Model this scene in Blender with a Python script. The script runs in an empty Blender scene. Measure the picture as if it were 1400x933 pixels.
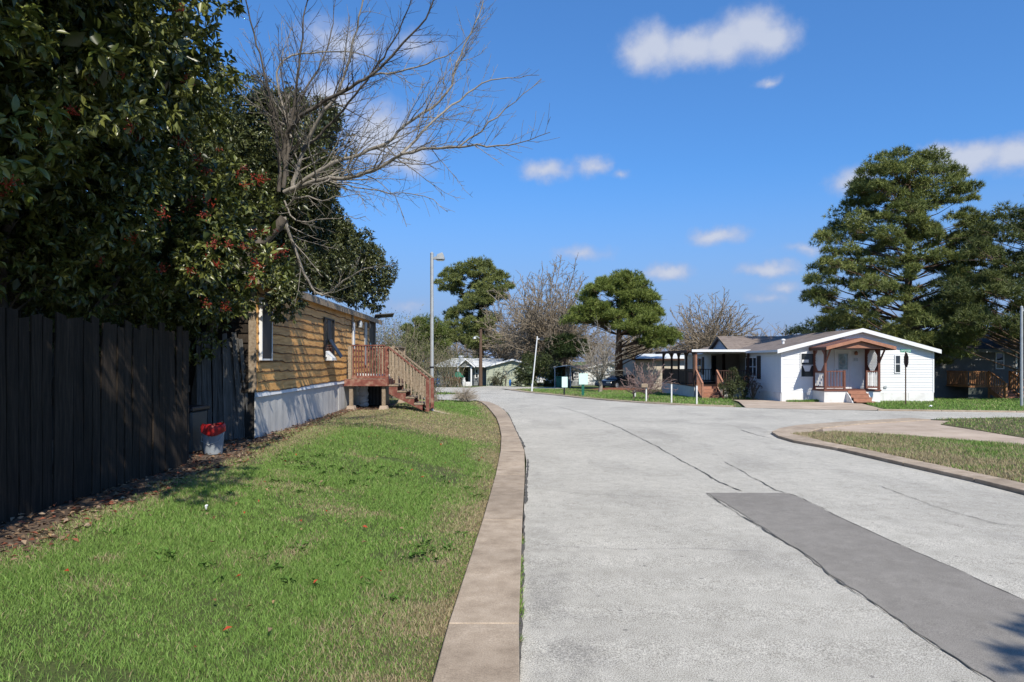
import bpy, bmesh, math, random
import numpy as np
from mathutils import Vector, Matrix
from mathutils.geometry import tessellate_polygon
R = math.radians
rng = np.random.default_rng(7)
random.seed(7)
SC = bpy.context.scene
COL = SC.collection

# ------------------------------------------------------------------ camera, sky, sun, exposure
CAMZ, F, CX, HZ = 1.6, 933.0, 700.0, 493.0
cam_d = bpy.data.cameras.new('camera')
cam_d.sensor_width = 36.0
cam_d.lens = 24.0
cam_d.shift_y = (HZ - 466.5) / 1400.0
cam_d.clip_start, cam_d.clip_end = 0.1, 3000
cam = bpy.data.objects.new('camera', cam_d)
COL.objects.link(cam)
cam.location = (0, 0, CAMZ)
cam.rotation_euler = (R(90), 0, 0)
SC.camera = cam
TOSUN = Vector((0.39, -1.0, 1.03)).normalized()
SUN_EL = math.asin(TOSUN.z)
SUN_ROT = math.atan2(TOSUN.x, TOSUN.y)
sun_d = bpy.data.lights.new('sun', 'SUN')
sun_d.energy = 4.3
sun_d.angle = R(0.5)
sun_d.color = (1.0, 0.93, 0.80)
sun = bpy.data.objects.new('sun', sun_d)
COL.objects.link(sun)
sun.rotation_euler = (-TOSUN).to_track_quat('-Z', 'Y').to_euler()
sun.location = (20, -50, 60)
SC.view_settings.view_transform = 'Standard'
SC.view_settings.look = 'None'
SC.view_settings.exposure = 0.5
SC.view_settings.gamma = 1.0
SC.cycles.max_bounces = 6
SC.cycles.diffuse_bounces = 3
SC.cycles.glossy_bounces = 2
SC.cycles.transmission_bounces = 4
SC.cycles.transparent_max_bounces = 6

def build_world():
    w = bpy.data.worlds.new('World')
    SC.world = w
    w.use_nodes = True
    nt = w.node_tree
    N, L = nt.nodes, nt.links
    N.clear()
    out = N.new('ShaderNodeOutputWorld')
    bg = N.new('ShaderNodeBackground')
    bg.inputs['Strength'].default_value = 0.10
    L.new(bg.outputs[0], out.inputs[0])
    sky = N.new('ShaderNodeTexSky')
    sky.sky_type = 'NISHITA'
    sky.sun_disc = False
    sky.sun_elevation = SUN_EL
    sky.sun_rotation = SUN_ROT
    sky.altitude = 150
    sky.air_density = 1.0
    sky.dust_density = 0.6
    sky.ozone_density = 2.2
    hs = N.new('ShaderNodeGamma')                          # flatter gradient, as the camera's film curve gives it
    hs.inputs['Gamma'].default_value = 0.74
    L.new(sky.outputs[0], hs.inputs['Color'])
    tc = N.new('ShaderNodeTexCoord')
    def math_(op, a, b=None, c=None):
        n = N.new('ShaderNodeMath'); n.operation = op
        for k, v in enumerate((a, b, c)):
            if v is None: continue
            if isinstance(v, (int, float)): n.inputs[k].default_value = v
            else: L.new(v, n.inputs[k])
        return n.outputs[0]
    def vmath(op, a, b=None, out=0):
        n = N.new('ShaderNodeVectorMath'); n.operation = op
        for k, v in enumerate((a, b)):
            if v is None: continue
            if isinstance(v, tuple): n.inputs[k].default_value = v
            else: L.new(v, n.inputs[k])
        return n.outputs[out]
    sep = N.new('ShaderNodeSeparateXYZ')
    L.new(tc.outputs['Generated'], sep.inputs[0])
    az = math_('ARCTAN2', sep.outputs[0], sep.outputs[1])
    el = math_('ARCSINE', sep.outputs[2])
    cmb = N.new('ShaderNodeCombineXYZ')
    L.new(az, cmb.inputs[0]); L.new(el, cmb.inputs[1])
    # edge break-up
    nz = N.new('ShaderNodeTexNoise')
    nz.inputs['Scale'].default_value = 26.0
    nz.inputs['Detail'].default_value = 5.0
    nz.inputs['Roughness'].default_value = 0.55
    L.new(tc.outputs['Generated'], nz.inputs['Vector'])
    nzc = vmath('SUBTRACT', nz.outputs['Color'], (0.5, 0.5, 0.5))
    nzs = vmath('MULTIPLY', nzc, (0.050, 0.030, 0.0))
    pos = vmath('ADD', cmb.outputs[0], nzs)
    # clouds: azimuth / elevation ellipses (degrees): az, el, half az, half el, weight
    def ae(px, py, hx, hy, wt):
        u, v = (px - CX) / F, (HZ - py) / F
        a = math.atan(u)
        e = math.atan(v * math.cos(a))
        return (a, e, hx / F * math.cos(a) ** 2, hy / F * math.cos(a) ** 1.0 * math.cos(e), wt)
    blobs = [ae(*b) for b in [
        (890, 68, 58, 40, 1), (945, 64, 70, 36, 1), (990, 58, 62, 38, 1), (1030, 42, 58, 42, 1), (1052, 54, 52, 32, 1),
        (1050, 111, 26, 10, .62), (1335, 217, 90, 30, .95), (1390, 214, 60, 30, .95), (1290, 208, 45, 20, .8), (1450, 205, 80, 36, .9),
        (982, 323, 52, 17, .9), (915, 373, 40, 16, .9), (1052, 367, 56, 14, .8), (1075, 393, 46, 11, .55),
        (745, 233, 48, 20, .8), (808, 228, 30, 20, .75), (852, 238, 20, 8, .5), (795, 347, 50, 14, .6), (1165, 246, 50, 24, .7), (1100, 339, 45, 12, .55),
        (1045, 408, 40, 11, .5), (520, 185, 70, 52, .95), (560, 215, 50, 34, .8), (470, 60, 80, 36, .65), (570, 62, 50, 26, .55), (450, 135, 60, 38, .8),
        (1165, 300, 30, 10, .5), (560, 420, 50, 14, .35)]]
    for k in range(26):                                   # the same kind of sky all round
        a = R(55 + 250 * (k + random.random() * .7) / 26)
        e = R(random.uniform(6, 34))
        s = random.uniform(.03, .075)
        blobs.append((a if a < math.pi else a - 2 * math.pi, e, s * 1.6, s * .55, random.uniform(.55, 1)))
    acc = None
    for a, e, ra, re, wt in blobs:
        s = vmath('MULTIPLY', pos, (1 / ra, 1 / re, 0.0))
        s = vmath('SUBTRACT', s, (a / ra, e / re, 0.0))
        ln = vmath('LENGTH', s, None, 1)
        v = math_('MULTIPLY', math_('SUBTRACT', 1.0, ln), wt)
        acc = v if acc is None else math_('SMOOTH_MAX', acc, v, 0.25)
    n2 = N.new('ShaderNodeTexNoise')
    n2.inputs['Scale'].default_value = 42.0
    n2.inputs['Detail'].default_value = 8.0
    n2.inputs['Roughness'].default_value = 0.6
    L.new(tc.outputs['Generated'], n2.inputs['Vector'])
    acc = math_('ADD', acc, math_('MULTIPLY', math_('SUBTRACT', n2.outputs['Fac'], 0.5), 0.5))
    mr = N.new('ShaderNodeMapRange'); mr.interpolation_type = 'SMOOTHSTEP'
    mr.inputs['From Min'].default_value = -0.08
    mr.inputs['From Max'].default_value = 0.70
    mr.inputs['To Max'].default_value = 0.92
    L.new(acc, mr.inputs['Value'])
    cc = N.new('ShaderNodeMix'); cc.data_type = 'RGBA'
    cc.inputs[6].default_value = (2.9, 3.4, 4.9, 1)
    cc.inputs[7].default_value = (4.25, 4.6, 5.5, 1)
    mr2 = N.new('ShaderNodeMapRange')
    mr2.inputs['From Min'].default_value = 0.1
    mr2.inputs['From Max'].default_value = 0.75
    L.new(acc, mr2.inputs['Value'])
    L.new(mr2.outputs[0], cc.inputs[0])
    mx = N.new('ShaderNodeMix'); mx.data_type = 'RGBA'
    L.new(mr.outputs[0], mx.inputs[0])
    tint = N.new('ShaderNodeMix'); tint.data_type = 'RGBA'; tint.blend_type = 'MULTIPLY'
    tint.inputs[0].default_value = 1.0
    tint.inputs[7].default_value = (0.54, 1.11, 1.86, 1)
    L.new(hs.outputs[0], tint.inputs[6])
    hz_ = N.new('ShaderNodeMapRange'); hz_.interpolation_type = 'SMOOTHSTEP'
    hz_.inputs['From Min'].default_value = R(16); hz_.inputs['From Max'].default_value = R(-1)
    L.new(el, hz_.inputs['Value'])
    hzm = N.new('ShaderNodeMix'); hzm.data_type = 'RGBA'
    L.new(hz_.outputs[0], hzm.inputs[0]); L.new(tint.outputs[2], hzm.inputs[6])
    hzm.inputs[7].default_value = (2.05, 2.85, 4.7, 1)       # pale band of haze low over the horizon
    L.new(hzm.outputs[2], mx.inputs[6])
    L.new(cc.outputs[2], mx.inputs[7])
    L.new(mx.outputs[2], bg.inputs['Color'])
build_world()

# ------------------------------------------------------------------ helpers: objects
WL = {}
def wl(o): return WL.get(o.name, Vector((0, 0, 0)))
def tag(o, label=None, cat=None, group=None, kind=None):
    if label: o['label'] = label
    if cat: o['category'] = cat
    if group: o['group'] = group
    if kind: o['kind'] = kind
    return o
def thing(name, loc, label=None, cat=None, group=None, kind=None):
    o = bpy.data.objects.new(name, None)
    COL.objects.link(o)
    o.empty_display_size = .2
    o.location = loc
    WL[o.name] = Vector(loc)
    return tag(o, label, cat, group, kind)
def link(name, me, m, parent=None):
    """me holds world coordinates; under a parent they are moved to the root's frame"""
    if m is not None:
        me.materials.clear(); me.materials.append(m)
    o = bpy.data.objects.new(name, me)
    COL.objects.link(o)
    if parent is not None:
        b = wl(parent)
        me.transform(Matrix.Translation(-b))
        o.parent = parent
        WL[o.name] = b
    else:
        WL[o.name] = Vector((0, 0, 0))
    return o
def piece(name, me, parent, loc=(0, 0, 0), rot=(0, 0, 0), scale=(1, 1, 1)):
    """an object that shares mesh data; loc is a world position"""
    o = bpy.data.objects.new(name, me)
    COL.objects.link(o)
    b = wl(parent) if parent is not None else Vector((0, 0, 0))
    o.parent = parent
    o.location = Vector(loc) - b
    o.rotation_euler = rot
    o.scale = scale
    WL[o.name] = b
    return o
def copy_tree(o, parent=None):
    c = o.copy(); COL.objects.link(c)
    if parent is not None: c.parent = parent
    for ch in list(o.children): copy_tree(ch, c)
    return c

class MB:
    def __init__(s, M=None): s.v, s.f, s.M = [], [], M or Matrix.Identity(4)
    def add(s, vs, fs):
        b = len(s.v)
        s.v += [tuple(s.M @ Vector(p)) for p in vs]
        s.f += [tuple(i + b for i in f) for f in fs]
        return s
    def box(s, x0, x1, y0, y1, z0, z1):
        return s.add([(x0, y0, z0), (x1, y0, z0), (x1, y1, z0), (x0, y1, z0), (x0, y0, z1), (x1, y0, z1), (x1, y1, z1), (x0, y1, z1)],
                     [(0, 3, 2, 1), (4, 5, 6, 7), (0, 1, 5, 4), (1, 2, 6, 5), (2, 3, 7, 6), (3, 0, 4, 7)])
    def bar(s, a, b, w, h=None, up=(0, 0, 1)):
        """rectangular bar from a to b, w across and h along up"""
        a, b = Vector(a), Vector(b); h = h or w
        d = (b - a).normalized(); u = Vector(up)
        if abs(d.dot(u)) > .99: u = Vector((0, 1, 0))
        x = d.cross(u).normalized(); u = x.cross(d).normalized()
        vs = []
        for p in (a, b):
            for i, j in ((-1, -1), (1, -1), (1, 1), (-1, 1)):
                vs.append(tuple(p + x * (w / 2 * i) + u * (h / 2 * j)))
        return s.add(vs, [(3, 2, 1, 0), (4, 5, 6, 7), (0, 1, 5, 4), (1, 2, 6, 5), (2, 3, 7, 6), (3, 0, 4, 7)])
    def tube(s, pts, rad, n=8, cap=True):
        pts = [Vector(p) for p in pts]
        if not hasattr(rad, '__len__'): rad = [rad] * len(pts)
        vs, fs = [], []
        for i, p in enumerate(pts):
            d = (pts[min(i + 1, len(pts) - 1)] - pts[max(i - 1, 0)]).normalized()
            u = Vector((0, 0, 1)) if abs(d.z) < .9 else Vector((1, 0, 0))
            x = d.cross(u).normalized(); y = d.cross(x).normalized()
            for k in range(n):
                t = 2 * math.pi * k / n
                vs.append(tuple(p + (x * math.cos(t) + y * math.sin(t)) * rad[i]))
        for i in range(len(pts) - 1):
            for k in range(n):
                fs.append((i * n + k, i * n + (k + 1) % n, (i + 1) * n + (k + 1) % n, (i + 1) * n + k))
        if cap:
            fs.append(tuple(range(n - 1, -1, -1))); fs.append(tuple((len(pts) - 1) * n + k for k in range(n)))
        return s.add(vs, fs)
    def lathe(s, c, prof, n=20, close=True):
        """prof: list of (radius, z) going up around the vertical axis at c"""
        vs, fs = [], []
        for r, z in prof:
            for k in range(n):
                t = 2 * math.pi * k / n
                vs.append((c[0] + r * math.cos(t), c[1] + r * math.sin(t), c[2] + z))
        for i in range(len(prof) - 1):
            for k in range(n):
                fs.append((i * n + k, i * n + (k + 1) % n, (i + 1) * n + (k + 1) % n, (i + 1) * n + k))
        if close:
            fs.append(tuple(range(n - 1, -1, -1)))
            fs.append(tuple((len(prof) - 1) * n + k for k in range(n)))
        return s.add(vs, fs)
    def prism(s, poly, axis, a, b):
        """2-D polygon extruded along axis ('x','y','z') from a to b"""
        n = len(poly)
        def P(p, t):
            return {'x': (t, p[0], p[1]), 'y': (p[0], t, p[1]), 'z': (p[0], p[1], t)}[axis]
        vs = [P(p, a) for p in poly] + [P(p, b) for p in poly]
        tri = tessellate_polygon([[Vector((p[0], p[1], 0)) for p in poly]])
        fs = [tuple(t) for t in tri] + [tuple(i + n for i in reversed(t)) for t in tri]
        fs += [(i, (i + 1) % n, n + (i + 1) % n, n + i) for i in range(n)]
        return s.add(vs, fs)
    def mesh(s, name, smooth=False, bevel=0):
        me = bpy.data.meshes.new(name)
        me.from_pydata(s.v, [], s.f)
        bm = bmesh.new(); bm.from_mesh(me)
        bmesh.ops.recalc_face_normals(bm, faces=bm.faces)
        if bevel:
            bmesh.ops.bevel(bm, geom=[e for e in bm.edges], offset=bevel, segments=1, affect='EDGES', profile=.5)
        bm.to_mesh(me); bm.free()
        if smooth:
            me.shade_smooth()
            try: me.set_sharp_from_angle(angle=R(40))
            except Exception: pass
        return me
    def build(s, name, m, parent=None, smooth=False, bevel=0):
        return link(name, s.mesh(name, smooth, bevel), m, parent)

def np_mesh(name, V, Fc, cols=None, smooth=False):
    V = np.asarray(V, np.float32); Fc = np.asarray(Fc, np.int32)
    me = bpy.data.meshes.new(name)
    me.vertices.add(len(V)); me.vertices.foreach_set('co', V.ravel())
    m, k = Fc.shape
    me.loops.add(m * k); me.loops.foreach_set('vertex_index', Fc.ravel())
    me.polygons.add(m)
    me.polygons.foreach_set('loop_start', np.arange(0, m * k, k, dtype=np.int32))
    me.polygons.foreach_set('loop_total', np.full(m, k, np.int32))
    if smooth: me.polygons.foreach_set('use_smooth', np.ones(m, bool))
    me.update(calc_edges=True)
    if cols is not None:
        a = me.color_attributes.new('col', 'FLOAT_COLOR', 'POINT')
        c4 = np.ones((len(V), 4), np.float32); c4[:, :3] = cols
        a.data.foreach_set('color', c4.ravel())
    return me

def unit(a): return a / np.maximum(np.linalg.norm(a, axis=-1, keepdims=True), 1e-9)
def seg_mesh(S, sides=3):
    """S: (n,8) p0 p1 r0 r1 -> vertices, quads (loose tapered prisms)"""
    S = np.asarray(S, np.float64)
    p0, p1, r0, r1 = S[:, :3], S[:, 3:6], S[:, 6:7], S[:, 7:8]
    d = unit(p1 - p0)
    u = np.where(np.abs(d[:, 2:3]) < .9, np.array([[0, 0, 1.]]), np.array([[1., 0, 0]]))
    x = unit(np.cross(d, u)); y = np.cross(d, x)
    n = len(S); V = np.zeros((n, 2, sides, 3))
    for k in range(sides):
        t = 2 * math.pi * k / sides
        o = x * math.cos(t) + y * math.sin(t)
        V[:, 0, k] = p0 - d * r0 * .3 + o * r0; V[:, 1, k] = p1 + d * r1 * .3 + o * r1
    base = (np.arange(n) * 2 * sides)[:, None]
    Fs = [np.concatenate([base + k, base + (k + 1) % sides, base + sides + (k + 1) % sides, base + sides + k], 1) for k in range(sides)]
    return V.reshape(-1, 3), np.concatenate(Fs, 0)
def leaf_mesh(C, D, Nn, L, W, fold=.25):
    """flat leaves: base C, along D, normal Nn"""
    D = unit(D); S = unit(np.cross(D, Nn)); Nn = np.cross(S, D)
    L = np.asarray(L)[:, None]; W = np.asarray(W)[:, None]
    a = C; m = C + D * L * .5; t = C + D * L - Nn * L * .12
    l = m + S * W * .5 + Nn * W * fold; r = m - S * W * .5 + Nn * W * fold
    V = np.stack([a, l, t, r], 1).reshape(-1, 3)
    b = (np.arange(len(C)) * 4)[:, None]
    return V, np.concatenate([np.concatenate([b, b + 2, b + 1], 1), np.concatenate([b, b + 3, b + 2], 1)], 0)
def rep(c, k): return np.repeat(c, k, axis=0)

# ------------------------------------------------------------------ terrain
def road_z(y): return -0.012 * np.asarray(y, float)
CR_Y = np.array([-30, 3.5, 5.84, 8.28, 11.8, 13.8, 17.6, 21, 24.2, 27.5, 30.2, 31.9])
CR_X = np.array([.03, .04, .088, .15, .25, .245, .08, -.02, -.17, -.43, -.75, -1.05])
CL_Y = np.array([-30, 3.48, 5.84, 8.28, 10.8, 13.2, 17, 22.3, 28.8, 33.5])
CL_X = np.array([-.46, -.41, -.33, -.27, -.225, -.215, -.26, -.53, -1.08, -1.62])
def sm(t):
    t = np.clip(t, 0, 1); return t * t * (3 - 2 * t)
def gz(x, y):
    x = np.asarray(x, float); y = np.asarray(y, float)
    xl = np.interp(y, CL_Y, CL_X)
    lift = (0.22 - road_z(y)) * (1 - sm((y - 23) / 9.0)) * sm((xl - x) / 3.0)
    back = np.where(y < 0, 0 * y, road_z(y))
    return np.where(y < 0, lift * 1.0, back + lift)
def P(px, py, up=0.0):
    """the ground point seen at a pixel of the photograph"""
    u, v = (px - CX) / F, (HZ - py) / F
    a = 2.0
    while a < 400:
        b = a * 1.01 + .02
        if CAMZ + v * b <= gz(u * b, b):
            for _ in range(30):
                m = (a + b) / 2
                if CAMZ + v * m <= gz(u * m, m): b = m
                else: a = m
            return Vector((u * b, b, float(gz(u * b, b)) + up))
        a = b
    return Vector((u * 400, 400, float(gz(u * 400, 400))))
def W(px, py, d): return Vector(((px - CX) / F * d, d, CAMZ + (HZ - py) / F * d))
def G(x, y, up=0.0): return Vector((x, y, float(gz(x, y)) + up))

# ------------------------------------------------------------------ materials
def mat(name, cols, scale=6.0, rough=.8, bump=.3, bscale=None, stretch=(1, 1, 1), detail=6, rand=0.0, big=0.0, attr=False,
        spec=.3, metal=0.0, transl=0.0, bdist=.01, fine=0.0, fscale=120, ramp=(.3, .7), bigscale=.6, coords='Object'):
    m = bpy.data.materials.new(name); m.use_nodes = True
    nt = m.node_tree; N, L = nt.nodes, nt.links
    p = N['Principled BSDF']; out = N['Material Output']
    p.inputs['Roughness'].default_value = rough
    p.inputs['Metallic'].default_value = metal
    p.inputs['Specular IOR Level'].default_value = spec
    tc = N.new('ShaderNodeTexCoord'); mp = N.new('ShaderNodeMapping')
    L.new(tc.outputs[coords], mp.inputs[0]); mp.inputs['Scale'].default_value = stretch
    vec = mp.outputs[0]
    if rand:                                            # each piece its own stretch of grain
        oi0 = N.new('ShaderNodeObjectInfo')
        vm = N.new('ShaderNodeVectorMath'); vm.operation = 'ADD'
        mu = N.new('ShaderNodeMath'); mu.operation = 'MULTIPLY'; mu.inputs[1].default_value = 37.0
        L.new(oi0.outputs['Random'], mu.inputs[0]); L.new(vec, vm.inputs[0]); L.new(mu.outputs[0], vm.inputs[1])
        vec = vm.outputs[0]
    def noise(s, d=detail):
        n = N.new('ShaderNodeTexNoise'); n.inputs['Scale'].default_value = s; n.inputs['Detail'].default_value = d
        n.inputs['Roughness'].default_value = .6
        L.new(vec, n.inputs['Vector']); return n
    def mul(a, fac_out, lo, hi):
        mr = N.new('ShaderNodeMapRange'); L.new(fac_out, mr.inputs['Value'])
        mr.inputs['From Min'].default_value = .25; mr.inputs['From Max'].default_value = .75
        mr.inputs['To Min'].default_value = lo; mr.inputs['To Max'].default_value = hi
        mx = N.new('ShaderNodeMix'); mx.data_type = 'RGBA'; mx.blend_type = 'MULTIPLY'; mx.inputs[0].default_value = 1
        L.new(a, mx.inputs[6]); L.new(mr.outputs[0], mx.inputs[7]); return mx.outputs[2]
    n1 = noise(scale)
    if attr:
        at = N.new('ShaderNodeAttribute'); at.attribute_name = 'col'; col = at.outputs['Color']
        if len(cols) and bump: col = mul(col, n1.outputs['Fac'], .8, 1.2)
    else:
        cr = N.new('ShaderNodeValToRGB'); e = cr.color_ramp.elements
        k = len(cols)
        while len(e) < k: e.new(.5)
        for i, c in enumerate(cols):
            e[i].position = ramp[0] + (ramp[1] - ramp[0]) * (i / max(1, k - 1)); e[i].color = (*c, 1)
        L.new(n1.outputs['Fac'], cr.inputs[0]); col = cr.outputs[0]
    if big: col = mul(col, noise(bigscale, 3).outputs['Fac'], 1 - big, 1 + big)
    if fine: col = mul(col, noise(fscale, 2).outputs['Fac'], 1 - fine, 1 + fine)
    if rand:
        oi = N.new('ShaderNodeObjectInfo')
        mr = N.new('ShaderNodeMapRange'); L.new(oi.outputs['Random'], mr.inputs['Value'])
        mr.inputs['To Min'].default_value = 1 - rand; mr.inputs['To Max'].default_value = 1 + rand
        mx = N.new('ShaderNodeMix'); mx.data_type = 'RGBA'; mx.blend_type = 'MULTIPLY'; mx.inputs[0].default_value = 1
        L.new(col, mx.inputs[6]); L.new(mr.outputs[0], mx.inputs[7]); col = mx.outputs[2]
    L.new(col, p.inputs['Base Color'])
    if bump:
        b = N.new('ShaderNodeBump'); b.inputs['Strength'].default_value = bump; b.inputs['Distance'].default_value = bdist
        L.new(noise(bscale or scale * 3).outputs['Fac'], b.inputs['Height']); L.new(b.outputs[0], p.inputs['Normal'])
    if transl:
        t = N.new('ShaderNodeBsdfTranslucent'); L.new(col, t.inputs[0])
        ms = N.new('ShaderNodeMixShader'); ms.inputs[0].default_value = transl
        L.new(p.outputs[0], ms.inputs[1]); L.new(t.outputs[0], ms.inputs[2]); L.new(ms.outputs[0], out.inputs[0])
    return m
def asphalt_marks(m):
    """stains that belong to the road: oily wheel band by the left kerb, small tar spots"""
    nt = m.node_tree; N, L = nt.nodes, nt.links; p = N['Principled BSDF']; src = p.inputs['Base Color'].links[0].from_socket
    tc = N.new('ShaderNodeTexCoord'); sp = N.new('ShaderNodeSeparateXYZ'); L.new(tc.outputs['Object'], sp.inputs[0])
    def mr(v, a, b, c=0., d=1.):
        n = N.new('ShaderNodeMapRange'); n.interpolation_type = 'SMOOTHSTEP'
        for k, q in zip(('From Min', 'From Max', 'To Min', 'To Max'), (a, b, c, d)): n.inputs[k].default_value = q
        L.new(v, n.inputs['Value']); return n.outputs[0]
    def mth(op, a, b):
        n = N.new('ShaderNodeMath'); n.operation = op
        for k, q in enumerate((a, b)):
            if isinstance(q, float): n.inputs[k].default_value = q
            else: L.new(q, n.inputs[k])
        return n.outputs[0]
    def nz(s, d, st=(1, 1, 1)):
        mp = N.new('ShaderNodeMapping'); mp.inputs['Scale'].default_value = st; L.new(tc.outputs['Object'], mp.inputs[0])
        n = N.new('ShaderNodeTexNoise'); n.inputs['Scale'].default_value = s; n.inputs['Detail'].default_value = d; n.inputs['Roughness'].default_value = .65
        L.new(mp.outputs[0], n.inputs['Vector']); return n.outputs['Fac']
    band = mth('MULTIPLY', mth('MULTIPLY', mr(sp.outputs[0], .05, .16), mr(sp.outputs[0], .34, .85, 1., 0.)), mr(sp.outputs[1], 8.5, 5.0))
    band = mth('MULTIPLY', band, mr(nz(3.0, 6), .34, .66))
    worn = mth('MULTIPLY', mr(nz(.55, 5, (1.6, .5, 1)), .50, .68), .55)
    fine = mr(nz(60, 3), .35, .7)
    dark = mth('MULTIPLY', mth('MAXIMUM', band, worn), mth('ADD', mth('MULTIPLY', fine, .7), .3))
    vo = N.new('ShaderNodeTexVoronoi'); vo.voronoi_dimensions = '2D'; vo.inputs['Scale'].default_value = 2.6; L.new(tc.outputs['Object'], vo.inputs['Vector'])
    sc = N.new('ShaderNodeSeparateColor'); L.new(vo.outputs['Color'], sc.inputs[0])
    spot = mth('MULTIPLY', mr(mth('ADD', vo.outputs['Distance'], mth('MULTIPLY', nz(40, 2), .06)), .082, .050), mr(sc.outputs[0], .50, .55))
    tot = mth('MAXIMUM', mth('MULTIPLY', dark, .62), mth('MULTIPLY', spot, .6))
    mx = N.new('ShaderNodeMix'); mx.data_type = 'RGBA'; L.new(tot, mx.inputs[0]); L.new(src, mx.inputs[6]); mx.inputs[7].default_value = (.105, .10, .098, 1)
    L.new(mx.outputs[2], p.inputs['Base Color'])
def glass_mat(name, base=(.02, .025, .03)):
    return mat(name, [base, tuple(c * 1.6 for c in base)], 3, rough=.06, bump=0, spec=.7)

M = {}
M['ground'] = mat('ground_grass', [(.10, .095, .045), (.075, .115, .028), (.15, .135, .075)], 1.3, .95, .6, 18, big=.25, fine=.3, fscale=30, bdist=.03)
M['asphalt'] = mat('road_asphalt', [(.345, .325, .280), (.425, .402, .352), (.49, .464, .41)], 7, .95, .6, 170, big=.14, fine=.80, fscale=140, bdist=.006, spec=.15, ramp=(.2, .8), bigscale=.45)
asphalt_marks(M['asphalt'])
M['patch'] = mat('patch_asphalt', [(.20, .185, .165), (.25, .232, .208)], 7, .95, .4, 190, big=.10, fine=.40, fscale=170, bdist=.004, spec=.15)
M['crack'] = mat('crack_dark', [(.05, .047, .043), (.12, .115, .105)], 20, .95, .2)
M['curb'] = mat('curb_concrete', [(.27, .212, .156), (.36, .288, .216), (.43, .35, .27)], 5, .9, .35, 60, big=.22, fine=.28, fscale=120, bdist=.005, rand=.05, spec=.2)
M['concrete'] = mat('apron_concrete', [(.32, .25, .19), (.42, .335, .26), (.47, .385, .305)], 1.6, .9, .3, 40, big=.16, fine=.10, fscale=60, bdist=.006, spec=.2)
M['dirt'] = mat('bare_dirt', [(.05, .034, .022), (.10, .07, .048), (.16, .12, .085)], 6, .95, .8, 40, big=.2, fine=.25, fscale=70, bdist=.02)
M['reddirt'] = mat('red_mulch', [(.13, .05, .025), (.24, .10, .055)], 9, .95, .8, 40, bdist=.03)
M['lawn'] = mat('lawn_floor', [1], 9, .95, .8, 50, attr=True, fine=.3, fscale=90, big=.15, bdist=.02)
M['soil'] = mat('lawn_soil', [(.055, .065, .02), (.085, .085, .032), (.12, .10, .052)], 5, .95, .7, 50, big=.2, fine=.25, fscale=80, bdist=.02)
M['blade'] = mat('grass_blade', [], 5, .6, 0, attr=True, transl=.25, spec=.2)
M['leaf'] = mat('broad_leaf', [], 5, .34, 0, attr=True, transl=.14, spec=.5)
M['leaf_far'] = mat('shrub_leaf', [], 5, .5, 0, attr=True, transl=.15, spec=.35)
M['needle'] = mat('pine_needle', [], 5, .55, 0, attr=True, transl=.12, spec=.3)
M['litter'] = mat('leaf_litter', [], 5, .8, 0, attr=True, transl=.1)
M['berry'] = mat('berry_red', [(.15, .016, .009), (.24, .032, .014)], 20, .35, 0, rand=.3)
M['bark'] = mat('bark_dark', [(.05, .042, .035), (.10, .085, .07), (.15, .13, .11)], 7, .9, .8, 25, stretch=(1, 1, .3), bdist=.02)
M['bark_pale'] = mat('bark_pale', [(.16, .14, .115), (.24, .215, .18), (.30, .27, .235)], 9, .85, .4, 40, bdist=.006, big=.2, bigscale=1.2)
M['bark_twig'] = mat('bark_twig', [(.15, .125, .10), (.22, .185, .155)], 4, .9, .0)
M['bark_far'] = mat('bark_far', [(.17, .138, .10), (.29, .24, .18)], 3, .9, .0)
M['bark_pink'] = mat('bark_pink', [(.19, .125, .115), (.30, .21, .19)], 3, .9, .0)
M['bark_pine'] = mat('bark_pine', [(.07, .045, .035), (.13, .085, .06)], 5, .9, .6, 15, stretch=(1, 1, .4), bdist=.03)
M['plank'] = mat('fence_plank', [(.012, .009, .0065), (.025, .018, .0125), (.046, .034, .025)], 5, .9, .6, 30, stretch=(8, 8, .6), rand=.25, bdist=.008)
M['plank_grey'] = mat('grey_plank', [(.045, .043, .041), (.085, .082, .078), (.14, .136, .13)], 5, .9, .6, 30, stretch=(8, 8, .6), rand=.2, bdist=.008)
M['siding_wood'] = mat('waney_siding', [(.40, .19, .05), (.57, .30, .095), (.66, .39, .145)], 4, .6, .35, 25, stretch=(6, .5, 6), rand=.16, big=.18, bigscale=1.5, bdist=.006, spec=.35)
M['bark_lap_shade'] = mat('board_edge', [(.10, .05, .022), (.19, .10, .045)], 9, .9, .3)
M['skirt'] = mat('skirt_metal', [(.44, .43, .41), (.53, .52, .50)], 2.5, .5, .15, 8, big=.08, spec=.4)
M['white'] = mat('white_paint', [(.64, .655, .67), (.69, .70, .71)], 3, .5, .1, 30, big=.03, spec=.35)
M['white_dirty'] = mat('white_vinyl_skirt', [(.54, .53, .50), (.66, .66, .655)], 2.5, .6, .1, 30, big=.05, ramp=(.25, .5))
M['trim_wood'] = mat('weathered_wood', [(.17, .125, .085), (.27, .21, .15), (.34, .28, .21)], 6, .85, .4, 30, stretch=(4, 4, 4), rand=.15, bdist=.005)
M['red_wood'] = mat('faded_red_paint', [(.11, .036, .027), (.165, .056, .042), (.26, .16, .115)], 9, .75, .3, 40, rand=.15, bdist=.004)
M['brown_paint'] = mat('brown_paint', [(.125, .050, .036), (.17, .070, .050)], 5, .6, .15, 40, rand=.08)
M['brown_dark'] = mat('dark_brown_stain', [(.045, .024, .018), (.075, .04, .03)], 5, .7, .2, 30, rand=.1)
M['step_wood'] = mat('redwood_step', [(.26, .12, .075), (.36, .18, .12)], 6, .75, .2, 30, rand=.1)
M['orange_wood'] = mat('cedar_rail', [(.30, .14, .06), (.42, .21, .10)], 6, .7, .2, 30, rand=.15)
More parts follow.
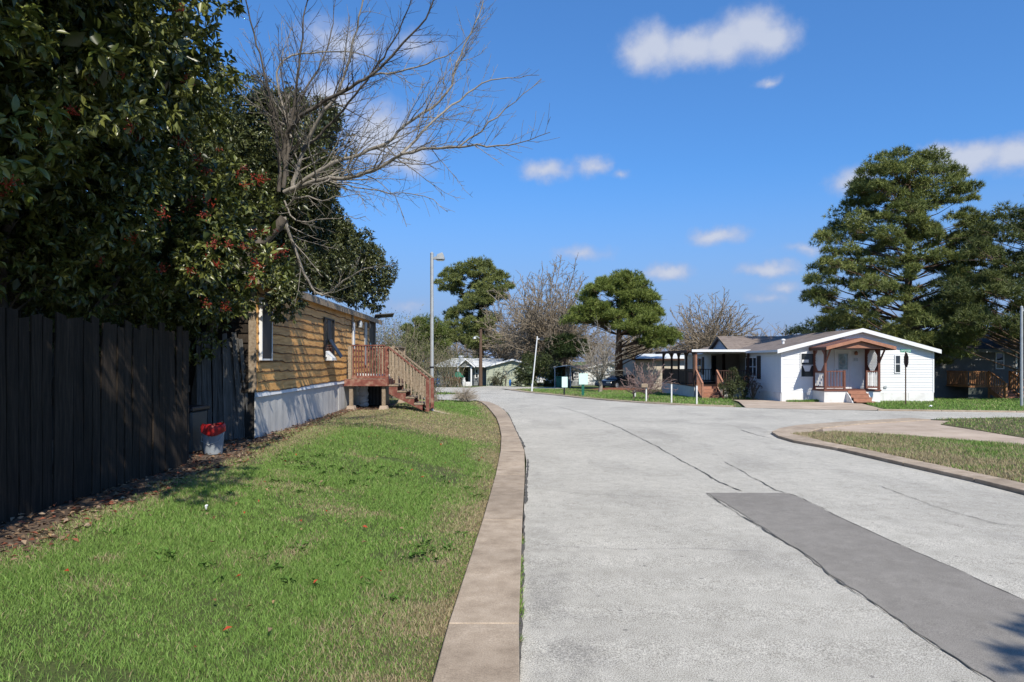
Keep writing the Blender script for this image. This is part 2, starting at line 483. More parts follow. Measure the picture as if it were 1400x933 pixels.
M['black'] = mat('black_panel', [(.012, .012, .014), (.022, .022, .025)], 5, .45, .05, 30)
M['dark'] = mat('dark_recess', [(.015, .014, .013), (.03, .027, .024)], 5, .9, .1)
M['glass'] = glass_mat('window_glass')
M['glass_pale'] = glass_mat('leaded_glass', (.18, .24, .25))
M['shingle'] = mat('roof_shingle', [(.13, .105, .09), (.19, .155, .135), (.23, .19, .165)], 3, .95, .4, 40, big=.14, fine=.25, fscale=25, bdist=.01, stretch=(1, 1, 3))
M['shingle_dark'] = mat('roof_shingle_dark', [(.05, .045, .042), (.09, .08, .075)], 3, .95, .4, 40, big=.14, fine=.2, fscale=25)
M['shingle_wood'] = mat('roof_weathered', [(.22, .21, .19), (.33, .31, .29)], 3, .9, .3, 30, big=.14)
M['roof_metal'] = mat('roof_white_metal', [(.62, .65, .66), (.72, .74, .75)], 1.2, .45, .1, 10, big=.06)
M['galv'] = mat('galvanised_steel', [(.34, .36, .37), (.46, .48, .49)], 6, .45, .05, 30, metal=.35, spec=.5)
M['grey_siding'] = mat('grey_siding', [(.15, .165, .175), (.19, .205, .215)], 3, .7, .1, 20, big=.05)
M['slate_siding'] = mat('slate_siding', [(.14, .145, .145), (.18, .185, .185)], 3, .7, .1, 20, big=.05)
M['sage_siding'] = mat('sage_siding', [(.33, .36, .28), (.38, .41, .32)], 3, .7, .1, 20, big=.05)
M['bucket'] = mat('bucket_plastic', [(.20, .222, .245), (.25, .275, .30)], 4, .45, .05, 40, big=.05)
M['red_cloth'] = mat('red_plastic', [(.25, .007, .006), (.33, .012, .009)], 6, .45, .2, 12)
M['pole_wood'] = mat('pole_wood', [(.08, .05, .035), (.13, .085, .06)], 6, .9, .3, 30)
M['sign_green'] = mat('sign_green', [(.02, .20, .13), (.025, .23, .15)], 4, .5, 0)
M['sign_mint'] = mat('sign_mint', [(.52, .74, .66), (.60, .80, .72)], 4, .5, 0)
M['bin_green'] = mat('bin_green', [(.012, .10, .07), (.018, .13, .09)], 4, .5, .05)
M['bin_blue'] = mat('bin_blue', [(.03, .13, .38), (.04, .16, .45)], 4, .5, .05)
M['car_black'] = mat('car_paint', [(.008, .009, .012), (.012, .013, .016)], 4, .18, 0, spec=.6)
M['rubber'] = mat('rubber', [(.015, .015, .015), (.025, .025, .025)], 8, .9, .1)
M['stop_back'] = mat('sign_back', [(.035, .02, .022), (.05, .03, .03)], 4, .6, 0)
M['beige_wall'] = mat('beige_wall', [(.42, .37, .30), (.48, .43, .36)], 3, .8, .1)
M['wire'] = mat('wire', [(.02, .02, .02), (.03, .03, .03)], 3, .7, 0)

# ================================================================== GROUND
def sheet(name, poly, up, m, kind='structure'):
    """flat polygon lying on the road plane"""
    vs = [(x, y, float(road_z(y)) + up) for x, y in poly]
    me = bpy.data.meshes.new(name); me.from_pydata(vs, [], [tuple(range(len(vs)))])
    bm = bmesh.new(); bm.from_mesh(me)
    bmesh.ops.triangulate(bm, faces=bm.faces, ngon_method='EAR_CLIP')
    bmesh.ops.recalc_face_normals(bm, faces=bm.faces)
    if sum(f.normal.z for f in bm.faces) < 0: bmesh.ops.reverse_faces(bm, faces=bm.faces)
    bm.to_mesh(me); bm.free()
    return tag(link(name, me, m), kind=kind)
def grid_mesh(name, xs, ys, zf, m, keep=None):
    Xg, Yg = np.meshgrid(xs, ys); Z = zf(Xg, Yg)
    V = np.stack([Xg, Yg, Z], -1).reshape(-1, 3); nx, ny = len(xs), len(ys)
    i = (np.arange(ny - 1)[:, None] * nx + np.arange(nx - 1)[None, :]).ravel()
    Fq = np.stack([i, i + 1, i + nx + 1, i + nx], 1)
    if keep is not None:
        c = V[Fq].mean(1); Fq = Fq[keep(c[:, 0], c[:, 1])]
    return tag(link(name, np_mesh(name, V, Fq, smooth=True), m), kind='structure')
# one sheet to the horizon
def gnd(x, y):
    base = np.where(y < 0, 0 * y, road_z(np.minimum(y, 110)))
    inner = (x > -30) & (y > -15) & (y < 40)
    return np.where(inner, np.minimum(gz(x, y), base + .6), base) - .06 - np.where((x > -40) & (x < 4), .0, 0)
xs = np.unique(np.concatenate([np.linspace(-900, -40, 8), np.linspace(-40, 0, 41), np.linspace(0, 60, 20), np.linspace(60, 900, 8)]))
ys = np.unique(np.concatenate([np.linspace(-200, -15, 5), np.linspace(-15, 45, 61), np.linspace(45, 110, 14), np.linspace(110, 1500, 8)]))
grid_mesh('ground', xs, ys, gnd, M['ground'])

def in_poly(x, y, poly):
    c = np.zeros(len(x), bool); n = len(poly)
    for i in range(n):
        x0, y0 = poly[i]; x1, y1 = poly[(i + 1) % n]
        hit = ((y0 > y) != (y1 > y)) & (x < (x1 - x0) * (y - y0) / (y1 - y0 + 1e-12) + x0)
        c ^= hit
    return c
_pg = rng.random((64, 64))
def vnoise(x, y, s):
    u, v = x * s, y * s; i, j = np.floor(u).astype(int), np.floor(v).astype(int); a, b = sm(u - i), sm(v - j)
    g = lambda p, q: _pg[p % 64, q % 64]
    return (g(i, j) * (1 - a) + g(i + 1, j) * a) * (1 - b) + (g(i, j + 1) * (1 - a) + g(i + 1, j + 1) * a) * b
def lawn_straw(x, y):
    d = np.interp(y, CL_Y, CL_X) - x
    edge = np.clip(1.1 - d / (.26 + .85 * vnoise(x + 9, y, .55)), 0, 1)
    far = sm((y - 13.2) / 2.2) * (1 - sm((y - 21.0) / 1.3)) * .72 * (0.45 + .8 * vnoise(x, y, .45))
    blot = np.clip((vnoise(x, y, 1.15) - .80) * 3.2, 0, .55)
    fine = np.clip((vnoise(x + 31, y + 7, 2.7) - .82) * 3, 0, .5)
    left = np.clip(1 - (x + 3.75) / .55, 0, 1) * .6
    return np.clip(np.maximum.reduce([edge * (.55 + .45 * (vnoise(x - 5, y, 1.6) > .38)) * .85, far, blot, fine, left]) + .035, 0, 1)
# left lawn: a fine sheet with small humps
def lawn_z(x, y):
    return gz(x, y) + .012 * np.sin(x * 3.1 + y * 1.7) * np.sin(y * 2.3 - x) * sm((np.interp(y, CL_Y, CL_X) - x) / .4)
def left_keep(x, y): return x < np.interp(y, CL_Y, CL_X) + .06

road_poly = [(x, y) for x, y in zip(CR_X, CR_Y)] + [(-1.9, 33.7), (-3.9, 35.5), (-8, 37.4), (-25, 42), (-25, 47.5), (-8, 42.9), (-4.6, 42), (-3.2, 42.6), (-3.0, 44.4),
    (-4.5, 46), (-8, 47.6), (-25, 53), (-25, 66), (-8, 59.5), (-2.5, 57), (-.9, 54), (-.4, 51.2), (1.0, 45.2), (2.6, 40.6), (3.6, 37.0), (4.75, 34.1), (6.1, 31.4), (7.56, 29.6), (9.1, 28.4), (11.5, 26.9),
    (14.25, 25.8), (18.4, 24.9), (26, 23.6), (60, 19.5), (60, 16.0), (26, 20.4), (17, 22.3), (12.45, 21.4), (9.35, 19.7), (7.84, 18.7), (6.93, 17.7), (6.35, 16.7),
    (6.12, 15.7), (6.07, 14.7), (6.34, 13.3), (6.42, 11.2), (6.5, 9.6), (6.45, 8.5), (6.45, -30)]
sheet('road', road_poly, 0.0, M['asphalt'])
def pp(*pts): return [(P(a, b).x, P(a, b).y) for a, b in pts]
def ragged(poly, seed, amp=.012, step=.10):
    q = random.Random(seed); out = []
    for i, a in enumerate(poly):
        b = poly[(i + 1) % len(poly)]; a, b = Vector((*a, 0)), Vector((*b, 0)); n = max(1, int((b - a).length / step))
        for k in range(n): p = a.lerp(b, k / n); out.append((p.x + q.uniform(-amp, amp), p.y + q.uniform(-amp, amp)))
    return out
sheet('asphalt_patch', ragged(pp((966, 674.5), (1070, 674.5), (1084, 677), (1200, 732), (1325, 787), (1400, 821), (1560, 905), (1500, 1010), (1345, 925), (1262, 872), (1180, 815), (1130, 783), (1090, 752), (1050, 727), (1010, 700)), 3), .006, M['patch'])
# cracks: thin jagged dark ribbons
def crack(pix, w, seed, wob=.012):
    rr = random.Random(seed); pts = []
    q = [P(*p) for p in pix]
    for a, b in zip(q[:-1], q[1:]):
        n = max(2, int((b - a).length / .09))
        for i in range(n): pts.append(a.lerp(b, i / n))
    pts.append(q[-1])
    mb = MB(); vs = []; off = 0
    for i, p in enumerate(pts):
        d = pts[min(i + 1, len(pts) - 1)] - pts[max(i - 1, 0)]; s = Vector((-d.y, d.x, 0)).normalized()
        off = off * .8 + rr.uniform(-wob, wob)
        ww = w * rr.choice((.35, .6, .9, 1.2, .5)) * (.25 if i in (0, len(pts) - 1) else 1)
        c = p + s * off
        for k in (-1, 1):
            v = c + s * (ww / 2 * k); vs.append((v.x, v.y, float(road_z(v.y)) + .008))
    mb.add(vs, [(2 * i, 2 * i + 1, 2 * i + 3, 2 * i + 2) for i in range(len(pts) - 1)])
    tag(mb.build('road_crack', M['crack']), kind='structure')
crack([(762, 556), (795, 565), (845, 584), (900, 612), (950, 640), (985, 660), (1015, 672)], 0.0248, 1)
crack([(990, 632), (1010, 643), (1060, 671), (1085, 678), (1130, 698)], 0.0154, 2)
crack([(966, 675), (1010, 703), (1050, 728), (1090, 752), (1130, 783), (1180, 816)], .018, 3, .014)
crack([(1180, 816), (1230, 848), (1262, 872), (1345, 927)], .012, 4)
crack([(1200, 664), (1240, 679), (1300, 700), (1360, 716), (1400, 722)], 0.0110, 5)
crack([(1130, 700), (1200, 733), (1325, 788), (1400, 822)], 0.0099, 6)
crack([(735, 745), (850, 751), (960, 751), (1050, 755)], 0.0077, 7)
crack([(728, 668), (800, 676), (880, 680), (960, 681)], 0.0077, 8)
crack([(722, 606), (790, 610), (850, 612)], 0.0099, 9)
crack([(1012, 588), (1034, 595), (1058, 600)], 0.0275, 10)
crack([(1165, 574), (1230, 571), (1300, 572)], 0.0165, 11)
for s, pts in ((.022, [(716, 700), (715.5, 760), (713.5, 840), (711, 900), (709, 933)]), (.03, [(721.6, 628), (720.6, 650), (718.6, 690)]), (.035, [(718, 612), (706, 590), (695, 566.5), (687, 558.7)])):
    crack(pts, s * 1.3, int(s * 1000), .006)

# kerbs of poured slabs with open joints
def slab_strip(name, left, right, h0, h1, root, joint=.012, top=.05):
    """left/right: matching lists of ground (x,y); each pair of neighbours is one slab"""
    for i in range(len(left) - 1):
        a0, a1, b0, b1 = [Vector((*p, 0)) for p in (left[i], left[i + 1], right[i], right[i + 1])]
        f = joint / max(.1, (a1 - a0).length)
        n = 3
        vs = []
        for k in range(n + 1):
            t = f + (1 - f) * k / n
            for p0, p1 in ((a0, a1), (b0, b1)):
                q = p0.lerp(p1, t); z = float(road_z(q.y))
                vs += [(q.x, q.y, z + top), (q.x, q.y, z - .12)]
        fs = []
        for k in range(n):
            o = k * 4; e = o + 4
            fs += [(o, o + 2, e + 2, e), (o + 1, e + 1, e + 3, o + 3), (o, e, e + 1, o + 1), (o + 2, o + 3, e + 3, e + 2)]
        fs += [(0, 1, 3, 2), (n * 4, n * 4 + 2, n * 4 + 3, n * 4 + 1)]
        mb = MB(); mb.add(vs, fs)
        me = mb.mesh(name, bevel=.006)
        link(name, me, M['curb'], root)
curb = thing('curb', (0, 0, 0), kind='structure')
cy = [-2.0, 1.6, 4.15, 7.0, 10.0, 12.9, 15.8, 18.8, 21.8, 25, 28.5, 31.9, 33.6]
cl = [(float(np.interp(y, CL_Y, CL_X)), y) for y in cy]
cr = [(float(np.interp(y, CR_Y, CR_X)) - .012, y) for y in cy]
cr[-1] = (-1.85, 33.55); cl[-1] = (-2.2, 34.3) if False else (-1.95, 34.1)
slab_strip('curb_slab', cl, cr, 0, 0, curb)
rim_out = [(6.45, 0), (6.45, 4), (6.46, 7), (6.5, 9.6), (6.42, 11.2), (6.34, 13.3), (6.07, 14.7), (6.12, 15.7), (6.35, 16.7), (6.93, 17.7), (7.84, 18.7), (9.35, 19.7), (12.45, 21.4)]
rim_in = [(6.85, 0), (6.85, 4), (6.86, 7), (6.9, 9.6), (6.82, 11.3), (6.76, 13.2), (6.62, 14.5), (6.72, 15.4), (6.98, 16.1), (7.4, 16.9), (8.1, 17.8), (9.6, 19.0), (12.7, 20.7)]
curb2 = thing('curb', (0, 0, 0), kind='structure')
slab_strip('curb_slab', rim_out, rim_in, 0, 0, curb2, top=.06)
# right corner: two lawns and the concrete apron that dips between them
corner_grass = [(6.86, 0), (6.86, 7), (6.9, 9.6), (6.82, 11.3), (6.76, 13.2), (6.64, 14.4)] + pp((1080, 596.5), (1143, 593), (1228, 597.5), (1314, 604.5), (1400, 613), (1600, 634)) + [(14, 0)]
sheet('corner_lawn', corner_grass, .045, M['soil'])
apron = [(6.62, 14.5), (6.72, 15.4), (6.98, 16.1), (7.4, 16.9), (8.1, 17.8), (9.6, 19.0), (12.7, 20.7), (13.0, 20.3)] + pp((1286, 583), (1343, 592), (1400, 601.5), (1600, 622), (1600, 634), (1400, 613), (1314, 604.5), (1228, 597.5), (1143, 593), (1080, 596.5))
sheet('concrete_apron', apron, .040, M['concrete'])
upper_grass = [(12.75, 20.75), (13.6, 21.2), (17, 21.9), (26, 20.2), (40, 17.5)] + [(30, 11)] + pp((1600, 622), (1400, 601.5), (1343, 592), (1286, 583)) + [(13.0, 20.3)]
sheet('upper_lawn', upper_grass, .05, M['soil'])
# driveway of the white house, far kerb, street beyond
sheet('driveway', pp((1002, 547), (1010, 549.5), (1020, 558), (1100, 560), (1214, 561.5), (1172, 550.5), (1165, 549), (1068, 548)), .008, M['concrete'])
fk_a = [(-.4, 51.2), (1.0, 45.2), (2.6, 40.6), (3.6, 37.0), (4.75, 34.1), (6.1, 31.4), (7.56, 29.6), (9.1, 28.4)]
fk_b = [(-.1, 51.4), (1.3, 45.35), (2.9, 40.75), (3.9, 37.15), (5.03, 34.25), (6.36, 31.6), (7.8, 29.85), (9.3, 28.65)]
far_curb = thing('curb', (0, 0, 0), kind='structure')
slab_strip('curb_slab', fk_b, fk_a, 0, 0, far_curb, top=.05)
fk2_a = [(13.9, 25.95), (16, 25.45), (18.4, 24.9), (22, 24.3), (26, 23.6), (34, 22.6)]
fk2_b = [(14.0, 26.2), (16.1, 25.7), (18.45, 25.15), (22.05, 24.55), (26.05, 23.85), (34.05, 22.85)]
slab_strip('curb_slab', fk2_b, fk2_a, 0, 0, far_curb, top=.05)
sheet('far_driveway', [(-3.5, 58), (1.0, 51.5), (4.6, 53.5), (4.0, 58), (-2, 63)], .004, M['asphalt'])
# bare strip under the fence and along the house
bd = [(-4.9, 3.0), (-3.45, 3.0), (-3.5, 4.2), (-3.4, 5.2), (-3.65, 6.0), (-3.6, 7.2), (-3.75, 8.3), (-3.6, 9.2), (-3.75, 10.2), (-4.0, 11.0), (-3.95, 11.9), (-4.15, 13), (-4.1, 14.5), (-4.25, 16), (-4.3, 18.5), (-3.9, 19.2), (-3.4, 19.6), (-3.4, 21.6), (-5, 22), (-5.3, 12)]
def on_ground(name, poly, up, m):
    tri = tessellate_polygon([[Vector((x, y, 0)) for x, y in poly]])
    me = bpy.data.meshes.new(name); me.from_pydata([(x, y, float(lawn_z(x, y)) + up) for x, y in poly], [], [tuple(t) for t in tri])
    bm = bmesh.new(); bm.from_mesh(me)
    bmesh.ops.recalc_face_normals(bm, faces=bm.faces)
    if sum(f.normal.z for f in bm.faces) < 0: bmesh.ops.reverse_faces(bm, faces=bm.faces)
    bm.to_mesh(me); bm.free()
    return tag(link(name, me, m), kind='structure')
lx = np.concatenate([np.linspace(-9, -5.2, 16), np.linspace(-5.1, -3.0, 43), np.linspace(-2.94, .0, 44)]); ly = np.concatenate([np.linspace(-2, 20, 240), np.linspace(20.2, 33, 45)])
bd_e = [(p[0] - .02 if p[0] > -4.7 else p[0] - 4, p[1]) for p in bd]
def dirt_mask(x, y):
    e = np.interp(y, [p[1] for p in bd[1:16]], [p[0] for p in bd[1:16]]); e = np.where((y > 19.0) & (y < 22), -3.35, np.where(y > 22, -5.2, e))
    return 1 - sm((x - e + .34 - .42 * (vnoise(x, y, 1.7) - .5) - .2 * (vnoise(x, y, 6.0) - .5)) / .30)
lawn_o = grid_mesh('lawn', lx, ly, lambda x, y: lawn_z(x, y) - .004, M['lawn'], left_keep)
_n = len(lawn_o.data.vertices); _c = np.zeros(_n * 3, np.float32); lawn_o.data.vertices.foreach_get('co', _c); _c = _c.reshape(-1, 3)
_m = dirt_mask(_c[:, 0], _c[:, 1])[:, None]; _st = np.clip(lawn_straw(_c[:, 0], _c[:, 1]), 0, 1)[:, None]
_k = vnoise(_c[:, 0], _c[:, 1], 4.0)[:, None]
_g = np.array([.060, .080, .022]) * (1 - _st) + np.array([.17, .135, .075]) * _st
_d = np.array([.075, .052, .036]) * (1 - _k) + np.array([.15, .108, .078]) * _k
_col = np.ones((_n, 4), np.float32); _col[:, :3] = _g * (1 - _m) + _d * _m
lawn_o.data.color_attributes.new('col', 'FLOAT_COLOR', 'POINT').data.foreach_set('color', _col.ravel())
def disc_patch(name, c, rx, ry, m, up, hgt=0.0, seed=1):
    rr = random.Random(seed); V = [(c.x, c.y, float(gz(c.x, c.y)) + up + hgt)]; n = 22
    for ring, f in ((1, .5), (2, 1.0)):
        for k in range(n):
            t = 2 * math.pi * k / n; q = f * rr.uniform(.88, 1.1)
            x, y = c.x + rx * q * math.cos(t), c.y + ry * q * math.sin(t)
            V.append((x, y, float(gz(x, y)) + (up + hgt * .8 if ring == 1 else up)))
    Fs = [(0, 1 + k, 1 + (k + 1) % n) for k in range(n)] + [(1 + k, 1 + n + k, 1 + n + (k + 1) % n, 1 + (k + 1) % n) for k in range(n)]
    mb = MB(); mb.add(V, Fs); return tag(mb.build(name, m, smooth=True), kind='structure')

# ------------------------------------------------------------------ grass
GREEN_A, GREEN_B = np.array([.125, .225, .044]), np.array([.225, .345, .085])
STRAW_A, STRAW_B = np.array([.32, .255, .145]), np.array([.46, .385, .235])
def blades(x, y, z, h, w, straw, lean=.5, seg2=True):
    n = len(x); a = rng.random(n) * 2 * np.pi; b = rng.random(n) * 2 * np.pi
    side = np.stack([np.cos(a), np.sin(a), 0 * a], 1) * w[:, None] / 2
    ld = np.stack([np.cos(b), np.sin(b), 0 * b], 1) * (h * lean * (.3 + rng.random(n)))[:, None]
    base = np.stack([x, y, z], 1); up = np.array([0, 0, 1.0])
    tip = base + ld + up * h[:, None] * .85; mid = base + ld * .32 + up * h[:, None] * .5
    k = rng.random((n, 1))
    g = (GREEN_A * (1 - k) + GREEN_B * k) * (.75 + .5 * rng.random((n, 1)))
    s = (STRAW_A * (1 - k) + STRAW_B * k) * (.7 + .5 * rng.random((n, 1)))
    c = np.where((rng.random(n) < straw)[:, None], s, g)
    if seg2:
        V = np.stack([base - side, base + side, mid - side * .8, mid + side * .8, tip], 1).reshape(-1, 3)
        o = (np.arange(n) * 5)[:, None]
        Fc = np.concatenate([np.concatenate([o, o + 1, o + 3], 1), np.concatenate([o, o + 3, o + 2], 1), np.concatenate([o + 2, o + 3, o + 4], 1)], 0)
        return V, Fc, rep(c, 5)
    V = np.stack([base - side, base + side, tip], 1).reshape(-1, 3); o = (np.arange(n) * 3)[:, None]
    return V, np.concatenate([o, o + 1, o + 2], 1), rep(c, 3)
def merge(parts):
    Vs, Fs, Cs, b = [], [], [], 0
    for v, f, c in parts: Vs.append(v); Fs.append(f + b); Cs.append(c); b += len(v)
    return np.concatenate(Vs), np.concatenate(Fs), np.concatenate(Cs)
def bald(x, y):
    return (vnoise(x + 3, y + 11, 1.9) > .86) | (vnoise(x - 8, y + 21, .9) > .93)
parts = []
for (y0, y1, n, hh, ww, seg) in ((3.1, 5.4, 150000, .040, .0036, True), (5.4, 9, 150000, .042, .0050, True), (9, 14, 100000, .044, .008, False), (14, 23, 80000, .048, .013, False), (23, 34, 30000, .06, .022, False)):
    x = rng.uniform(-5.2, .05, n); y = rng.uniform(y0, y1, n)
    d = np.interp(y, CL_Y, CL_X) - x
    wv = .05 + .05 * vnoise(x, y, 3.0)
    dens = np.where(vnoise(x + 17, y + 5, 3.3) < .25, .6, 1)
    k = (d > -.09 + 1.6 * wv * rng.random(n)) & (rng.random(n) > dirt_mask(x, y) * 1.05) & (rng.random(n) < dens)
    k &= ~(bald(x, y) & (rng.random(n) < .75))
    x, y, d = x[k], y[k], d[k]
    tall = np.where(d < .12, .75, 1) * (.62 + .75 * vnoise(x, y, 1.6))
    st = lawn_straw(x, y)
    h = hh * tall * rng.uniform(.5, 1.4, len(x)) * (1 - .3 * st)
    parts.append(blades(x, y, lawn_z(x, y) - .004, h, np.full(len(x), ww) * rng.uniform(.7, 1.3, len(x)), st, .75, seg))
# broad-leaved weeds in the lawn
V, Fc, Cc = merge(parts)
tag(link('grass', np_mesh('grass', V, Fc, Cc), M['blade']), 'short green lawn grass with straw patches beside the kerb', 'grass', kind='stuff')
wp = []
for k in range(150):
    y = rng.uniform(3.4, 10); x = rng.uniform(-3.4, np.interp(y, CL_Y, CL_X) - .15)
    if vnoise(np.array([x]), np.array([y]), .8)[0] < .52: continue
    for j in range(int(rng.integers(6, 13))):
        a = rng.random() * 6.28; l = rng.uniform(.035, .075)
        D = np.array([[math.cos(a), math.sin(a), rng.uniform(.25, .9)]])
        o = np.array([[x + rng.normal(0, .03), y + rng.normal(0, .03), float(lawn_z(x, y)) + .012]])
        v, f = leaf_mesh(o, D, np.array([[0, 0, 1.]]) + D * -.3, [l], [l * .42])
        wp.append((v, f, rep(np.array([[.095, .185, .035]]) * rng.uniform(.7, 1.25), 4)))
V, Fc, Cc = merge(wp)
tag(link('lawn_weeds', np_mesh('lawn_weeds', V, Fc, Cc), M['blade']), 'broad leaved weeds growing in tufts in the lawn', 'weeds', kind='stuff')
# green tufts in the kerb joint
parts = []
for px, py, n, sp in ((711, 772, 160, .05), (710, 790, 220, .06), (709.5, 812, 160, .05), (709, 832, 260, .05), (708, 880, 40, .03), (714, 740, 60, .04), (693, 566, 40, .1)):
    c = P(px, py); x = c.x + rng.normal(0, .012, n); y = c.y + rng.normal(0, sp * 2, n)
    parts.append(blades(x, y, road_z(y) + .0, rng.uniform(.02, .055, n), np.full(n, .006), np.full(n, .2), .9))
V, Fc, Cc = merge(parts)
tag(link('kerb_weeds', np_mesh('kerb_weeds', V, Fc, Cc), M['blade']), 'small weeds sprouting in the joint between kerb and asphalt', 'weeds', kind='stuff')
# right corner and the lawns across the street
parts = []
def scatter(poly, n, hh, ww, strawf, up=.05):
    xs_ = [p[0] for p in poly]; ys_ = [p[1] for p in poly]
    x = rng.uniform(min(xs_), max(xs_), n); y = rng.uniform(min(ys_), max(ys_), n)
    k = in_poly(x, y, poly); x, y = x[k], y[k]
    st = strawf(x, y)
    h = hh * rng.uniform(.5, 1.4, len(x)) * (.7 + .6 * vnoise(x, y, 1.3))
    parts.append(blades(x, y, road_z(y) + up - .005, h, np.full(len(x), ww) * rng.uniform(.7, 1.3, len(x)), st, .7, False))
def rim_d(x, y): return x - np.interp(y, [p[1] for p in rim_in[:7]], [p[0] for p in rim_in[:7]])
cg = [p if p[0] < 13.9 else (13.5, p[1]) for p in corner_grass]
scatter([(6.85, 6), (6.86, 7), (6.9, 9.6), (6.82, 11.3), (6.76, 13.2), (6.64, 14.4)] + corner_grass[6:-1] + [(13.5, 6)], 150000, .06, .012,
        lambda x, y: np.clip(.92 - .5 * sm((rim_d(x, y) - .7) / 2.2) * (.4 + 1.1 * vnoise(x, y, .7)) - .28 * (vnoise(x, y, 1.7) > .6), .1, .95))
scatter(upper_grass, 45000, .07, .02, lambda x, y: np.clip(.55 - .5 * (vnoise(x, y, .6) - .3), .1, .9))
V, Fc, Cc = merge(parts)
tag(link('corner_grass', np_mesh('corner_grass', V, Fc, Cc), M['blade']), 'half dry grass on the street corner at right behind its kerb', 'grass', kind='stuff')
parts = []
far_lawn = [(x + .05, y) for x, y in fk_b] + pp((1006, 557), (1000, 549), (1002, 546)) + [(13.0, 36), (12.6, 45), (9.5, 48), (4, 54), (1, 54)]
scatter(far_lawn, 60000, .08, .03, lambda x, y: np.clip(.12 + .7 * (1 - sm((x - np.interp(y, [p[1] for p in fk_b][::-1], [p[0] for p in fk_b][::-1])) / 1.6)) + .5 * (vnoise(x, y, .5) - .45), .03, .9), .0)
scatter(pp((1180, 551), (1214, 560.3)) + [(16.1, 25.75), (18.45, 25.2), (22.05, 24.6), (26.05, 23.9), (34, 22.9), (34, 36), (20, 36), (20.6, 33.2), (17.4, 33.2)], 70000, .08, .03, lambda x, y: .03 + .1 * vnoise(x, y, .7), .0)
scatter([(13.2, 32.9), (16, 32.9), (15.9, 32.5), (13.2, 32.6)], 3500, .12, .03, lambda x, y: 0 * x, .0)
scatter([(-25, 47.4), (-8, 42.9), (-4.6, 42.05), (-3.3, 42.6), (-3.1, 44.3), (-4.5, 45.9), (-8, 47.5), (-25, 52.9)], 9000, .09, .04, lambda x, y: .1 + 0 * x, .0)
V, Fc, Cc = merge(parts)
tag(link('far_grass', np_mesh('far_grass', V, Fc, Cc), M['blade']), 'mown grass in the front yards across the street', 'grass', kind='stuff')
# leaf litter on the bare strip, a few red leaves on the lawn
n = 5200
x = rng.uniform(-4.9, -3.3, n); y = rng.uniform(3.4, 20, n) ** 1.0
k = in_poly(x, y, [(p[0] + .1 * rng.random(), p[1]) for p in bd]); x, y = x[k], y[k]; n = len(x)
ang = rng.random(n) * 6.28
D = np.stack([np.cos(ang), np.sin(ang), rng.normal(0, .25, n)], 1); Nn = np.array([[0, 0, 1.]]) + rng.normal(0, .35, (n, 3))
l = rng.uniform(.03, .085, n)
pal = np.array([[.16, .09, .05], [.24, .16, .10], [.10, .06, .04], [.30, .22, .15], [.20, .07, .04]])
v1, f1 = leaf_mesh(np.stack([x, y, lawn_z(x, y) + .022], 1), D, Nn, l, l * .45)
c1 = rep(pal[rng.integers(0, 5, n)] * rng.uniform(.7, 1.2, (n, 1)), 4)
n2 = 150
y = rng.uniform(3.5, 14, n2); x = rng.uniform(-3.6, -.5, n2); ang = rng.random(n2) * 6.28
D = np.stack([np.cos(ang), np.sin(ang), rng.normal(0, .3, n2)], 1); l = rng.uniform(.03, .06, n2)
v2, f2 = leaf_mesh(np.stack([x, y, lawn_z(x, y) + .05], 1), D, np.array([[0, 0, 1.]]) + rng.normal(0, .3, (n2, 3)), l, l * .5)
c2 = rep(np.array([[.34, .05, .02], [.30, .20, .10], [.20, .12, .06], [.24, .17, .10]])[rng.integers(0, 4, n2)], 4)
V, Fc, Cc = merge([(v1, f1, c1), (v2, f2, c2)])
tag(link('fallen_leaves', np_mesh('fallen_leaves', V, Fc, Cc), M['litter']), 'dry brown and red leaves lying under the fence and on the lawn', 'fallen leaves', kind='stuff')
# scraps of pale paper
for px, py, s, lab in ((1272, 557.3, .16, 'white crumpled paper on the grass right of the stop sign'), (282, 699, .035, 'small pale scrap on the lawn in front of the wooden fence'), (1, 1, 0, '')):
    if s == 0: continue
    c = P(px, py, .05); mb = MB(); n = 9; rr = random.Random(px)
    V = [(c.x, c.y, c.z + s * .35)] + [(c.x + s * rr.uniform(.3, .55) * math.cos(6.28 * k / n), c.y + s * rr.uniform(.2, .5) * math.sin(6.28 * k / n), c.z + s * rr.uniform(-.05, .22)) for k in range(n)] + [(c.x, c.y, c.z - .04)]
    mb.add(V, [(0, 1 + k, 1 + (k + 1) % n) for k in range(n)] + [(n + 1, 1 + (k + 1) % n, 1 + k) for k in range(n)])
    tag(mb.build('paper_scrap', M['white']), lab, 'paper')

# ================================================================== TREES
def limb_segs(pts, r0, r1):
    out = []; n = len(pts) - 1
    for i in range(n):
        a = r0 + (r1 - r0) * i / n; b = r0 + (r1 - r0) * (i + 1) / n
        out.append((*pts[i], *pts[i + 1], a, b))
    return out
def smooth_path(ctrl, step, rr, wob=.0):
    """Catmull-Rom through the control points"""
    c = [Vector(p) for p in ctrl]; c = [c[0] * 2 - c[1]] + c + [c[-1] * 2 - c[-2]]
    pts = []
    for i in range(1, len(c) - 2):
        L = (c[i + 1] - c[i]).length; n = max(2, int(L / step))
        for k in range(n):
            t = k / n; a, b, d, e = c[i - 1], c[i], c[i + 1], c[i + 2]
            p = .5 * ((2 * b) + (d - a) * t + (2 * a - 5 * b + 4 * d - e) * t * t + (-a + 3 * b - 3 * d + e) * t ** 3)
            if wob: p = p + Vector((rr.gauss(0, wob), rr.gauss(0, wob), rr.gauss(0, wob)))
            pts.append(p)
    pts.append(c[-2]); return pts
def rand_perp(d, rr):
    while True:
        v = Vector((rr.gauss(0, 1), rr.gauss(0, 1), rr.gauss(0, 1)))
        v = v - d * v.dot(d)
        if v.length > .1: return v.normalized()
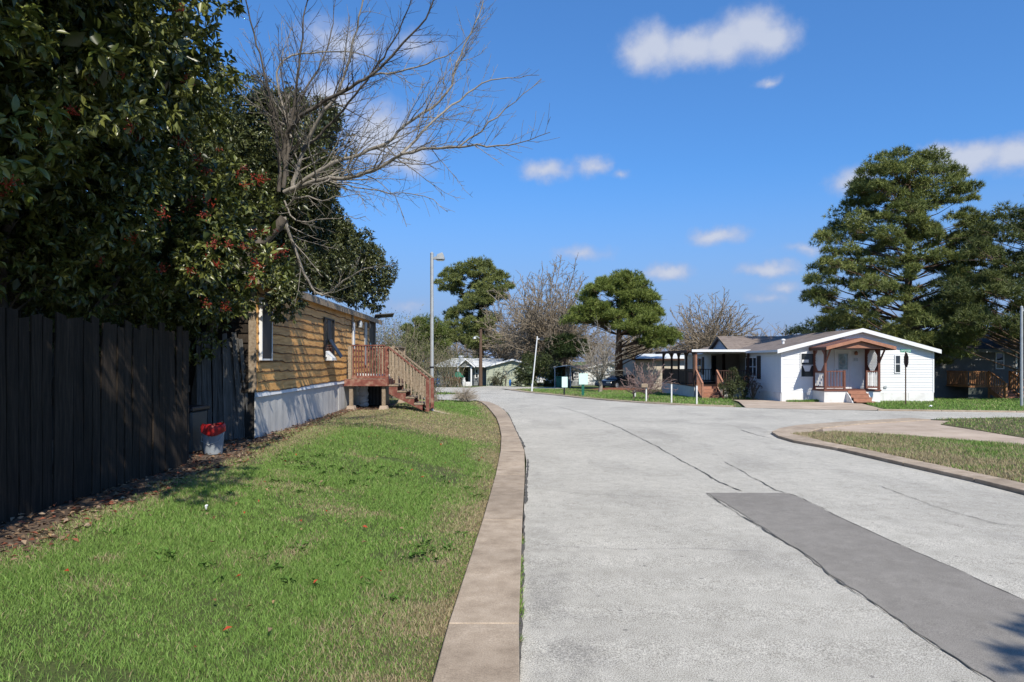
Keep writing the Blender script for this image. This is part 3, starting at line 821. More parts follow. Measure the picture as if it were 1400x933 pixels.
def twigs(pts, r0, r1, rr, segs, depth, every, lfac, ang=(28, 62), up=.15, rmin=.0022, start=.12, curl=.10, lmax=9.0):
    """side branches along a limb, recursively"""
    n = len(pts) - 1
    total = sum((pts[i + 1] - pts[i]).length for i in range(n))
    s = 0; nxt = total * start * rr.uniform(.6, 1.4)
    for i in range(n):
        L = (pts[i + 1] - pts[i]).length
        while s + L > nxt:
            f = nxt / total
            p = pts[i].lerp(pts[i + 1], (nxt - s) / max(L, 1e-6)); d = (pts[i + 1] - pts[i]).normalized()
            nxt += every * rr.uniform(.5, 1.6)
            length = min(lmax, lfac * (total * (1 - f) * .8 + total * .22)) * rr.uniform(.55, 1.25)
            if length < .07: continue
            a = R(rr.uniform(*ang)); q = rand_perp(d, rr)
            dd = (d * math.cos(a) + q * math.sin(a) + Vector((0, 0, up))).normalized()
            rad = max(rmin, (r0 + (r1 - r0) * f) * rr.uniform(.28, .46))
            k = max(3, min(9, int(length / .16)))
            br = [p]; cd = dd
            for j in range(k):
                cd = (cd + Vector((rr.gauss(0, curl), rr.gauss(0, curl), rr.gauss(0, curl) + up * .25))).normalized()
                br.append(br[-1] + cd * (length / k))
            segs += limb_segs(br, rad, rmin * .7)
            if depth > 1: twigs(br, rad, rmin * .7, rr, segs, depth - 1, every * .55, lfac * .85, ang, up, rmin, .2, curl, lmax)
        s += L
def tree_mesh(name, segs, split=.02, nthick=7):
    """thick limbs get round sections, twigs three sides"""
    S = np.array(segs); thick = S[:, 6] > split
    parts = []
    if thick.any():
        v, f = seg_mesh(S[thick], nthick); parts.append((v, f, np.zeros((len(v), 3))))
    if (~thick).any():
        v, f = seg_mesh(S[~thick], 3); parts.append((v, f, np.zeros((len(v), 3))))
    V, Fc, _ = merge(parts)
    return np_mesh(name, V, Fc, None, smooth=True)

def grow(base, height, spread, rr, levels=4, trunk_r=.2, fork=.25, nmain=6, lean=(0, 0), rmin=.006, vase=.55, every=.5, twig_depth=2, lfac=.36):
    """free bare tree: short trunk that forks into limbs whose tips fill a rounded dome"""
    base = Vector(base); segs = []
    top = base + Vector((lean[0], lean[1], height * fork))
    tr = smooth_path([base - Vector((0, 0, .15)), base.lerp(top, .5) + Vector((rr.gauss(0, .04), rr.gauss(0, .04), 0)) * height * .2, top], height * .05, rr)
    trunk = limb_segs(tr, trunk_r * 1.15, trunk_r * .8)
    dome = height * (1 - fork)
    for k in range(nmain):
        t = 2.399963 * k + rr.uniform(-.3, .3)
        up = .12 + .86 * (k + .5) / nmain; rad = math.sqrt(1 - up * up)
        f = rr.uniform(.82, 1.0)
        st = base.lerp(top, rr.uniform(.7, 1.0))
        en = top + Vector((math.cos(t) * rad * spread * f, math.sin(t) * rad * spread * f, dome * up * f))
        c = rr.uniform(.40, .55)
        mid = st.lerp(en, c) + Vector((math.cos(t) * rad * spread * .04, math.sin(t) * rad * spread * .04, dome * .10 * rad)) + Vector((rr.gauss(0, .035), rr.gauss(0, .035), rr.gauss(0, .02))) * height
        pth = smooth_path([st, st.lerp(mid, .5) + Vector((rr.gauss(0, .015), rr.gauss(0, .015), 0)) * height, mid, en], height * .04, rr, height * .005)
        r0 = trunk_r * rr.uniform(.26, .42) * (12 / max(12, nmain)) ** .5
        segs += limb_segs(pth, r0, rmin * 1.4)
        twigs(pth, r0, rmin * 1.4, rr, segs, twig_depth, every, lfac, (28, 66), .05, rmin, .18, .13)
    return trunk, segs
def bare_tree(name, label, base, height, spread, seed, m='bark_far', group=None, cat='tree', **kw):
    rr = random.Random(seed)
    t = thing(name, base, label, cat, group)
    tr, sg = grow(base, height, spread, rr, **kw)
    link('trunk', tree_mesh('trunk', tr, .0, 8), M['bark' if m == 'bark_far' else m], t)
    link('branches', tree_mesh('branches', sg, kw.get('rmin', .006) * 3.2, 5), M[m], t)
    return t

# ---- broad-leaved crowns
def crown(ells, n, per, L, Wd, seed, keep=None, lobes=16, inner=.22, lobe_r=(.24, .44), lobe_d=(.66, .92), palette=((.055, .085, .018), (.10, .135, .03)), droop=.25, spread=.9):
    """leaf whorls at twig tips on lumpy ellipsoids; returns arrays of leaves"""
    g = np.random.default_rng(seed); tips, outs = [], []
    vol = np.array([e[1][0] * e[1][1] * e[1][2] for e in ells]) ** .75; vol = np.maximum(vol, .07 * vol.max()); vol /= vol.sum()
    for e, share in zip(ells, vol):
        c, r = np.array(e[0]), np.array(e[1]); k = int(n * share)
        q = unit(g.normal(size=(lobes, 3))); lc = q * r * g.uniform(*lobe_d, (lobes, 1)); lr = g.uniform(*lobe_r, (lobes, 1)) * r.mean()
        which = g.integers(0, lobes, k)
        d = unit(g.normal(size=(k, 3)) + q[which] * .9)
        rad = g.uniform(.55, 1.05, (k, 1)) ** .7
        p = lc[which] + d * lr[which] * rad
        ni = int(k * inner)
        p[:ni] = unit(g.normal(size=(ni, 3))) * r * (g.random((ni, 1)) ** .45) * .85
        d[:ni] = unit(p[:ni])
        tips.append(c + p); outs.append(unit(d + unit(p / r) * .5))
    T, O = np.concatenate(tips), np.concatenate(outs)
    if keep is not None:
        k = keep(T); T, O = T[k], O[k]
    m = len(T)
    C, D = rep(T, per), unit(rep(O, per) * .55 + g.normal(size=(m * per, 3)) * spread * .75 + np.array([0, 0, -droop]))
    C = C + rep(g.normal(size=(m, 3)) * .03, per) + D * L * g.uniform(-.15, .35, (m * per, 1))
    Nn = unit(np.array([0, 0, 1.0]) + rep(O, per) * .6 + g.normal(size=(m * per, 3)) * .5)
    Ls = L * g.uniform(.6, 1.2, m * per)
    a, b = np.array(palette[0]), np.array(palette[1])
    t = np.clip(g.normal(.45, .28, (m * per, 1)) + rep(g.normal(0, .18, (m, 1)), per), 0, 1)
    cols = (a * (1 - t) + b * t) * g.uniform(.8, 1.2, (m * per, 1))
    return C, D, Nn, Ls, Ls * Wd * g.uniform(.8, 1.15, m * per), cols, T, O

def build_leaves(name, C, D, Nn, L, Wd, cols, m, parent, fold=.2):
    v, f = leaf_mesh(C, D, Nn, L, Wd, fold)
    return link(name, np_mesh(name, v, f, rep(cols, 4)), M[m], parent)

# the big evergreen with red berries over the fence
EL1 = [((-5.75, 7.6, 4.75), (2.3, 3.2, 2.6)), ((-3.95, 8.9, 3.12), (1.0, 1.25, 1.0)), ((-4.5, 4.4, 4.4), (1.4, 2.3, 1.6)), ((-6.0, 10.7, 3.1), (1.5, 1.3, 1.7)), ((-5.3, 10.9, 2.9), (.95, .75, .9)), ((-5.3, 6.4, 2.8), (.85, 3.0, .8)), ((-3.75, 5.7, 5.0), (1.0, 1.6, 1.1)), ((-4.35, 4.3, 5.7), (1.0, 2.2, 1.2)), ((-3.7, 2.4, 4.4), (1.2, 1.6, 1.3)), ((-4.3, 3.3, 3.4), (.9, 1.7, 1.1)), ((-2.45, 2.9, 5.25), (1.3, 1.6, .85)), ((-4.1, 7.2, 5.3), (1.0, 1.7, 1.4)), ((-6.6, 4.9, 4.4), (2.3, 2.4, 2.4)), ((-5.6, 7.0, 6.6), (2.2, 2.6, 1.6)), ((-5.3, 5.9, 3.7), (1.2, 2.0, 1.5)), ((-5.5, 8.2, 2.7), (1.0, 2.6, .7)), ((-6.6, 10.3, 4.6), (1.9, 2.0, 2.4))]  # unseen masses above and beside the view are added to shade fence and lawn
berry_tree = thing('evergreen_tree', G(-5.9, 7.6), 'big dark glossy leaved evergreen with red berry clusters overhanging the wooden fence', 'tree')
def keep1(T): return ((T[:, 2] > 1.98) | ((T[:, 0] < -4.6) & (T[:, 2] > 1.3))) & ~((T[:, 0] > -4.6) & (T[:, 2] < 2.2)) & (np.hypot(T[:, 0], T[:, 1]) > 2.5) & ~((T[:, 1] < 3.8) & (T[:, 0] > -2.9) & (T[:, 2] < 4.25))
C, D, Nn, Ls, Wd, cols, T1, O1 = crown(EL1, 25000, 8, .10, .46, 11, keep1, lobes=34, inner=.36, lobe_r=(.15, .30), lobe_d=(.74, 1.0), palette=((.048, .064, .014), (.175, .190, .048)))
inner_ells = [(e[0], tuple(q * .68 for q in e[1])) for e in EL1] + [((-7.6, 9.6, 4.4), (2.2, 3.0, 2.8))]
iC, iD, iN, iL, iW, icol, _, _ = crown(inner_ells, 7000, 4, .20, .5, 13, keep1, lobes=20, inner=.7, palette=((.030, .045, .010), (.060, .078, .020)))  # larger inner leaves, coloured darker to paint in the shade inside the crown
# the 300 leaves that show largest are objects of their own
dist = np.linalg.norm(C - np.array([0, 0, CAMZ]), axis=1)
vis = ((C[:, 0] / C[:, 1]) > -.76) & ((C[:, 2] - CAMZ) / C[:, 1] < .53)
score = (C * unit(np.array([.62, -.7, .1]))).sum(1) - .25 * dist
score[~vis] = -99
order = np.argsort(-score); single = order[:300]; rest = order[300:]
_cat = lambda a, b: np.concatenate([a[rest], b])
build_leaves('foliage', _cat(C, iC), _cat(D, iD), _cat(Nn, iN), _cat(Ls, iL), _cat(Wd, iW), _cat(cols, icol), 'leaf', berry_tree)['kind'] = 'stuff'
lm = bpy.data.meshes.new('leaf')
prof = [(0, .0), (.14, .55), (.40, 1.0), (.72, .78), (.92, .30)]
vs = []; fs = []
for t, w in prof: vs += [(-.22 * w, t, .10 * w - .14 * t * t), (0, t, -.14 * t * t), (.22 * w, t, .10 * w - .14 * t * t)]
vs.append((0, 1.02, -.17))
for i in range(len(prof) - 1):
    a = i * 3; fs += [(a, a + 1, a + 4, a + 3), (a + 1, a + 2, a + 5, a + 4)]
a = (len(prof) - 1) * 3; fs += [(a, a + 1, a + 3 + 0), (a + 1, a + 2, a + 3)]
fs[-2] = (a, a + 1, len(vs) - 1); fs[-1] = (a + 1, a + 2, len(vs) - 1)
leaf_variants = []
for ci in range(6):
    me = bpy.data.meshes.new('leaf'); me.from_pydata(vs, [], fs); me.shade_smooth()
    at = me.color_attributes.new('col', 'FLOAT_COLOR', 'POINT')
    t = ci / 5; cc = [.085 + .105 * t, .112 + .10 * t, .020 + .034 * t]
    at.data.foreach_set('color', np.tile(np.array([*cc, 1.0], np.float32), len(vs)))
    me.materials.append(M['leaf']); leaf_variants.append(me)
for j, i in enumerate(single):
    d = Vector(D[i]); nn = Vector(Nn[i]); x = d.cross(nn).normalized(); z = x.cross(d)
    rot = Matrix((x, d, z)).transposed().to_euler(); s = float(Ls[i]) * 1.05
    piece('leaf', leaf_variants[j % 6], berry_tree, C[i], rot, (s, s, s))
# berry clusters on the sunny side
bmv, bmf = [], []
rr = random.Random(4)
bme = []
for var in range(3):
    mb = MB()
    for k in range(26):
        p = Vector((rr.gauss(0, .035), rr.gauss(0, .035), rr.gauss(0, .025))); s = rr.uniform(.006, .010)
        mb.add([(p.x + s, p.y, p.z), (p.x - s, p.y, p.z), (p.x, p.y + s, p.z), (p.x, p.y - s, p.z), (p.x, p.y, p.z + s), (p.x, p.y, p.z - s)],
               [(0, 2, 4), (2, 1, 4), (1, 3, 4), (3, 0, 4), (2, 0, 5), (1, 2, 5), (3, 1, 5), (0, 3, 5)])
        if k % 3 == 0: mb.bar((0, 0, -.05), tuple(p), .0035)
    me = mb.mesh('berry_cluster'); me.materials.append(M['berry']); bme.append(me)
px_ = T1[:, 0] / np.maximum(T1[:, 1], .1) * F + CX; py_ = HZ - (T1[:, 2] - CAMZ) / np.maximum(T1[:, 1], .1) * F
dd_ = np.linalg.norm(T1 - np.array([0, 0, CAMZ]), axis=1); cells = {}
for i in np.argsort(dd_):
    if -10 < px_[i] < 470 and -10 < py_[i] < 430 and T1[i, 1] > 3: cells.setdefault((int(px_[i] // 13), int(py_[i] // 13)), i)
front = np.array(list(cells.values()))
low = front[(px_[front] > 255) & (py_[front] > 170)]; hi = front[~((px_[front] > 255) & (py_[front] > 170))]
pick = list(rng.permutation(low)[:34]) + list(rng.permutation(hi)[:20])
for j, i in enumerate(pick):
    piece('berry_cluster', bme[j % 3], berry_tree, T1[i] + unit(np.array([0, 0, CAMZ]) - T1[i]) * .10 + O1[i] * .04, (rr.random() * 3, rr.random() * 3, 0), (rr.uniform(.6, 1.15) * (1.0 if T1[i][1] < 7 else 1.25),) * 3)
segs = []
b0 = G(-5.9, 7.6, -.1)
for k, tip in enumerate([(-4.6, 8.9, 3.2), (-4.5, 6.4, 4.2), (-6.6, 5.2, 4.8), (-5.6, 7.4, 6.8), (-6.9, 9.2, 5.0), (-4.9, 7.6, 5.2)]):
    pth = smooth_path([b0 + Vector((.12 * math.cos(k), .12 * math.sin(k), 0)), b0.lerp(Vector(tip), .45) + Vector((0, 0, .35)), Vector(tip)], .3, rr, .02)
    segs += limb_segs(pth, .085, .015); twigs(pth, .085, .015, rr, segs, 2, .35, .3, rmin=.004)
link('trunk', tree_mesh('trunk', segs, .012), M['bark'], berry_tree)

# the second evergreen leaning over the house
EL2 = [((-5.7, 13.8, 4.3), (1.35, 2.1, 1.9)), ((-5.45, 17.2, 4.7), (1.2, 2.8, 1.8)), ((-5.25, 20.3, 4.5), (1.05, 2.3, 1.5)), ((-4.75, 21.6, 4.3), (.95, 1.6, 1.4)), ((-4.38, 13.3, 3.05), (.16, 1.2, .62)), ((-4.62, 16.2, 3.55), (.32, 1.7, .5)), ((-4.85, 17.4, 3.8), (.55, 2.3, .6)), ((-4.55, 14.6, 3.5), (.35, 1.3, .6)), ((-4.62, 19.0, 3.5), (.30, 1.6, .5)), ((-4.2, 12.3, 2.75), (.45, .8, .55)), ((-5.25, 17.0, 6.7), (1.25, 2.2, 1.8)), ((-6.4, 15.5, 5.6), (1.5, 3.0, 1.8)), ((-6.0, 15.0, 6.6), (1.35, 2.0, 1.35)), ((-5.0, 15.2, 5.6), (1.1, 1.6, 1.3)), ((-4.6, 12.6, 3.1), (.55, .9, .7))]
oak = thing('evergreen_tree', G(-6.3, 11.6), 'dense small leaved evergreen hanging over the roof of the wooden house', 'tree')
def keep2(T):
    inhouse = (T[:, 0] < -4.30) & (T[:, 1] > 11.8) & (T[:, 2] < 3.18 + np.clip(-4.3 - T[:, 0], 0, 2.4) * .3)
    return (T[:, 2] > 2.3) & ~inhouse
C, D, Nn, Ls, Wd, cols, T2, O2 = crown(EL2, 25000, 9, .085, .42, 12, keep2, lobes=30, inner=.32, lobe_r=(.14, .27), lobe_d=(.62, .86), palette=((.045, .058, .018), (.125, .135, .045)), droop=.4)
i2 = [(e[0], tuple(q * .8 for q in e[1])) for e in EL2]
iv = crown(i2, 4500, 4, .17, .5, 14, keep2, lobes=16, inner=.7, palette=((.030, .040, .012), (.060, .070, .022)))  # inner leaves again carry the crown's shade in a darker colour
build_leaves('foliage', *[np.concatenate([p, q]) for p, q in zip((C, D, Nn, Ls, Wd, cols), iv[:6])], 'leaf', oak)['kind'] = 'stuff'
segs = []
b0 = G(-6.3, 11.6, -.1)
for k, tip in enumerate([(-5.2, 14.3, 4.6), (-5.0, 17.2, 5.0), (-6.0, 14.2, 5.8), (-5.0, 20.2, 4.9), (-5.4, 16.8, 6.8)]):
    pth = smooth_path([b0, Vector((-6.2 + .08 * k, 11.75, 2.8)), b0.lerp(Vector(tip), .7) + Vector((0, 0, .4)), Vector(tip)], .3, rr, .02)
    segs += limb_segs(pth, .10, .015); twigs(pth, .10, .015, rr, segs, 2, .4, .3, rmin=.004)
link('trunk', tree_mesh('trunk', segs, .012), M['bark'], oak)

# the leafless tree whose limbs reach over the street
rr = random.Random(21)
root = G(-5.45, 11.75)
leafless = thing('leafless_tree', root, 'bare pale branched tree reaching out over the lawn from between the two evergreens', 'tree')
Dp = 11.6
crotch = W(388, 300, Dp)
trunk_path = smooth_path([root - Vector((0, 0, .15)), root + Vector((.12, 0, 1.3)), Vector((-4.85, 11.65, 2.9)), crotch], .2, rr, .008)
link('trunk', tree_mesh('trunk', limb_segs(trunk_path, .11, .085), .0, 9), M['bark'], leafless)
LIMBS = [  # photo points with a distance each, base radius
    ([(384, 262, 11.6), (378, 180, 11.5), (368, 130, 11.3), (352, 62, 11.1), (338, 10, 10.9), (330, -60, 10.8)], .055, 0),
    ([(388, 255, 11.6), (401, 150, 11.4), (411, 80, 11.2), (416, 24, 11.0), (432, -50, 10.8)], .060, 0),
    ([(392, 240, 11.6), (392, 182, 11.4), (440, 141, 11.0), (508, 103, 10.6), (552, 58, 10.3), (588, 12, 10.0), (606, -60, 9.8)], .070, 0),
    ([(400, 262, 11.7), (414, 206, 11.6), (436, 163, 11.4), (466, 120, 11.2), (483, 56, 11.0), (497, -6, 10.8), (505, -80, 10.7)], .062, 1),
    ([(396, 262, 11.7), (440, 246, 11.3), (500, 238, 10.8), (551, 211, 10.4), (590, 203, 10.2), (628, 201, 10.0), (706, 197, 9.6), (752, 181, 9.3)], .070, 1),
    ([(551, 211, 10.4), (586, 171, 10.5), (628, 137, 10.6), (671, 111, 10.7), (737, 103, 10.8)], .036, 1),
    ([(390, 264, 11.6), (406, 253, 11.5), (457, 223, 11.4), (526, 197, 11.3), (556, 171, 11.3), (611, 129, 11.2), (624, 86, 11.2), (655, 20, 11.1), (672, -60, 11.0)], .060, 1),
    ([(398, 190, 11.4), (380, 92, 11.6), (440, 72, 11.8), (500, 76, 11.9), (552, 110, 12.0), (580, 120, 12.0)], .035, 1),
    ([(388, 300, 11.6), (431, 399, 12.0), (470, 384, 11.8), (500, 368, 11.6), (535, 364, 11.4)], .055, 1),
    ([(388, 285, 11.6), (410, 270, 11.3), (440, 275, 11.1), (468, 268, 10.9), (492, 266, 10.8)], .032, 1),
    ([(414, 206, 11.6), (470, 150, 11.2), (530, 70, 10.6), (560, 10, 10.3), (580, -50, 10.1)], .040, 0),
    ([(628, 201, 10.0), (680, 160, 9.9), (715, 130, 9.8), (740, 108, 9.8)], .022, 1),
    ([(440, 246, 11.3), (520, 262, 10.6), (580, 268, 10.2), (612, 290, 10.0)], .020, 1),
    ([(500, 238, 10.8), (540, 268, 10.7), (556, 310, 10.6)], .013, 1),
    ([(378, 180, 11.5), (420, 120, 11.9), (450, 60, 12.2), (460, -20, 12.4)], .035, 0),
    ([(388, 275, 11.6), (405, 302, 11.4), (440, 300, 11.0), (500, 296, 10.8)], .025, 1),
    ([(508, 103, 10.6), (570, 92, 10.4), (620, 70, 10.2), (652, 40, 10.1)], .026, 1)]
sp, sd = [], []
for pts, r0, pale in LIMBS:
    pth = smooth_path([W(*q) for q in pts], .14, rr, .010)
    dst = sp if pale else sd
    r0 *= .62; dst += limb_segs(pth, r0, .005)
    twigs(pth, r0, .005, rr, dst, 3, .105, .32, (24, 62), .10, .0034, .06, .10, 1.6)
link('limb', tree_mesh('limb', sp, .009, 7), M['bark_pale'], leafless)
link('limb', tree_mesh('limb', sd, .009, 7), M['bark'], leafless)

# ---- pines: needle tufts in pads
def pads_mesh(pads, per, nl, nw, seed, pal, needles=9, flat=.74):
    """pads: (n,4) centre + radius -> needle blades"""
    g = np.random.default_rng(seed); P4 = np.asarray(pads); n = len(P4)
    c = rep(P4[:, :3], per); r = rep(P4[:, 3:4], per)
    d = unit(g.normal(size=(n * per, 3))); d[:, 2] = np.abs(d[:, 2]) * .9 - .25
    d = unit(d)
    tuft = c + d * r * np.array([1, 1, flat]) * g.uniform(.45, 1.0, (n * per, 1))
    m = n * per
    axis = unit(d + np.array([0, 0, .55]) + g.normal(size=(m, 3)) * .25)
    B = rep(tuft, needles); A = rep(axis, needles)
    nd = unit(A * .75 + g.normal(size=(m * needles, 3)) * .62)
    L = nl * g.uniform(.7, 1.2, (m * needles, 1))
    s = unit(np.cross(nd, g.normal(size=(m * needles, 3)))) * nw * .5
    V = np.stack([B - s, B + s, B + nd * L], 1).reshape(-1, 3); o = (np.arange(m * needles) * 3)[:, None]
    a, b = np.array(pal[0]), np.array(pal[1])
    t = np.clip(g.normal(.5, .25, (m, 1)) + rep(g.normal(0, .2, (n, 1)), per), 0, 1)
    col = rep(a * (1 - t) + b * t, needles) * g.uniform(.8, 1.2, (m * needles, 1))
    return V, np.concatenate([o, o + 1, o + 2], 1), rep(col, 3)
PINE_PAL = ((.080, .108, .026), (.225, .250, .072))
def pine(label, base, d, outline, npads, padr, seed, top, per=26, nl=.22, nw=.024, pal=PINE_PAL, holes=(), trunk_r=.28, depth=None, group=None, extra=(), needles=9, bend=()):
    """outline: silhouette of the crown in photo points at distance d"""
    rr = random.Random(seed); base = Vector(base)
    pol = [(W(x, y, d).x, W(x, y, d).z) for x, y in outline]
    hol = [(W(x, y, d).x, W(x, y, d).z, r / F * d) for x, y, r in holes]
    x0, x1 = min(p[0] for p in pol), max(p[0] for p in pol); z0, z1 = min(p[1] for p in pol), max(p[1] for p in pol)
    cx = W(top[0], top[1], d).x; half = depth or (x1 - x0) * .42
    pts = []; tries = 0
    while len(pts) < npads and tries < 40000:
        tries += 1
        x, z = rr.uniform(x0, x1), rr.uniform(z0, z1)
        if not in_poly(np.array([x]), np.array([z]), pol)[0]: continue
        r = padr * rr.uniform(.45, 1.25)
        if any(math.hypot(x - h[0], (z - h[1])) < h[2] + r * .55 for h in hol): continue
        u = min(1, abs(x - cx) / max(.1, max(x1 - cx, cx - x0)))
        k = half * math.sqrt(max(.05, 1 - u * u)) * (.35 + .65 * (z1 - z) / (z1 - z0) if z > z0 + .4 * (z1 - z0) else 1.0)
        y = d + rr.uniform(-1, 1) * k
        if any((x - p[0]) ** 2 + (y - p[1]) ** 2 + ((z - p[2]) * 1.4) ** 2 < (padr * .78) ** 2 for p in pts): continue
        s = y / d                                         # keep the silhouette as the crown gets its depth
        pts.append((x * (1 + (s - 1) * .75), y, CAMZ + (z - CAMZ) * (1 + (s - 1) * .75), r))
    t = thing('pine_tree', base, label, 'tree', group)
    V, Fc, Cc = pads_mesh(pts, per, nl, nw, seed, pal, needles)
    link('crown', np_mesh('crown', V, Fc, Cc), M['needle'], t)
    tp = W(top[0], top[1], d)
    ctrl = [base - Vector((0, 0, .2))] + [W(*q) for q in bend] + [base.lerp(tp, .5) + Vector((rr.gauss(0, .15), rr.gauss(0, .1), 0))] * (0 if bend else 1) + [tp]
    tr = smooth_path(ctrl, .5, rr, .012); segs = limb_segs(tr, trunk_r, .05)
    link('trunk', tree_mesh('trunk', segs, .0, 9), M['bark_pine'], t)
    sg = []
    for ip, p in enumerate(pts):
        if ip % 2: continue
        pc = Vector(p[:3])
        # where the limb leaves the trunk: a little below the pad
        best = min(tr, key=lambda q: abs(q.z - (pc.z - .28 * math.hypot(pc.x - q.x, pc.y - q.y) - .2)))
        mid = best.lerp(pc, .55) + Vector((rr.gauss(0, .1), rr.gauss(0, .1), rr.uniform(-.25, .15)))
        L = (pc - best).length
        pth = smooth_path([best, mid, pc], .5, rr, .01)
        sg += limb_segs(pth, min(trunk_r * .3, .015 + .009 * L), .010)
        for _ in range(4):
            q = pc + Vector((rr.gauss(0, 1), rr.gauss(0, 1), rr.gauss(0, .5))) * p[3] * .6
            sg += limb_segs([mid.lerp(pc, .7), q], .014, .006)
    for a, b, r in extra: sg += limb_segs(smooth_path([W(*a), W(*a).lerp(W(*b), .5) + Vector((0, 0, .15)), W(*b)], .3, rr, .02), r, r * .3)
    link('limbs', tree_mesh('limbs', sg, .03, 5), M['bark_pine'], t)
    return t
pine('tall full pine towering behind the white house, highest tree at right', G(21.9, 37.9), 38.0,
     [(1185, 232), (1215, 210), (1245, 206), (1275, 212), (1300, 226), (1318, 240), (1330, 268), (1322, 290), (1345, 310), (1352, 350), (1340, 400), (1335, 450), (1310, 480), (1290, 500), (1262, 485), (1235, 478), (1195, 466), (1160, 452), (1122, 452), (1106, 440),
      (1120, 420), (1106, 400), (1104, 382), (1125, 360), (1120, 340), (1118, 322), (1140, 312), (1145, 292), (1160, 282), (1158, 262), (1170, 250)],
     420, .62, 31, (1243, 215), per=62, nl=.26, nw=.034, holes=[(1288, 300, 10), (1262, 383, 10), (1180, 415, 5), (1215, 350, 4), (1275, 298, 6), (1155, 405, 4)], trunk_r=.30, depth=4.2, bend=[(1240, 440, 37.9), (1243, 330, 38)])
pine('broad dark pine at the right edge, limbs over the grey house', G(28.7, 35.6), 35.5,
     [(1345, 292), (1380, 288), (1410, 284), (1470, 270), (1560, 290), (1600, 360), (1590, 430), (1520, 470), (1440, 468), (1380, 462), (1330, 452), (1303, 478), (1280, 470), (1275, 430), (1290, 390), (1330, 370), (1322, 330)],
     340, .68, 32, (1480, 278), per=62, nl=.26, nw=.034, pal=((.050, .070, .020), (.125, .145, .042)), trunk_r=.34, depth=5.0, extra=[((1470, 400, 35.6), (1322, 372, 35.4), .09)], bend=[(1476, 420, 35.6)])
pine('pine rising behind the broad pine at the right edge of the picture', G(41.5, 50), 50.0, [(1388, 270), (1402, 255), (1440, 225), (1500, 215), (1560, 260), (1570, 340), (1500, 400), (1410, 380), (1396, 330), (1400, 300), (1388, 290)], 70, 1.0, 33, (1490, 218), per=60, nl=.34, nw=.045)
pine('small dark pine top behind the white house ridge, left of the tallest pine', G(26, 58), 58.0, [(1085, 458), (1095, 448), (1112, 446), (1130, 440), (1160, 440), (1170, 470), (1080, 470)], 26, .9, 34, (1125, 440), per=55, nl=.34, nw=.05, pal=((.02, .035, .018), (.045, .065, .025)), trunk_r=.2)
# middle distance
pine('pine with a tall split crown behind the grey bungalow roof', W(657, 528, 76).xy.to_3d() + Vector((0, 0, -.9)), 76.0,
     [(598, 385), (603, 374), (625, 364), (650, 357), (668, 358), (676, 372), (700, 372), (702, 395), (690, 410), (672, 408), (665, 425), (690, 440), (700, 470), (692, 478), (672, 470), (655, 478), (640, 470), (622, 472), (606, 462), (600, 448), (612, 442), (610, 425), (632, 415), (634, 402), (616, 402), (604, 396)],
     175, .92, 35, (655, 362), per=62, nl=.36, nw=.06, pal=((.085, .110, .030), (.20, .225, .07)), trunk_r=.42, depth=4.5, holes=[(637, 391, 5), (618, 415, 7), (650, 430, 4), (682, 452, 5), (628, 436, 3)], needles=10)
pine('bright green rounded pine with a reddish mulch ring in the yard opposite', P(846, 531), 52.0,
     [(772, 432), (784, 425), (802, 428), (800, 402), (815, 388), (835, 378), (853, 373), (868, 378), (880, 392), (892, 408), (894, 422), (908, 430), (914, 448), (926, 462), (915, 472), (895, 476), (872, 468), (868, 455), (850, 452), (830, 446), (812, 442), (790, 444), (775, 441)],
     210, .66, 36, (850, 380), per=62, nl=.28, nw=.042, pal=((.085, .120, .022), (.195, .235, .055)), trunk_r=.42, depth=3.4, holes=[(830, 408, 3), (842, 418, 3), (856, 437, 3)], needles=10, bend=[(846, 470, 52), (848, 430, 52)])
pine('round topped green tree above the thicket behind the wooden house', G(-10.5, 72), 72.0, [(552, 452), (562, 441), (578, 437), (592, 441), (604, 452), (612, 470), (600, 490), (560, 490), (548, 470)], 60, .95, 37, (578, 440), per=70, nl=.4, nw=.06, pal=((.07, .10, .02), (.15, .185, .045)), trunk_r=.25)
pine('low dark pine crown beside the big bare tree trunk', G(4.6, 63), 63.0, [(758, 470), (776, 462), (792, 468), (795, 482), (775, 488), (756, 486)], 24, .8, 38, (776, 465), per=60, nl=.4, nw=.06, pal=((.02, .035, .012), (.05, .075, .02)), trunk_r=.2)

# bare trees in the middle distance
bare_tree('bare_tree', 'largest leafless tree, many rising limbs, behind the round bush beside the street', G(3.7, 66.5), 12.9, 7.6, 51, trunk_r=.55, fork=.16, nmain=80, rmin=.022, every=.34, twig_depth=3, lfac=.38, vase=.66)
bare_tree('bare_tree', 'leafless brownish tree between the grey bungalow and the largest bare tree', G(-.8, 74), 10.0, 5.0, 52, trunk_r=.26, fork=.2, nmain=44, rmin=.023, every=.34, twig_depth=3, lfac=.34)
bare_tree('bare_tree', 'leafless tree with a spreading rounded top behind the side porch', G(17.6, 60.5), 8.9, 5.4, 53, trunk_r=.40, fork=.2, nmain=90, rmin=.021, every=.32, twig_depth=3, lfac=.36)
bare_tree('bare_tree', 'bare leafless tree standing right behind the bright green pine', G(12.2, 66), 8.0, 4.2, 54, trunk_r=.26, fork=.22, nmain=36, rmin=.017, every=.34, twig_depth=3, lfac=.34)
bare_tree('bare_tree', 'small two stemmed bare tree on the lawn before the white house with grey skirting', P(820, 536), 5.3, 2.3, 55, m='bark_pale', trunk_r=.13, fork=.14, nmain=20, rmin=.010, every=.22, twig_depth=3, lfac=.36, vase=.5)
bare_tree('bare_shrub', 'wide pinkish leafless shrub on the lawn left of the side porch', P(885, 546), 2.35, 1.75, 56, m='bark_pink', cat='shrub', trunk_r=.05, fork=.1, nmain=26, rmin=.0085, every=.11, twig_depth=3, lfac=.36, vase=.62)
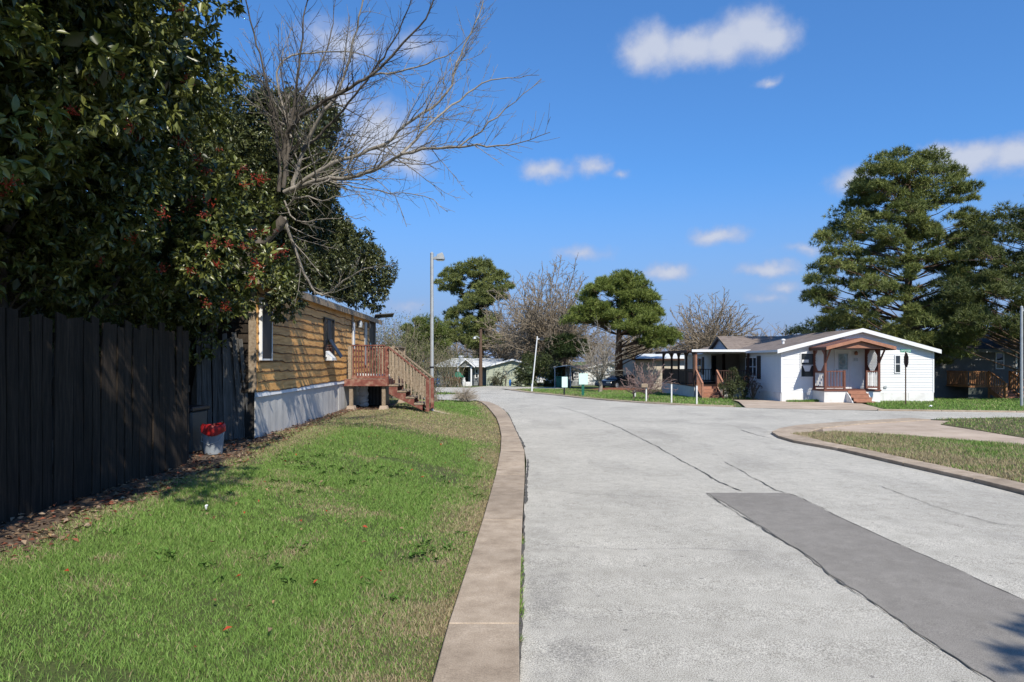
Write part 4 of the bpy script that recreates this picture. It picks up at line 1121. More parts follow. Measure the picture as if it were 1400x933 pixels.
bare_tree('bare_shrub', 'slim bare shrub at the left side of the pinkish shrub', P(866, 545), 1.9, .9, 57, m='bark_pink', cat='shrub', trunk_r=.04, fork=.15, nmain=11, rmin=.008, every=.13, twig_depth=3, lfac=.36)
bare_tree('bare_shrub', 'thin leafless sapling by the pale green end wall of the bungalow', G(-.6, 64.0), 2.2, .9, 58, cat='shrub', trunk_r=.05, fork=.3, nmain=5, rmin=.008, every=.25, twig_depth=2, lfac=.4)
# a far wood that reads as one mass
segs = []; rr = random.Random(77)
for k in range(150):
    x = rr.uniform(-45, 40); y = rr.uniform(84, 125) + max(0, -x) * .3; b = Vector((x, y, -1.3)); h = rr.uniform(4.2, 7.2) * (1.0 + (y - 84) * .004)
    segs += limb_segs([b, b + Vector((rr.gauss(0, .2), 0, h * .5)), b + Vector((rr.gauss(0, .4), 0, h))], .16, .03)
    for j in range(30):
        s = b + Vector((0, 0, h * rr.uniform(.2, .85))); a = rr.uniform(0, 6.28); l = h * rr.uniform(.15, .42)
        e = s + Vector((math.cos(a) * l * .8, math.sin(a) * l * .8, l * .75)); segs += limb_segs([s, e], .05, .012)
        for q in range(4):
            s2 = s.lerp(e, rr.uniform(.3, 1)); segs += limb_segs([s2, s2 + Vector((rr.gauss(0, .5), rr.gauss(0, .5), rr.uniform(.1, .9)))], .02, .008)
V, Fc = seg_mesh(np.array(segs), 3)
tag(link('distant_woodland', np_mesh('distant_woodland', V, Fc), M['bark_far']), 'grey brown leafless wood closing the view behind the houses', 'woodland', kind='stuff')
g = np.random.default_rng(5)                                # evergreen understorey of that wood
n = 46; cx_ = g.uniform(-45, 48, n); cy_ = g.uniform(88, 122, n) + np.maximum(0, -cx_) * .3
pd = np.stack([cx_, cy_, g.uniform(-.4, 2.2, n), g.uniform(1.2, 2.4, n)], 1)
V, Fc, Cc = pads_mesh(pd, 60, .5, .10, 6, ((.05, .065, .025), (.11, .125, .05)), 8)
tag(link('distant_undergrowth', np_mesh('distant_undergrowth', V, Fc, Cc), M['needle']), 'low green undergrowth along the far wood', 'undergrowth', kind='stuff')

# ---- shrubs
def leafy(name, label, ells, base, n, per, L, Wd, seed, pal, cat='shrub', m='leaf_far', stems=6, group=None, droop=.1, bm='bark', keep=None, lobes=12):
    t = thing(name, base, label, cat, group); rr = random.Random(seed)
    C, D, Nn, Ls, W_, cols, T, O = crown(ells, n, per, L, Wd, seed, keep, lobes=lobes, palette=pal, droop=droop)
    build_leaves('foliage', C, D, Nn, Ls, W_, cols, m, t)
    sg = []
    for k in range(stems):
        e = ells[k % len(ells)]; tip = Vector(e[0]) + Vector((rr.gauss(0, .4) * e[1][0], rr.gauss(0, .4) * e[1][1], rr.uniform(-.2, .6) * e[1][2]))
        b = Vector(base); sg += limb_segs(smooth_path([b - Vector((0, 0, .05)), b.lerp(tip, .5) + Vector((rr.gauss(0, .05), 0, .05)), tip], .25, rr, .01), .03 + .02 * (cat == 'tree'), .006)
    link('stems', tree_mesh('stems', sg, .012, 5), M[bm], t)
    return t
c = P(736, 529)
leafy('round_bush', 'large round dark evergreen bush beside the leaning white pole', [((c.x, c.y, c.z + 1.6), (1.85, 1.8, 1.35)), ((c.x - 1.0, c.y - .2, c.z + 1.2), (1.1, 1.2, 1.0)), ((c.x + 1.0, c.y, c.z + 1.35), (1.1, 1.2, 1.2))], c, 1500, 9, .16, .4, 61, ((.035, .05, .016), (.085, .105, .032)), stems=5)
c = P(1000, 546)
leafy('rounded_shrub', 'rounded green shrub at the right side of the side porch steps', [((c.x, c.y, c.z + .85), (.62, .62, .72)), ((c.x + .1, c.y, c.z + .5), (.66, .62, .5))], c, 700, 9, .075, .42, 62, ((.045, .06, .02), (.10, .115, .045)), stems=6)
c = G(12.55, 36.9)
leafy('dark_shrub', 'dark sparse shrub under the triple window of the white house', [((c.x - .1, c.y + .2, c.z + .7), (.42, 1.0, .62)), ((c.x, c.y - .7, c.z + .8), (.36, .7, .5))], c, 330, 8, .06, .42, 63, ((.025, .035, .016), (.06, .07, .032)), stems=16)
c = G(12.5, 35.4)
leafy('reddish_shrub', 'thin reddish leafed shrub by the corner of the white house', [((c.x, c.y, c.z + 1.0), (.32, .55, .40)), ((c.x + .05, c.y - .2, c.z + .65), (.25, .5, .35))], c, 120, 7, .06, .4, 64, ((.09, .035, .028), (.14, .08, .05)), stems=18)
# dry twiggy bush on the street corner
rr = random.Random(65); c = P(636, 549.5); dry = thing('dry_bush', c, 'round dry greyish brown bush on the grass corner by the street', 'bush')
segs = []
for k in range(190):
    a = rr.random() * 6.28; ph = rr.uniform(.03, 1.0); el = math.asin(min(1, ph)) if k % 3 else R(rr.uniform(5, 30))
    d = Vector((math.cos(a) * math.cos(el), math.sin(a) * math.cos(el), math.sin(el)))
    l = Vector((d.x * .80, d.y * .78, d.z * .92)).length * rr.uniform(.75, 1.03)
    pth = smooth_path([c + Vector((rr.gauss(0, .08), rr.gauss(0, .08), 0)), c + d * l * .5 + Vector((0, 0, .12)), c + d * l], .2, rr, .012)
    segs += limb_segs(pth, .008, .004); twigs(pth, .010, .004, rr, segs, 2, .075, .32, (20, 60), .12, .0045, .3, .12)
link('twigs', tree_mesh('twigs', segs, .02, 3), mat('dry_twig', [(.30, .25, .19), (.46, .40, .33)], 3, .9, 0), dry)
link('twig_tips', tree_mesh('twig_tips', [s for i, s in enumerate(segs) if i % 9 == 0 and s[6] < .005] or segs[:3], .02, 3), M['bark_pink'], dry)
# willowy thicket behind the wooden house
c = G(-6.0, 30.5); rr = random.Random(66)
def willow(label, c, h, sx, n, seed, pal):
    g = np.random.default_rng(seed); rr = random.Random(seed); t = thing('willowy_bush', c, label, 'bush', 'pale leafy bushes behind the wooden house'); sg = []; lv = []
    for k in range(n):
        b = c + Vector((rr.gauss(0, sx * .32), rr.gauss(0, sx * .35), 0)); hh = h * rr.uniform(.55, 1.0)
        tip = b + Vector((rr.gauss(0, sx * .42), rr.gauss(0, sx * .42), hh))
        pth = smooth_path([b, b.lerp(tip, .55) + Vector((0, 0, .2)), tip], .3, rr, .03); sg += limb_segs(pth, .02, .005)
        for p in pth[1:]:
            for j in range(9):
                lv.append((p.x + rr.gauss(0, .22), p.y + rr.gauss(0, .22), p.z + rr.gauss(0, .22)))
    link('stems', tree_mesh('stems', sg, .03, 4), M['bark_far'], t)
    C = np.array(lv); m = len(C); D = unit(g.normal(size=(m, 3)) + np.array([0, 0, .5])); a, b = np.array(pal[0]), np.array(pal[1]); q = g.random((m, 1))
    build_leaves('foliage', C, D, unit(g.normal(size=(m, 3)) + np.array([0, 0, 1.])), g.uniform(.08, .17, m), g.uniform(.018, .034, m), a * (1 - q) + b * q, 'leaf_far', t)
willow('tall yellow green willowy bush right behind the stair of the wooden house', G(-5.0, 29.3), 3.7, 1.7, 95, 66, ((.10, .11, .045), (.23, .225, .11)))
willow('lower greyish willowy bush just left of the steel light pole', G(-4.0, 31.0), 2.9, 1.3, 60, 67, ((.10, .10, .055), (.20, .19, .11)))
willow('straggly olive bush right of the steel light pole base, before the bungalow', G(-5.6, 60.0), 3.6, 1.8, 60, 68, ((.08, .085, .03), (.17, .165, .075)))
# trees outside the frame that shade the street and the grey house
tr_ = leafy('shade_tree', 'leafy tree beside the right kerb just behind the viewpoint', [((5.74, -2.28, 5.0), (1.2, .9, .9)), ((7.0, -3.1, 5.6), (1.1, 1.1, 1.0))], G(7.7, -3.0), 1200, 9, .11, .42, 71, ((.045, .065, .02), (.10, .13, .035)), cat='tree', stems=8)

# ================================================================== FENCES, BUCKET
rr = random.Random(3)
def plank_mesh(w, h, th, seed, warp=.012):
    """old picket: uneven top, slightly bowed, chipped foot"""
    q = random.Random(seed); n = 5; vs = []
    dx, dy = q.uniform(-.012, .012), 0
    for i in range(n + 1):
        t = i / n; b = warp * math.sin(t * 3.1 + q.random() * 6) * q.uniform(.3, 1); s = q.uniform(-.004, .004)
        z0 = t * h + (q.uniform(-.02, .02) if i == 0 else 0)
        za, zb = z0, z0
        if i == n: za += q.uniform(-.03, .02); zb += q.uniform(-.03, .02)
        x = b * .6 + dx * t
        vs += [(x - th / 2, -w / 2 + s, za), (x + th / 2, -w / 2 + s, za), (x + th / 2, w / 2 + s, zb), (x - th / 2, w / 2 + s, zb)]
    fs = [(0, 3, 2, 1), (n * 4, n * 4 + 1, n * 4 + 2, n * 4 + 3)]
    for i in range(n):
        o = i * 4
        for k in range(4): fs.append((o + k, o + (k + 1) % 4, o + 4 + (k + 1) % 4, o + 4 + k))
    mb = MB(); mb.add(vs, fs); return mb.mesh('plank')
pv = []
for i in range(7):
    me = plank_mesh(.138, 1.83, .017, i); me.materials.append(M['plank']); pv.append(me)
pg = []
for i in range(6):
    me = plank_mesh(.125, 1.86, .017, 40 + i, .03); me.materials.append(M['plank_grey']); pg.append(me)
FX = -4.32
fence = thing('wooden_fence', G(FX, 6.0), 'long weathered dark board fence in shade along the left edge of the lawn', 'fence')
y = 2.4; i = 0
while y < 9.12:
    z = float(gz(FX, y)) - .02 + rr.uniform(-.012, .02)
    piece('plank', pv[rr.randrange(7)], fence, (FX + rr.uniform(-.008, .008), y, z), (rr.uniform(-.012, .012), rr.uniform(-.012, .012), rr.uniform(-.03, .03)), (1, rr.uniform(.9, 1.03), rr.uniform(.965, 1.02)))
    y += .141 + rr.uniform(.001, .010) + (.03 if rr.random() < .07 else 0)
for z in (.35, 1.0, 1.6):
    mb = MB(); mb.bar((FX - .035, 2.3, .22 + z), (FX - .035, 9.2, .22 + z), .04, .09); mb.build('rail', M['plank'], fence)
for yy in (2.5, 4.8, 7.1, 9.2):
    mb = MB(); mb.bar((FX - .10, yy, 0), (FX - .10, yy, 2.0), .09); mb.build('post', M['plank'], fence)
gate = thing('leaning_fence_panel', G(-4.95, 12.0), 'grey split fence boards leaning against the end of the wooden house', 'fence')
k = 0
for s in np.linspace(0, 1, 12):
    p = Vector((-5.28, 11.55, 0)).lerp(Vector((-4.54, 12.12, 0)), s)
    tilt = R(1.0 + 13.5 * max(0, s - .45) ** 1.15)
    ang = math.atan2(.57, .74)
    p.z = float(gz(p.x, p.y)) - .02
    o = piece('plank', pg[k % 6], gate, p, (0, 0, 0), (1, rr.uniform(.78, 1.0) * .66, rr.uniform(.93, 1.02)))
    o.rotation_euler = (Matrix.Rotation(ang - R(90), 4, 'Z') @ Matrix.Rotation(tilt, 4, 'X') @ Matrix.Rotation(R(rr.uniform(-2, 2)), 4, 'Y')).to_euler()
    k += 1
for z in (.45, 1.45):
    mb = MB(); mb.bar((-5.34, 11.55, .22 + z), (-4.72, 12.05, .22 + z), .04, .08); mb.build('rail', M['plank_grey'], gate)
# dark bin in the gap
b = G(-4.95, 10.3); bin_ = thing('storage_bin', b, 'dark lidded bin in the shaded gap between the two fences', 'bin')
mb = MB(); mb.prism([(b.y - .22, b.z), (b.y + .22, b.z), (b.y + .27, b.z + .62), (b.y - .27, b.z + .62)], 'x', b.x - .24, b.x + .24); mb.build('body', mat('dark_bin', [(.045, .05, .05), (.06, .065, .065)], 4, .5, .05), bin_, bevel=.02)
mb = MB(); mb.box(b.x - .27, b.x + .27, b.y - .30, b.y + .30, b.z + .625, b.z + .69); mb.build('lid', M['black'], bin_, bevel=.015)
# bucket
b = P(292, 620.5); bk = thing('bucket', b, 'pale blue grey plastic bucket with a red bag folded over its rim', 'bucket')
mb = MB(); mb.lathe(b, [(.122, 0), (.127, .004), (.150, .30), (.153, .30), (.155, .318), (.152, .325), (.156, .335), (.158, .350), (.152, .355), (.146, .36), (.140, .355), (.118, .02)], 28, close=False)
mb.lathe(b, [(.001, .012), (.122, .012)], 28, close=False); mb.build('body', M['bucket'], bk, smooth=True)
mb = MB(); n = 28; vs = []
for j, (r, z) in enumerate([(.150, .356), (.168, .325), (.170, .375), (.168, .43), (.150, .455), (.135, .40)]):
    for k in range(n):
        t = 6.2832 * k / n; wv = .004 * math.sin(5 * t + j) + .002 * math.sin(11 * t)
        drop = (.03 * math.sin(t * 2 + 1) - .02) if j == 1 else (.012 * math.sin(2 * t) - .015 if j in (3, 4) else 0)
        vs.append((b.x + (r + wv) * math.cos(t), b.y + (r + wv) * math.sin(t), b.z + z + drop))
mb.add(vs, [(j * n + k, j * n + (k + 1) % n, (j + 1) * n + (k + 1) % n, (j + 1) * n + k) for j in range(5) for k in range(n)]); mb.build('bag', M['red_cloth'], bk, smooth=True)
mb = MB(); mb.tube([(b.x - .157, b.y, b.z + .31), (b.x - .13, b.y - .11, b.z + .20), (b.x, b.y - .165, b.z + .15), (b.x + .13, b.y - .11, b.z + .20), (b.x + .157, b.y, b.z + .31)], .004, 6); mb.build('handle', M['galv'], bk)

# ================================================================== WOODEN HOUSE
HX, HY0, HY1, HB, ZS, ZE = -4.52, 12.0, 24.0, -9.6, 1.06, 2.98
def hx(y): return HX - .033 * (y - HY0)                     # the wall falls back a little
wh = thing('wooden_house', G(HX, HY0), 'mobile home clad in rough golden wavy edged boards over a grey skirt', 'house')
mb = MB(); vs = [(hx(HY0) - .02, HY0, .1), (hx(HY1) - .02, HY1, .1), (HB, HY1, .1), (HB, HY0, .1)]
mb.add(vs + [(p[0], p[1], ZE + .12) for p in vs], [(3, 2, 1, 0), (4, 5, 6, 7), (0, 1, 5, 4), (1, 2, 6, 5), (2, 3, 7, 6), (3, 0, 4, 7)]); mb.build('wall_core', M['dark'], wh)
# waney boards
rows = 11; rh = (ZE - ZS) / rows
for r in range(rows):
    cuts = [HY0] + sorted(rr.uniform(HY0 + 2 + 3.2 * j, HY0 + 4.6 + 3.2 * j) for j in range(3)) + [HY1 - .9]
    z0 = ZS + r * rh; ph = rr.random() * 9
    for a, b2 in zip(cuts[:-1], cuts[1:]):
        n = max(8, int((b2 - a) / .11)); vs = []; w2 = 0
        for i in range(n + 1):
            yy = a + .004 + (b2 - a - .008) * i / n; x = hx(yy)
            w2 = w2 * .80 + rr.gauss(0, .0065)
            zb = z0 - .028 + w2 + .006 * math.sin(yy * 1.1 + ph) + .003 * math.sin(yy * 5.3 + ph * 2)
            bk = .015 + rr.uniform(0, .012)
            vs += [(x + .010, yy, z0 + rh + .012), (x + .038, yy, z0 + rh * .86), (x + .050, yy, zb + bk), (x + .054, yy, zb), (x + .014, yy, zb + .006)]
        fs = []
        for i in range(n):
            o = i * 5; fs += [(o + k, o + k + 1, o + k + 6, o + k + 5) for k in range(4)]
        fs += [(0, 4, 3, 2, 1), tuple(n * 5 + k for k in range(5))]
        m2 = MB(); m2.add(vs, fs); me = m2.mesh('board'); me.materials.clear(); me.materials.append(M['siding_wood']); me.materials.append(M['bark_lap_shade'])
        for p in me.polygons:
            if p.index % 4 >= 2 and p.index < n * 4: p.material_index = 1  # lower strip: bark edge, with the lap's shadow line put into its colour
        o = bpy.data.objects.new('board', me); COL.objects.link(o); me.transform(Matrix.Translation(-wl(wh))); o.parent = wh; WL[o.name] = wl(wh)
# skirt panels with trim
ys = [HY0, 13.9, 15.3, 16.1, 17.2, 18.6, 20.0, 21.6, 23.2, HY1]
for a, b2 in zip(ys[:-1], ys[1:]):
    mb = MB(); off = rr.uniform(.0, .02); n = max(2, int((b2 - a) / .2)); vs = []
    for i in range(n + 1):
        yy = a + .006 + (b2 - a - .012) * i / n; k = .008 * (i % 2)
        vs += [(hx(yy) + off + k, yy, .12), (hx(yy) + off + k, yy, ZS - .10), (hx(yy) + off - .02, yy, .12), (hx(yy) + off - .02, yy, ZS - .10)]
    fs = []
    for i in range(n):
        o = i * 4; fs += [(o, o + 4, o + 5, o + 1), (o + 2, o + 3, o + 7, o + 6), (o + 1, o + 5, o + 7, o + 3)]
    fs += [(0, 1, 3, 2), (n * 4, n * 4 + 2, n * 4 + 3, n * 4 + 1)]
    mb.add(vs, fs); mb.build('skirt_panel', M['skirt'], wh)
mb = MB(); mb.add([(hx(HY0) + .0, HY0 - .01, ZS - .115), (hx(HY1) + .0, HY1, ZS - .115), (hx(HY1) + .055, HY1, ZS - .105), (hx(HY0) + .055, HY0 - .01, ZS - .105), (hx(HY0), HY0 - .01, ZS - .012), (hx(HY1), HY1, ZS - .012), (hx(HY1) + .038, HY1, ZS - .022), (hx(HY0) + .038, HY0 - .01, ZS - .022)],
        [(0, 1, 2, 3), (4, 7, 6, 5), (3, 2, 6, 7), (0, 4, 5, 1), (0, 3, 7, 4), (1, 5, 6, 2)]); mb.build('skirt_trim', M['white'], wh)
mb = MB(); mb.box(hx(13.45) - .012, hx(13.45) + .012, 13.35, 13.6, .62, .78); mb.build('vent', M['galv'], wh)
mb = MB(); mb.tube([(hx(20.6) - .02, 20.6, .84), (hx(20.6) + .07, 20.6, .84), (hx(20.6) + .08, 20.6, .74)], .03, 8); mb.build('vent_pipe', M['white'], wh)
# corner board, front end wall
mb = MB(); mb.box(HX - .10, HX + .03, HY0 - .03, HY0 + .0, ZS - .02, ZE); mb.build('corner_board', M['trim_wood'], wh)
for r in range(rows):
    mb = MB(); z0 = ZS + r * rh; mb.prism([(HY0 - .045, z0 - .02), (HY0 - .012, z0 + rh), (HY0 - .004, z0 + rh), (HY0 - .004, z0 - .02)], 'x', HX - 5, HX - .105); mb.build('board', M['plank'], wh)  # dark fence colour painted in for shade; the golden siding would continue here
# roof
mb = MB()
ov = .16; ya, yb = HY0 - .35, HY1 + 1.1
xe0, xe1 = hx(ya) + ov, hx(yb) + ov
mb.add([(xe0, ya, ZE + .02), (xe1, yb, ZE + .02), (-7.2, yb, ZE + .62), (-7.2, ya, ZE + .62), (xe0, ya, ZE + .09), (xe1, yb, ZE + .09), (-7.2, yb, ZE + .70), (-7.2, ya, ZE + .70)],
       [(3, 2, 1, 0), (4, 5, 6, 7), (0, 1, 5, 4), (1, 2, 6, 5), (2, 3, 7, 6), (3, 0, 4, 7)])
mb.add([(-7.2, ya, ZE + .62), (-7.2, yb, ZE + .62), (-10.1, yb, ZE - .02), (-10.1, ya, ZE - .02), (-7.2, ya, ZE + .70), (-7.2, yb, ZE + .70), (-10.1, yb, ZE + .06), (-10.1, ya, ZE + .06)],
       [(3, 2, 1, 0), (4, 5, 6, 7), (0, 1, 5, 4), (1, 2, 6, 5), (2, 3, 7, 6), (3, 0, 4, 7)])
mb.build('roof', M['shingle_wood'], wh)
mb = MB(); mb.add([(xe0 + .004, ya, ZE - .075), (xe1 + .004, yb, ZE - .075), (xe1 + .028, yb, ZE - .075), (xe0 + .028, ya, ZE - .075), (xe0 + .004, ya, ZE + .055), (xe1 + .004, yb, ZE + .055), (xe1 + .028, yb, ZE + .055), (xe0 + .028, ya, ZE + .055)],
        [(3, 2, 1, 0), (4, 5, 6, 7), (0, 1, 5, 4), (1, 2, 6, 5), (2, 3, 7, 6), (3, 0, 4, 7)]); mb.build('fascia', M['trim_wood'], wh)
mb = MB(); mb.add([(hx(ya), ya + .02, ZE - .0), (hx(yb), yb - .02, ZE - .0), (xe1, yb - .02, ZE - .055), (xe0, ya + .02, ZE - .055)], [(0, 1, 2, 3)]); mb.build('soffit', M['bark_lap_shade'], wh)
mb = MB(); mb.prism([(HX + .02, ZE), (-7.2, ZE + .62), (-9.6, ZE + .1), (-9.6, ZE)], 'y', HY0 + .0, HY0 + .04); mb.build('gable_end', M['plank'], wh)
# first window, a tall black pane in a thin pale frame
def wallbox(y0, y1, z0, z1, d0, d1):
    vs = [(hx(y) + d, y, z) for z in (z0, z1) for y, d in ((y0, d0), (y1, d0), (y1, d1), (y0, d1))]
    return vs, [(3, 2, 1, 0), (4, 5, 6, 7), (0, 1, 5, 4), (1, 2, 6, 5), (2, 3, 7, 6), (3, 0, 4, 7)]
def frame(parent, y0, y1, z0, z1, t, m, name='window_frame'):
    mb = MB()
    for a in ((y0, y1, z0, z0 + t), (y0, y1, z1 - t, z1), (y0, y0 + t, z0 + t, z1 - t), (y1 - t, y1, z0 + t, z1 - t)): mb.add(*wallbox(*a, .02, .10))
    return mb.build(name, m, parent)
f1 = frame(wh, 12.08, 12.68, 1.60, 2.72, .03, M['white'], 'window')
mb = MB(); mb.add(*wallbox(12.11, 12.65, 1.63, 2.69, .03, .085)); mb.build('pane', M['black'], f1)
# second opening: dark pane, black shutter propped out, white hood under it
f2 = frame(wh, 16.75, 17.75, 1.66, 2.66, .03, M['black'], 'window')
mb = MB(); mb.add(*wallbox(16.78, 17.72, 1.69, 2.63, .03, .07)); mb.build('pane', M['glass'], f2)
mb = MB(); x = hx(17.2)
mb.bar((x + .07, 17.25, 2.62), (x + .09, 17.25, 2.12), .30, .02, (1, 0, 0)); mb.bar((x + .09, 17.25, 2.13), (x + .36, 17.35, 1.68), .34, .025, (1, 0, .6)); mb.build('shutter', M['black'], wh, bevel=.004)
mb = MB(); mb.prism([(x + .05, 1.86), (x + .05, 1.60), (x + .24, 1.60), (x + .24, 1.66)], 'y', 16.9, 17.35); mb.build('hood', M['white'], wh)
# white plastic strip and post at the landing
mb = MB(); mb.add(*wallbox(20.15, 20.32, 1.0, ZE - .02, .02, .085)); mb.build('corner_board', M['trim_wood'], wh)
mb = MB(); mb.add(*wallbox(20.12, 20.34, 1.95, 2.72, .09, .12)); mb.build('white_strip', M['white'], wh)
# wall lamp, door, second strip
mb = MB(); xx = hx(21.1); mb.lathe((xx + .12, 21.1, 2.60), [(.03, 0), (.07, .02), (.08, .16), (.05, .22), (.02, .24)], 12); mb.bar((xx, 21.1, 2.78), (xx + .12, 21.1, 2.8), .04); mb.build('wall_lamp', M['galv'], wh, smooth=True)
mb = MB(); mb.add(*wallbox(22.25, 22.62, 1.45, 2.85, .04, .075)); mb.build('shutter', M['galv'], wh)
mb = MB(); xx = hx(22.9); mb.lathe((xx + .10, 22.85, 2.68), [(.03, 0), (.06, .02), (.06, .12), (.02, .18)], 12); mb.build('wall_lamp', M['trim_wood'], wh, smooth=True)
# recess at the far end with its post
mb = MB(); mb.add(*wallbox(HY1 - .88, HY1 - .82, ZS, ZE, .0, .06)); mb.build('corner_board', M['trim_wood'], wh)
mb = MB(); mb.add(*wallbox(HY1 - .80, HY1 + .25, ZS + .9, ZE - .02, -.05, .03)); mb.build('screen', M['black'], wh)  # black sheet standing in for the shade inside the covered recess
mb = MB(); mb.add(*wallbox(HY1 - .80, HY1 + .25, ZS, ZS + .9, -.05, .03)); mb.build('recess_base', M['siding_wood'], wh)
mb = MB(); mb.add(*wallbox(HY1 + .25, HY1 + .38, .1, ZE - .02, -.05, .07)); mb.build('porch_post', M['trim_wood'], wh)
mb = MB(); mb.add(*wallbox(HY1 - .62, HY1 - .5, 2.05, 2.2, .032, .05)); mb.build('notice', M['sign_mint'], wh)
mb = MB(); c = Vector((xe1 - .1, yb - .3, ZE + .12)); mb.bar(c, c + Vector((.15, .1, .12)), .03); mb.bar(c + Vector((-.1, 0, .10)), c + Vector((.55, .2, .16)), .5, .03, (0, .2, 1)); mb.build('antenna', M['black'], wh)

# deck with stair
DK0, DK1, DX0, DX1, DZ = 19.2, 22.3, -4.78, -3.5, 1.08
gzd = .22
dk = thing('wooden_deck', (DX0 + .6, DK0, gzd), 'faded red raised deck with a stair down to the lawn beside the wooden house', 'deck')
nb = 9
for k in range(nb):
    mb = MB(); x0 = DX0 + (DX1 - DX0) * k / nb; mb.box(x0 + .004, x0 + (DX1 - DX0) / nb - .004, DK0 + .0, DK1, DZ - .035, DZ); mb.build('deck_board', M['trim_wood'], dk)
mb = MB(); mb.box(DX0, DX1, DK0 - .045, DK0 - .003, DZ - .20, DZ - .01); mb.build('rim_board', M['red_wood'], dk)
mb = MB(); mb.box(DX1 + .003, DX1 + .04, DK0 - .045, DK1, DZ - .20, DZ - .01); mb.build('rim_board', M['red_wood'], dk)
for x, yy in ((DX0 + .24, DK0 + .04), (DX1 - .12, DK0 + .04), (DX1 - .12, DK1 - .1)):
    mb = MB(); mb.box(x - .05, x + .05, yy - .0, yy + .10, gzd - .1, DZ - .205); mb.build('post', M['trim_wood'], dk)
    mb = MB(); mb.prism([(x - .14, gzd - .05), (x + .14, gzd - .05), (x + .09, gzd + .10), (x - .09, gzd + .10)], 'y', yy - .08, yy + .18); mb.build('footing', M['concrete'], dk)
RT = 2.0
def rail_run(parent, a, b, zlo, zhi, n, mcap, mbal, w=.035, cap=.09, low=True):
    """balusters from a to b with a cap and a lower rail"""
    a, b = Vector(a), Vector(b)
    me = MB().box(-w / 2, w / 2, -w / 2, w / 2, 0, 1).mesh('baluster')
    for i in range(n):
        p = a.lerp(b, (i + .5) / n); me2 = me if i else me
        if not me.materials: me.materials.append(mbal)
        piece('baluster', me, parent, (p.x, p.y, p.z + zlo), (0, 0, 0), (1, 1, zhi - zlo))
    mb = MB(); mb.bar(a + Vector((0, 0, zhi + .02)), b + Vector((0, 0, zhi + .02)), cap, .04); mb.build('top_rail', mcap, parent)
    if low: mb = MB(); mb.bar(a + Vector((0, 0, zlo + .03)), b + Vector((0, 0, zlo + .03)), .04, .08); mb.build('lower_rail', mcap, parent)
def pst(parent, x, yy, z0, z1, m, w=.09):
    mb = MB(); mb.box(x - w / 2, x + w / 2, yy - w / 2, yy + w / 2, z0, z1); return mb.build('post', m, parent)
pst(dk, DX0 + .22, DK0 + .02, DZ, RT, M['trim_wood']); pst(dk, DX1 - .02, DK0 + .02, DZ - .19, RT - .01, M['red_wood'])
pst(dk, DX1 - .02, DK1 - .05, DZ - .19, RT - .01, M['trim_wood']); pst(dk, DX1 - .02, DK0 + 1.05, DZ, RT, M['trim_wood'])
rail_run(dk, (DX0 + .27, DK0 + .02, 0), (DX1 - .07, DK0 + .02, 0), DZ + .02, RT, 12, M['red_wood'], M['red_wood'])
rail_run(dk, (DX0 + .27, DK1 - .05, 0), (DX1 - .07, DK1 - .05, 0), DZ + .02, RT, 8, M['trim_wood'], M['trim_wood'])
rail_run(dk, (DX1 - .02, DK0 + 1.1, 0), (DX1 - .02, DK1 - .1, 0), DZ + .02, RT, 7, M['trim_wood'], M['trim_wood'])
mb = MB(); mb.bar((DX0 + .3, DK0 + .5, DZ + .10), (DX1 - .1, DK0 + .8, DZ + .06), .25, .10); mb.build('folded_tarp', M['white_dirty'], dk)
# stair going right, between two railings
nst = 5; SX1 = -2.32; run = (SX1 - DX1) / nst
for yy in (DK0, DK0 + .98):
    poly = [(DX1 + .045, DZ - .02)]
    for k in range(nst):
        z = DZ - .02 - (k + 0) * (DZ - gzd) / nst; z2 = z - (DZ - gzd) / nst
        poly += [(DX1 + .045 + run * k, z), (DX1 + .045 + run * k, z2)] if k else [(DX1 + .045, z2)]
    poly = [(DX1 + .045, DZ - .03)]
    z = DZ - .03; rise = (DZ - gzd) / nst
    for k in range(nst):
        poly += [(DX1 + .045 + run * k, z - rise)] if k == 0 else [(DX1 + .045 + run * k, z), (DX1 + .045 + run * k, z - rise)]
        z -= rise
    poly += [(SX1, gzd + .0), (SX1 - .12, gzd - .06), (DX1 + .045, DZ - .42)]
    mb = MB(); mb.prism(poly, 'y', yy - .04, yy); mb.build('stringer', M['red_wood'], dk)
for k in range(1, nst):
    mb = MB(); z = DZ - k * (DZ - gzd) / nst; x0 = DX1 + .045 + run * (k - 1); mb.box(x0, x0 + run + .02, DK0 - .06, DK0 + 1.0, z - .03 + .0, z + .012); mb.build('step', M['trim_wood'], dk)
for yy, mc in ((DK0 - .065, 'red_wood'), (DK0 + 1.03, 'trim_wood')):
    a, b2 = Vector((DX1 + .03, yy, RT - .02)), Vector((SX1 - .02, yy, gzd + .86))
    pst(dk, SX1 - .04, yy, gzd - .05, gzd + .86, M['red_wood'])
    if yy > DK0: pst(dk, DX1 + .09, yy, gzd + .3, RT - .02, M['trim_wood'])
    mb = MB(); mb.bar(a, b2, .09, .04); mb.build('hand_rail', M[mc], dk)
    mb = MB(); mb.bar(a + Vector((.0, .02, -.52)), b2 + Vector((0, .02, -.50)), .03, .11); mb.build('mid_rail', M['trim_wood'], dk)
    nn = 11; me = MB().box(-.018, .018, -.018, .018, 0, 1).mesh('baluster'); me.materials.append(M['trim_wood'])
    for i in range(nn):
        p = a.lerp(b2, (i + .6) / (nn + .4)); zb = p.z - .80
        piece('baluster', me, dk, (p.x, yy, zb), (0, 0, 0), (1, 1, p.z - zb - .02))
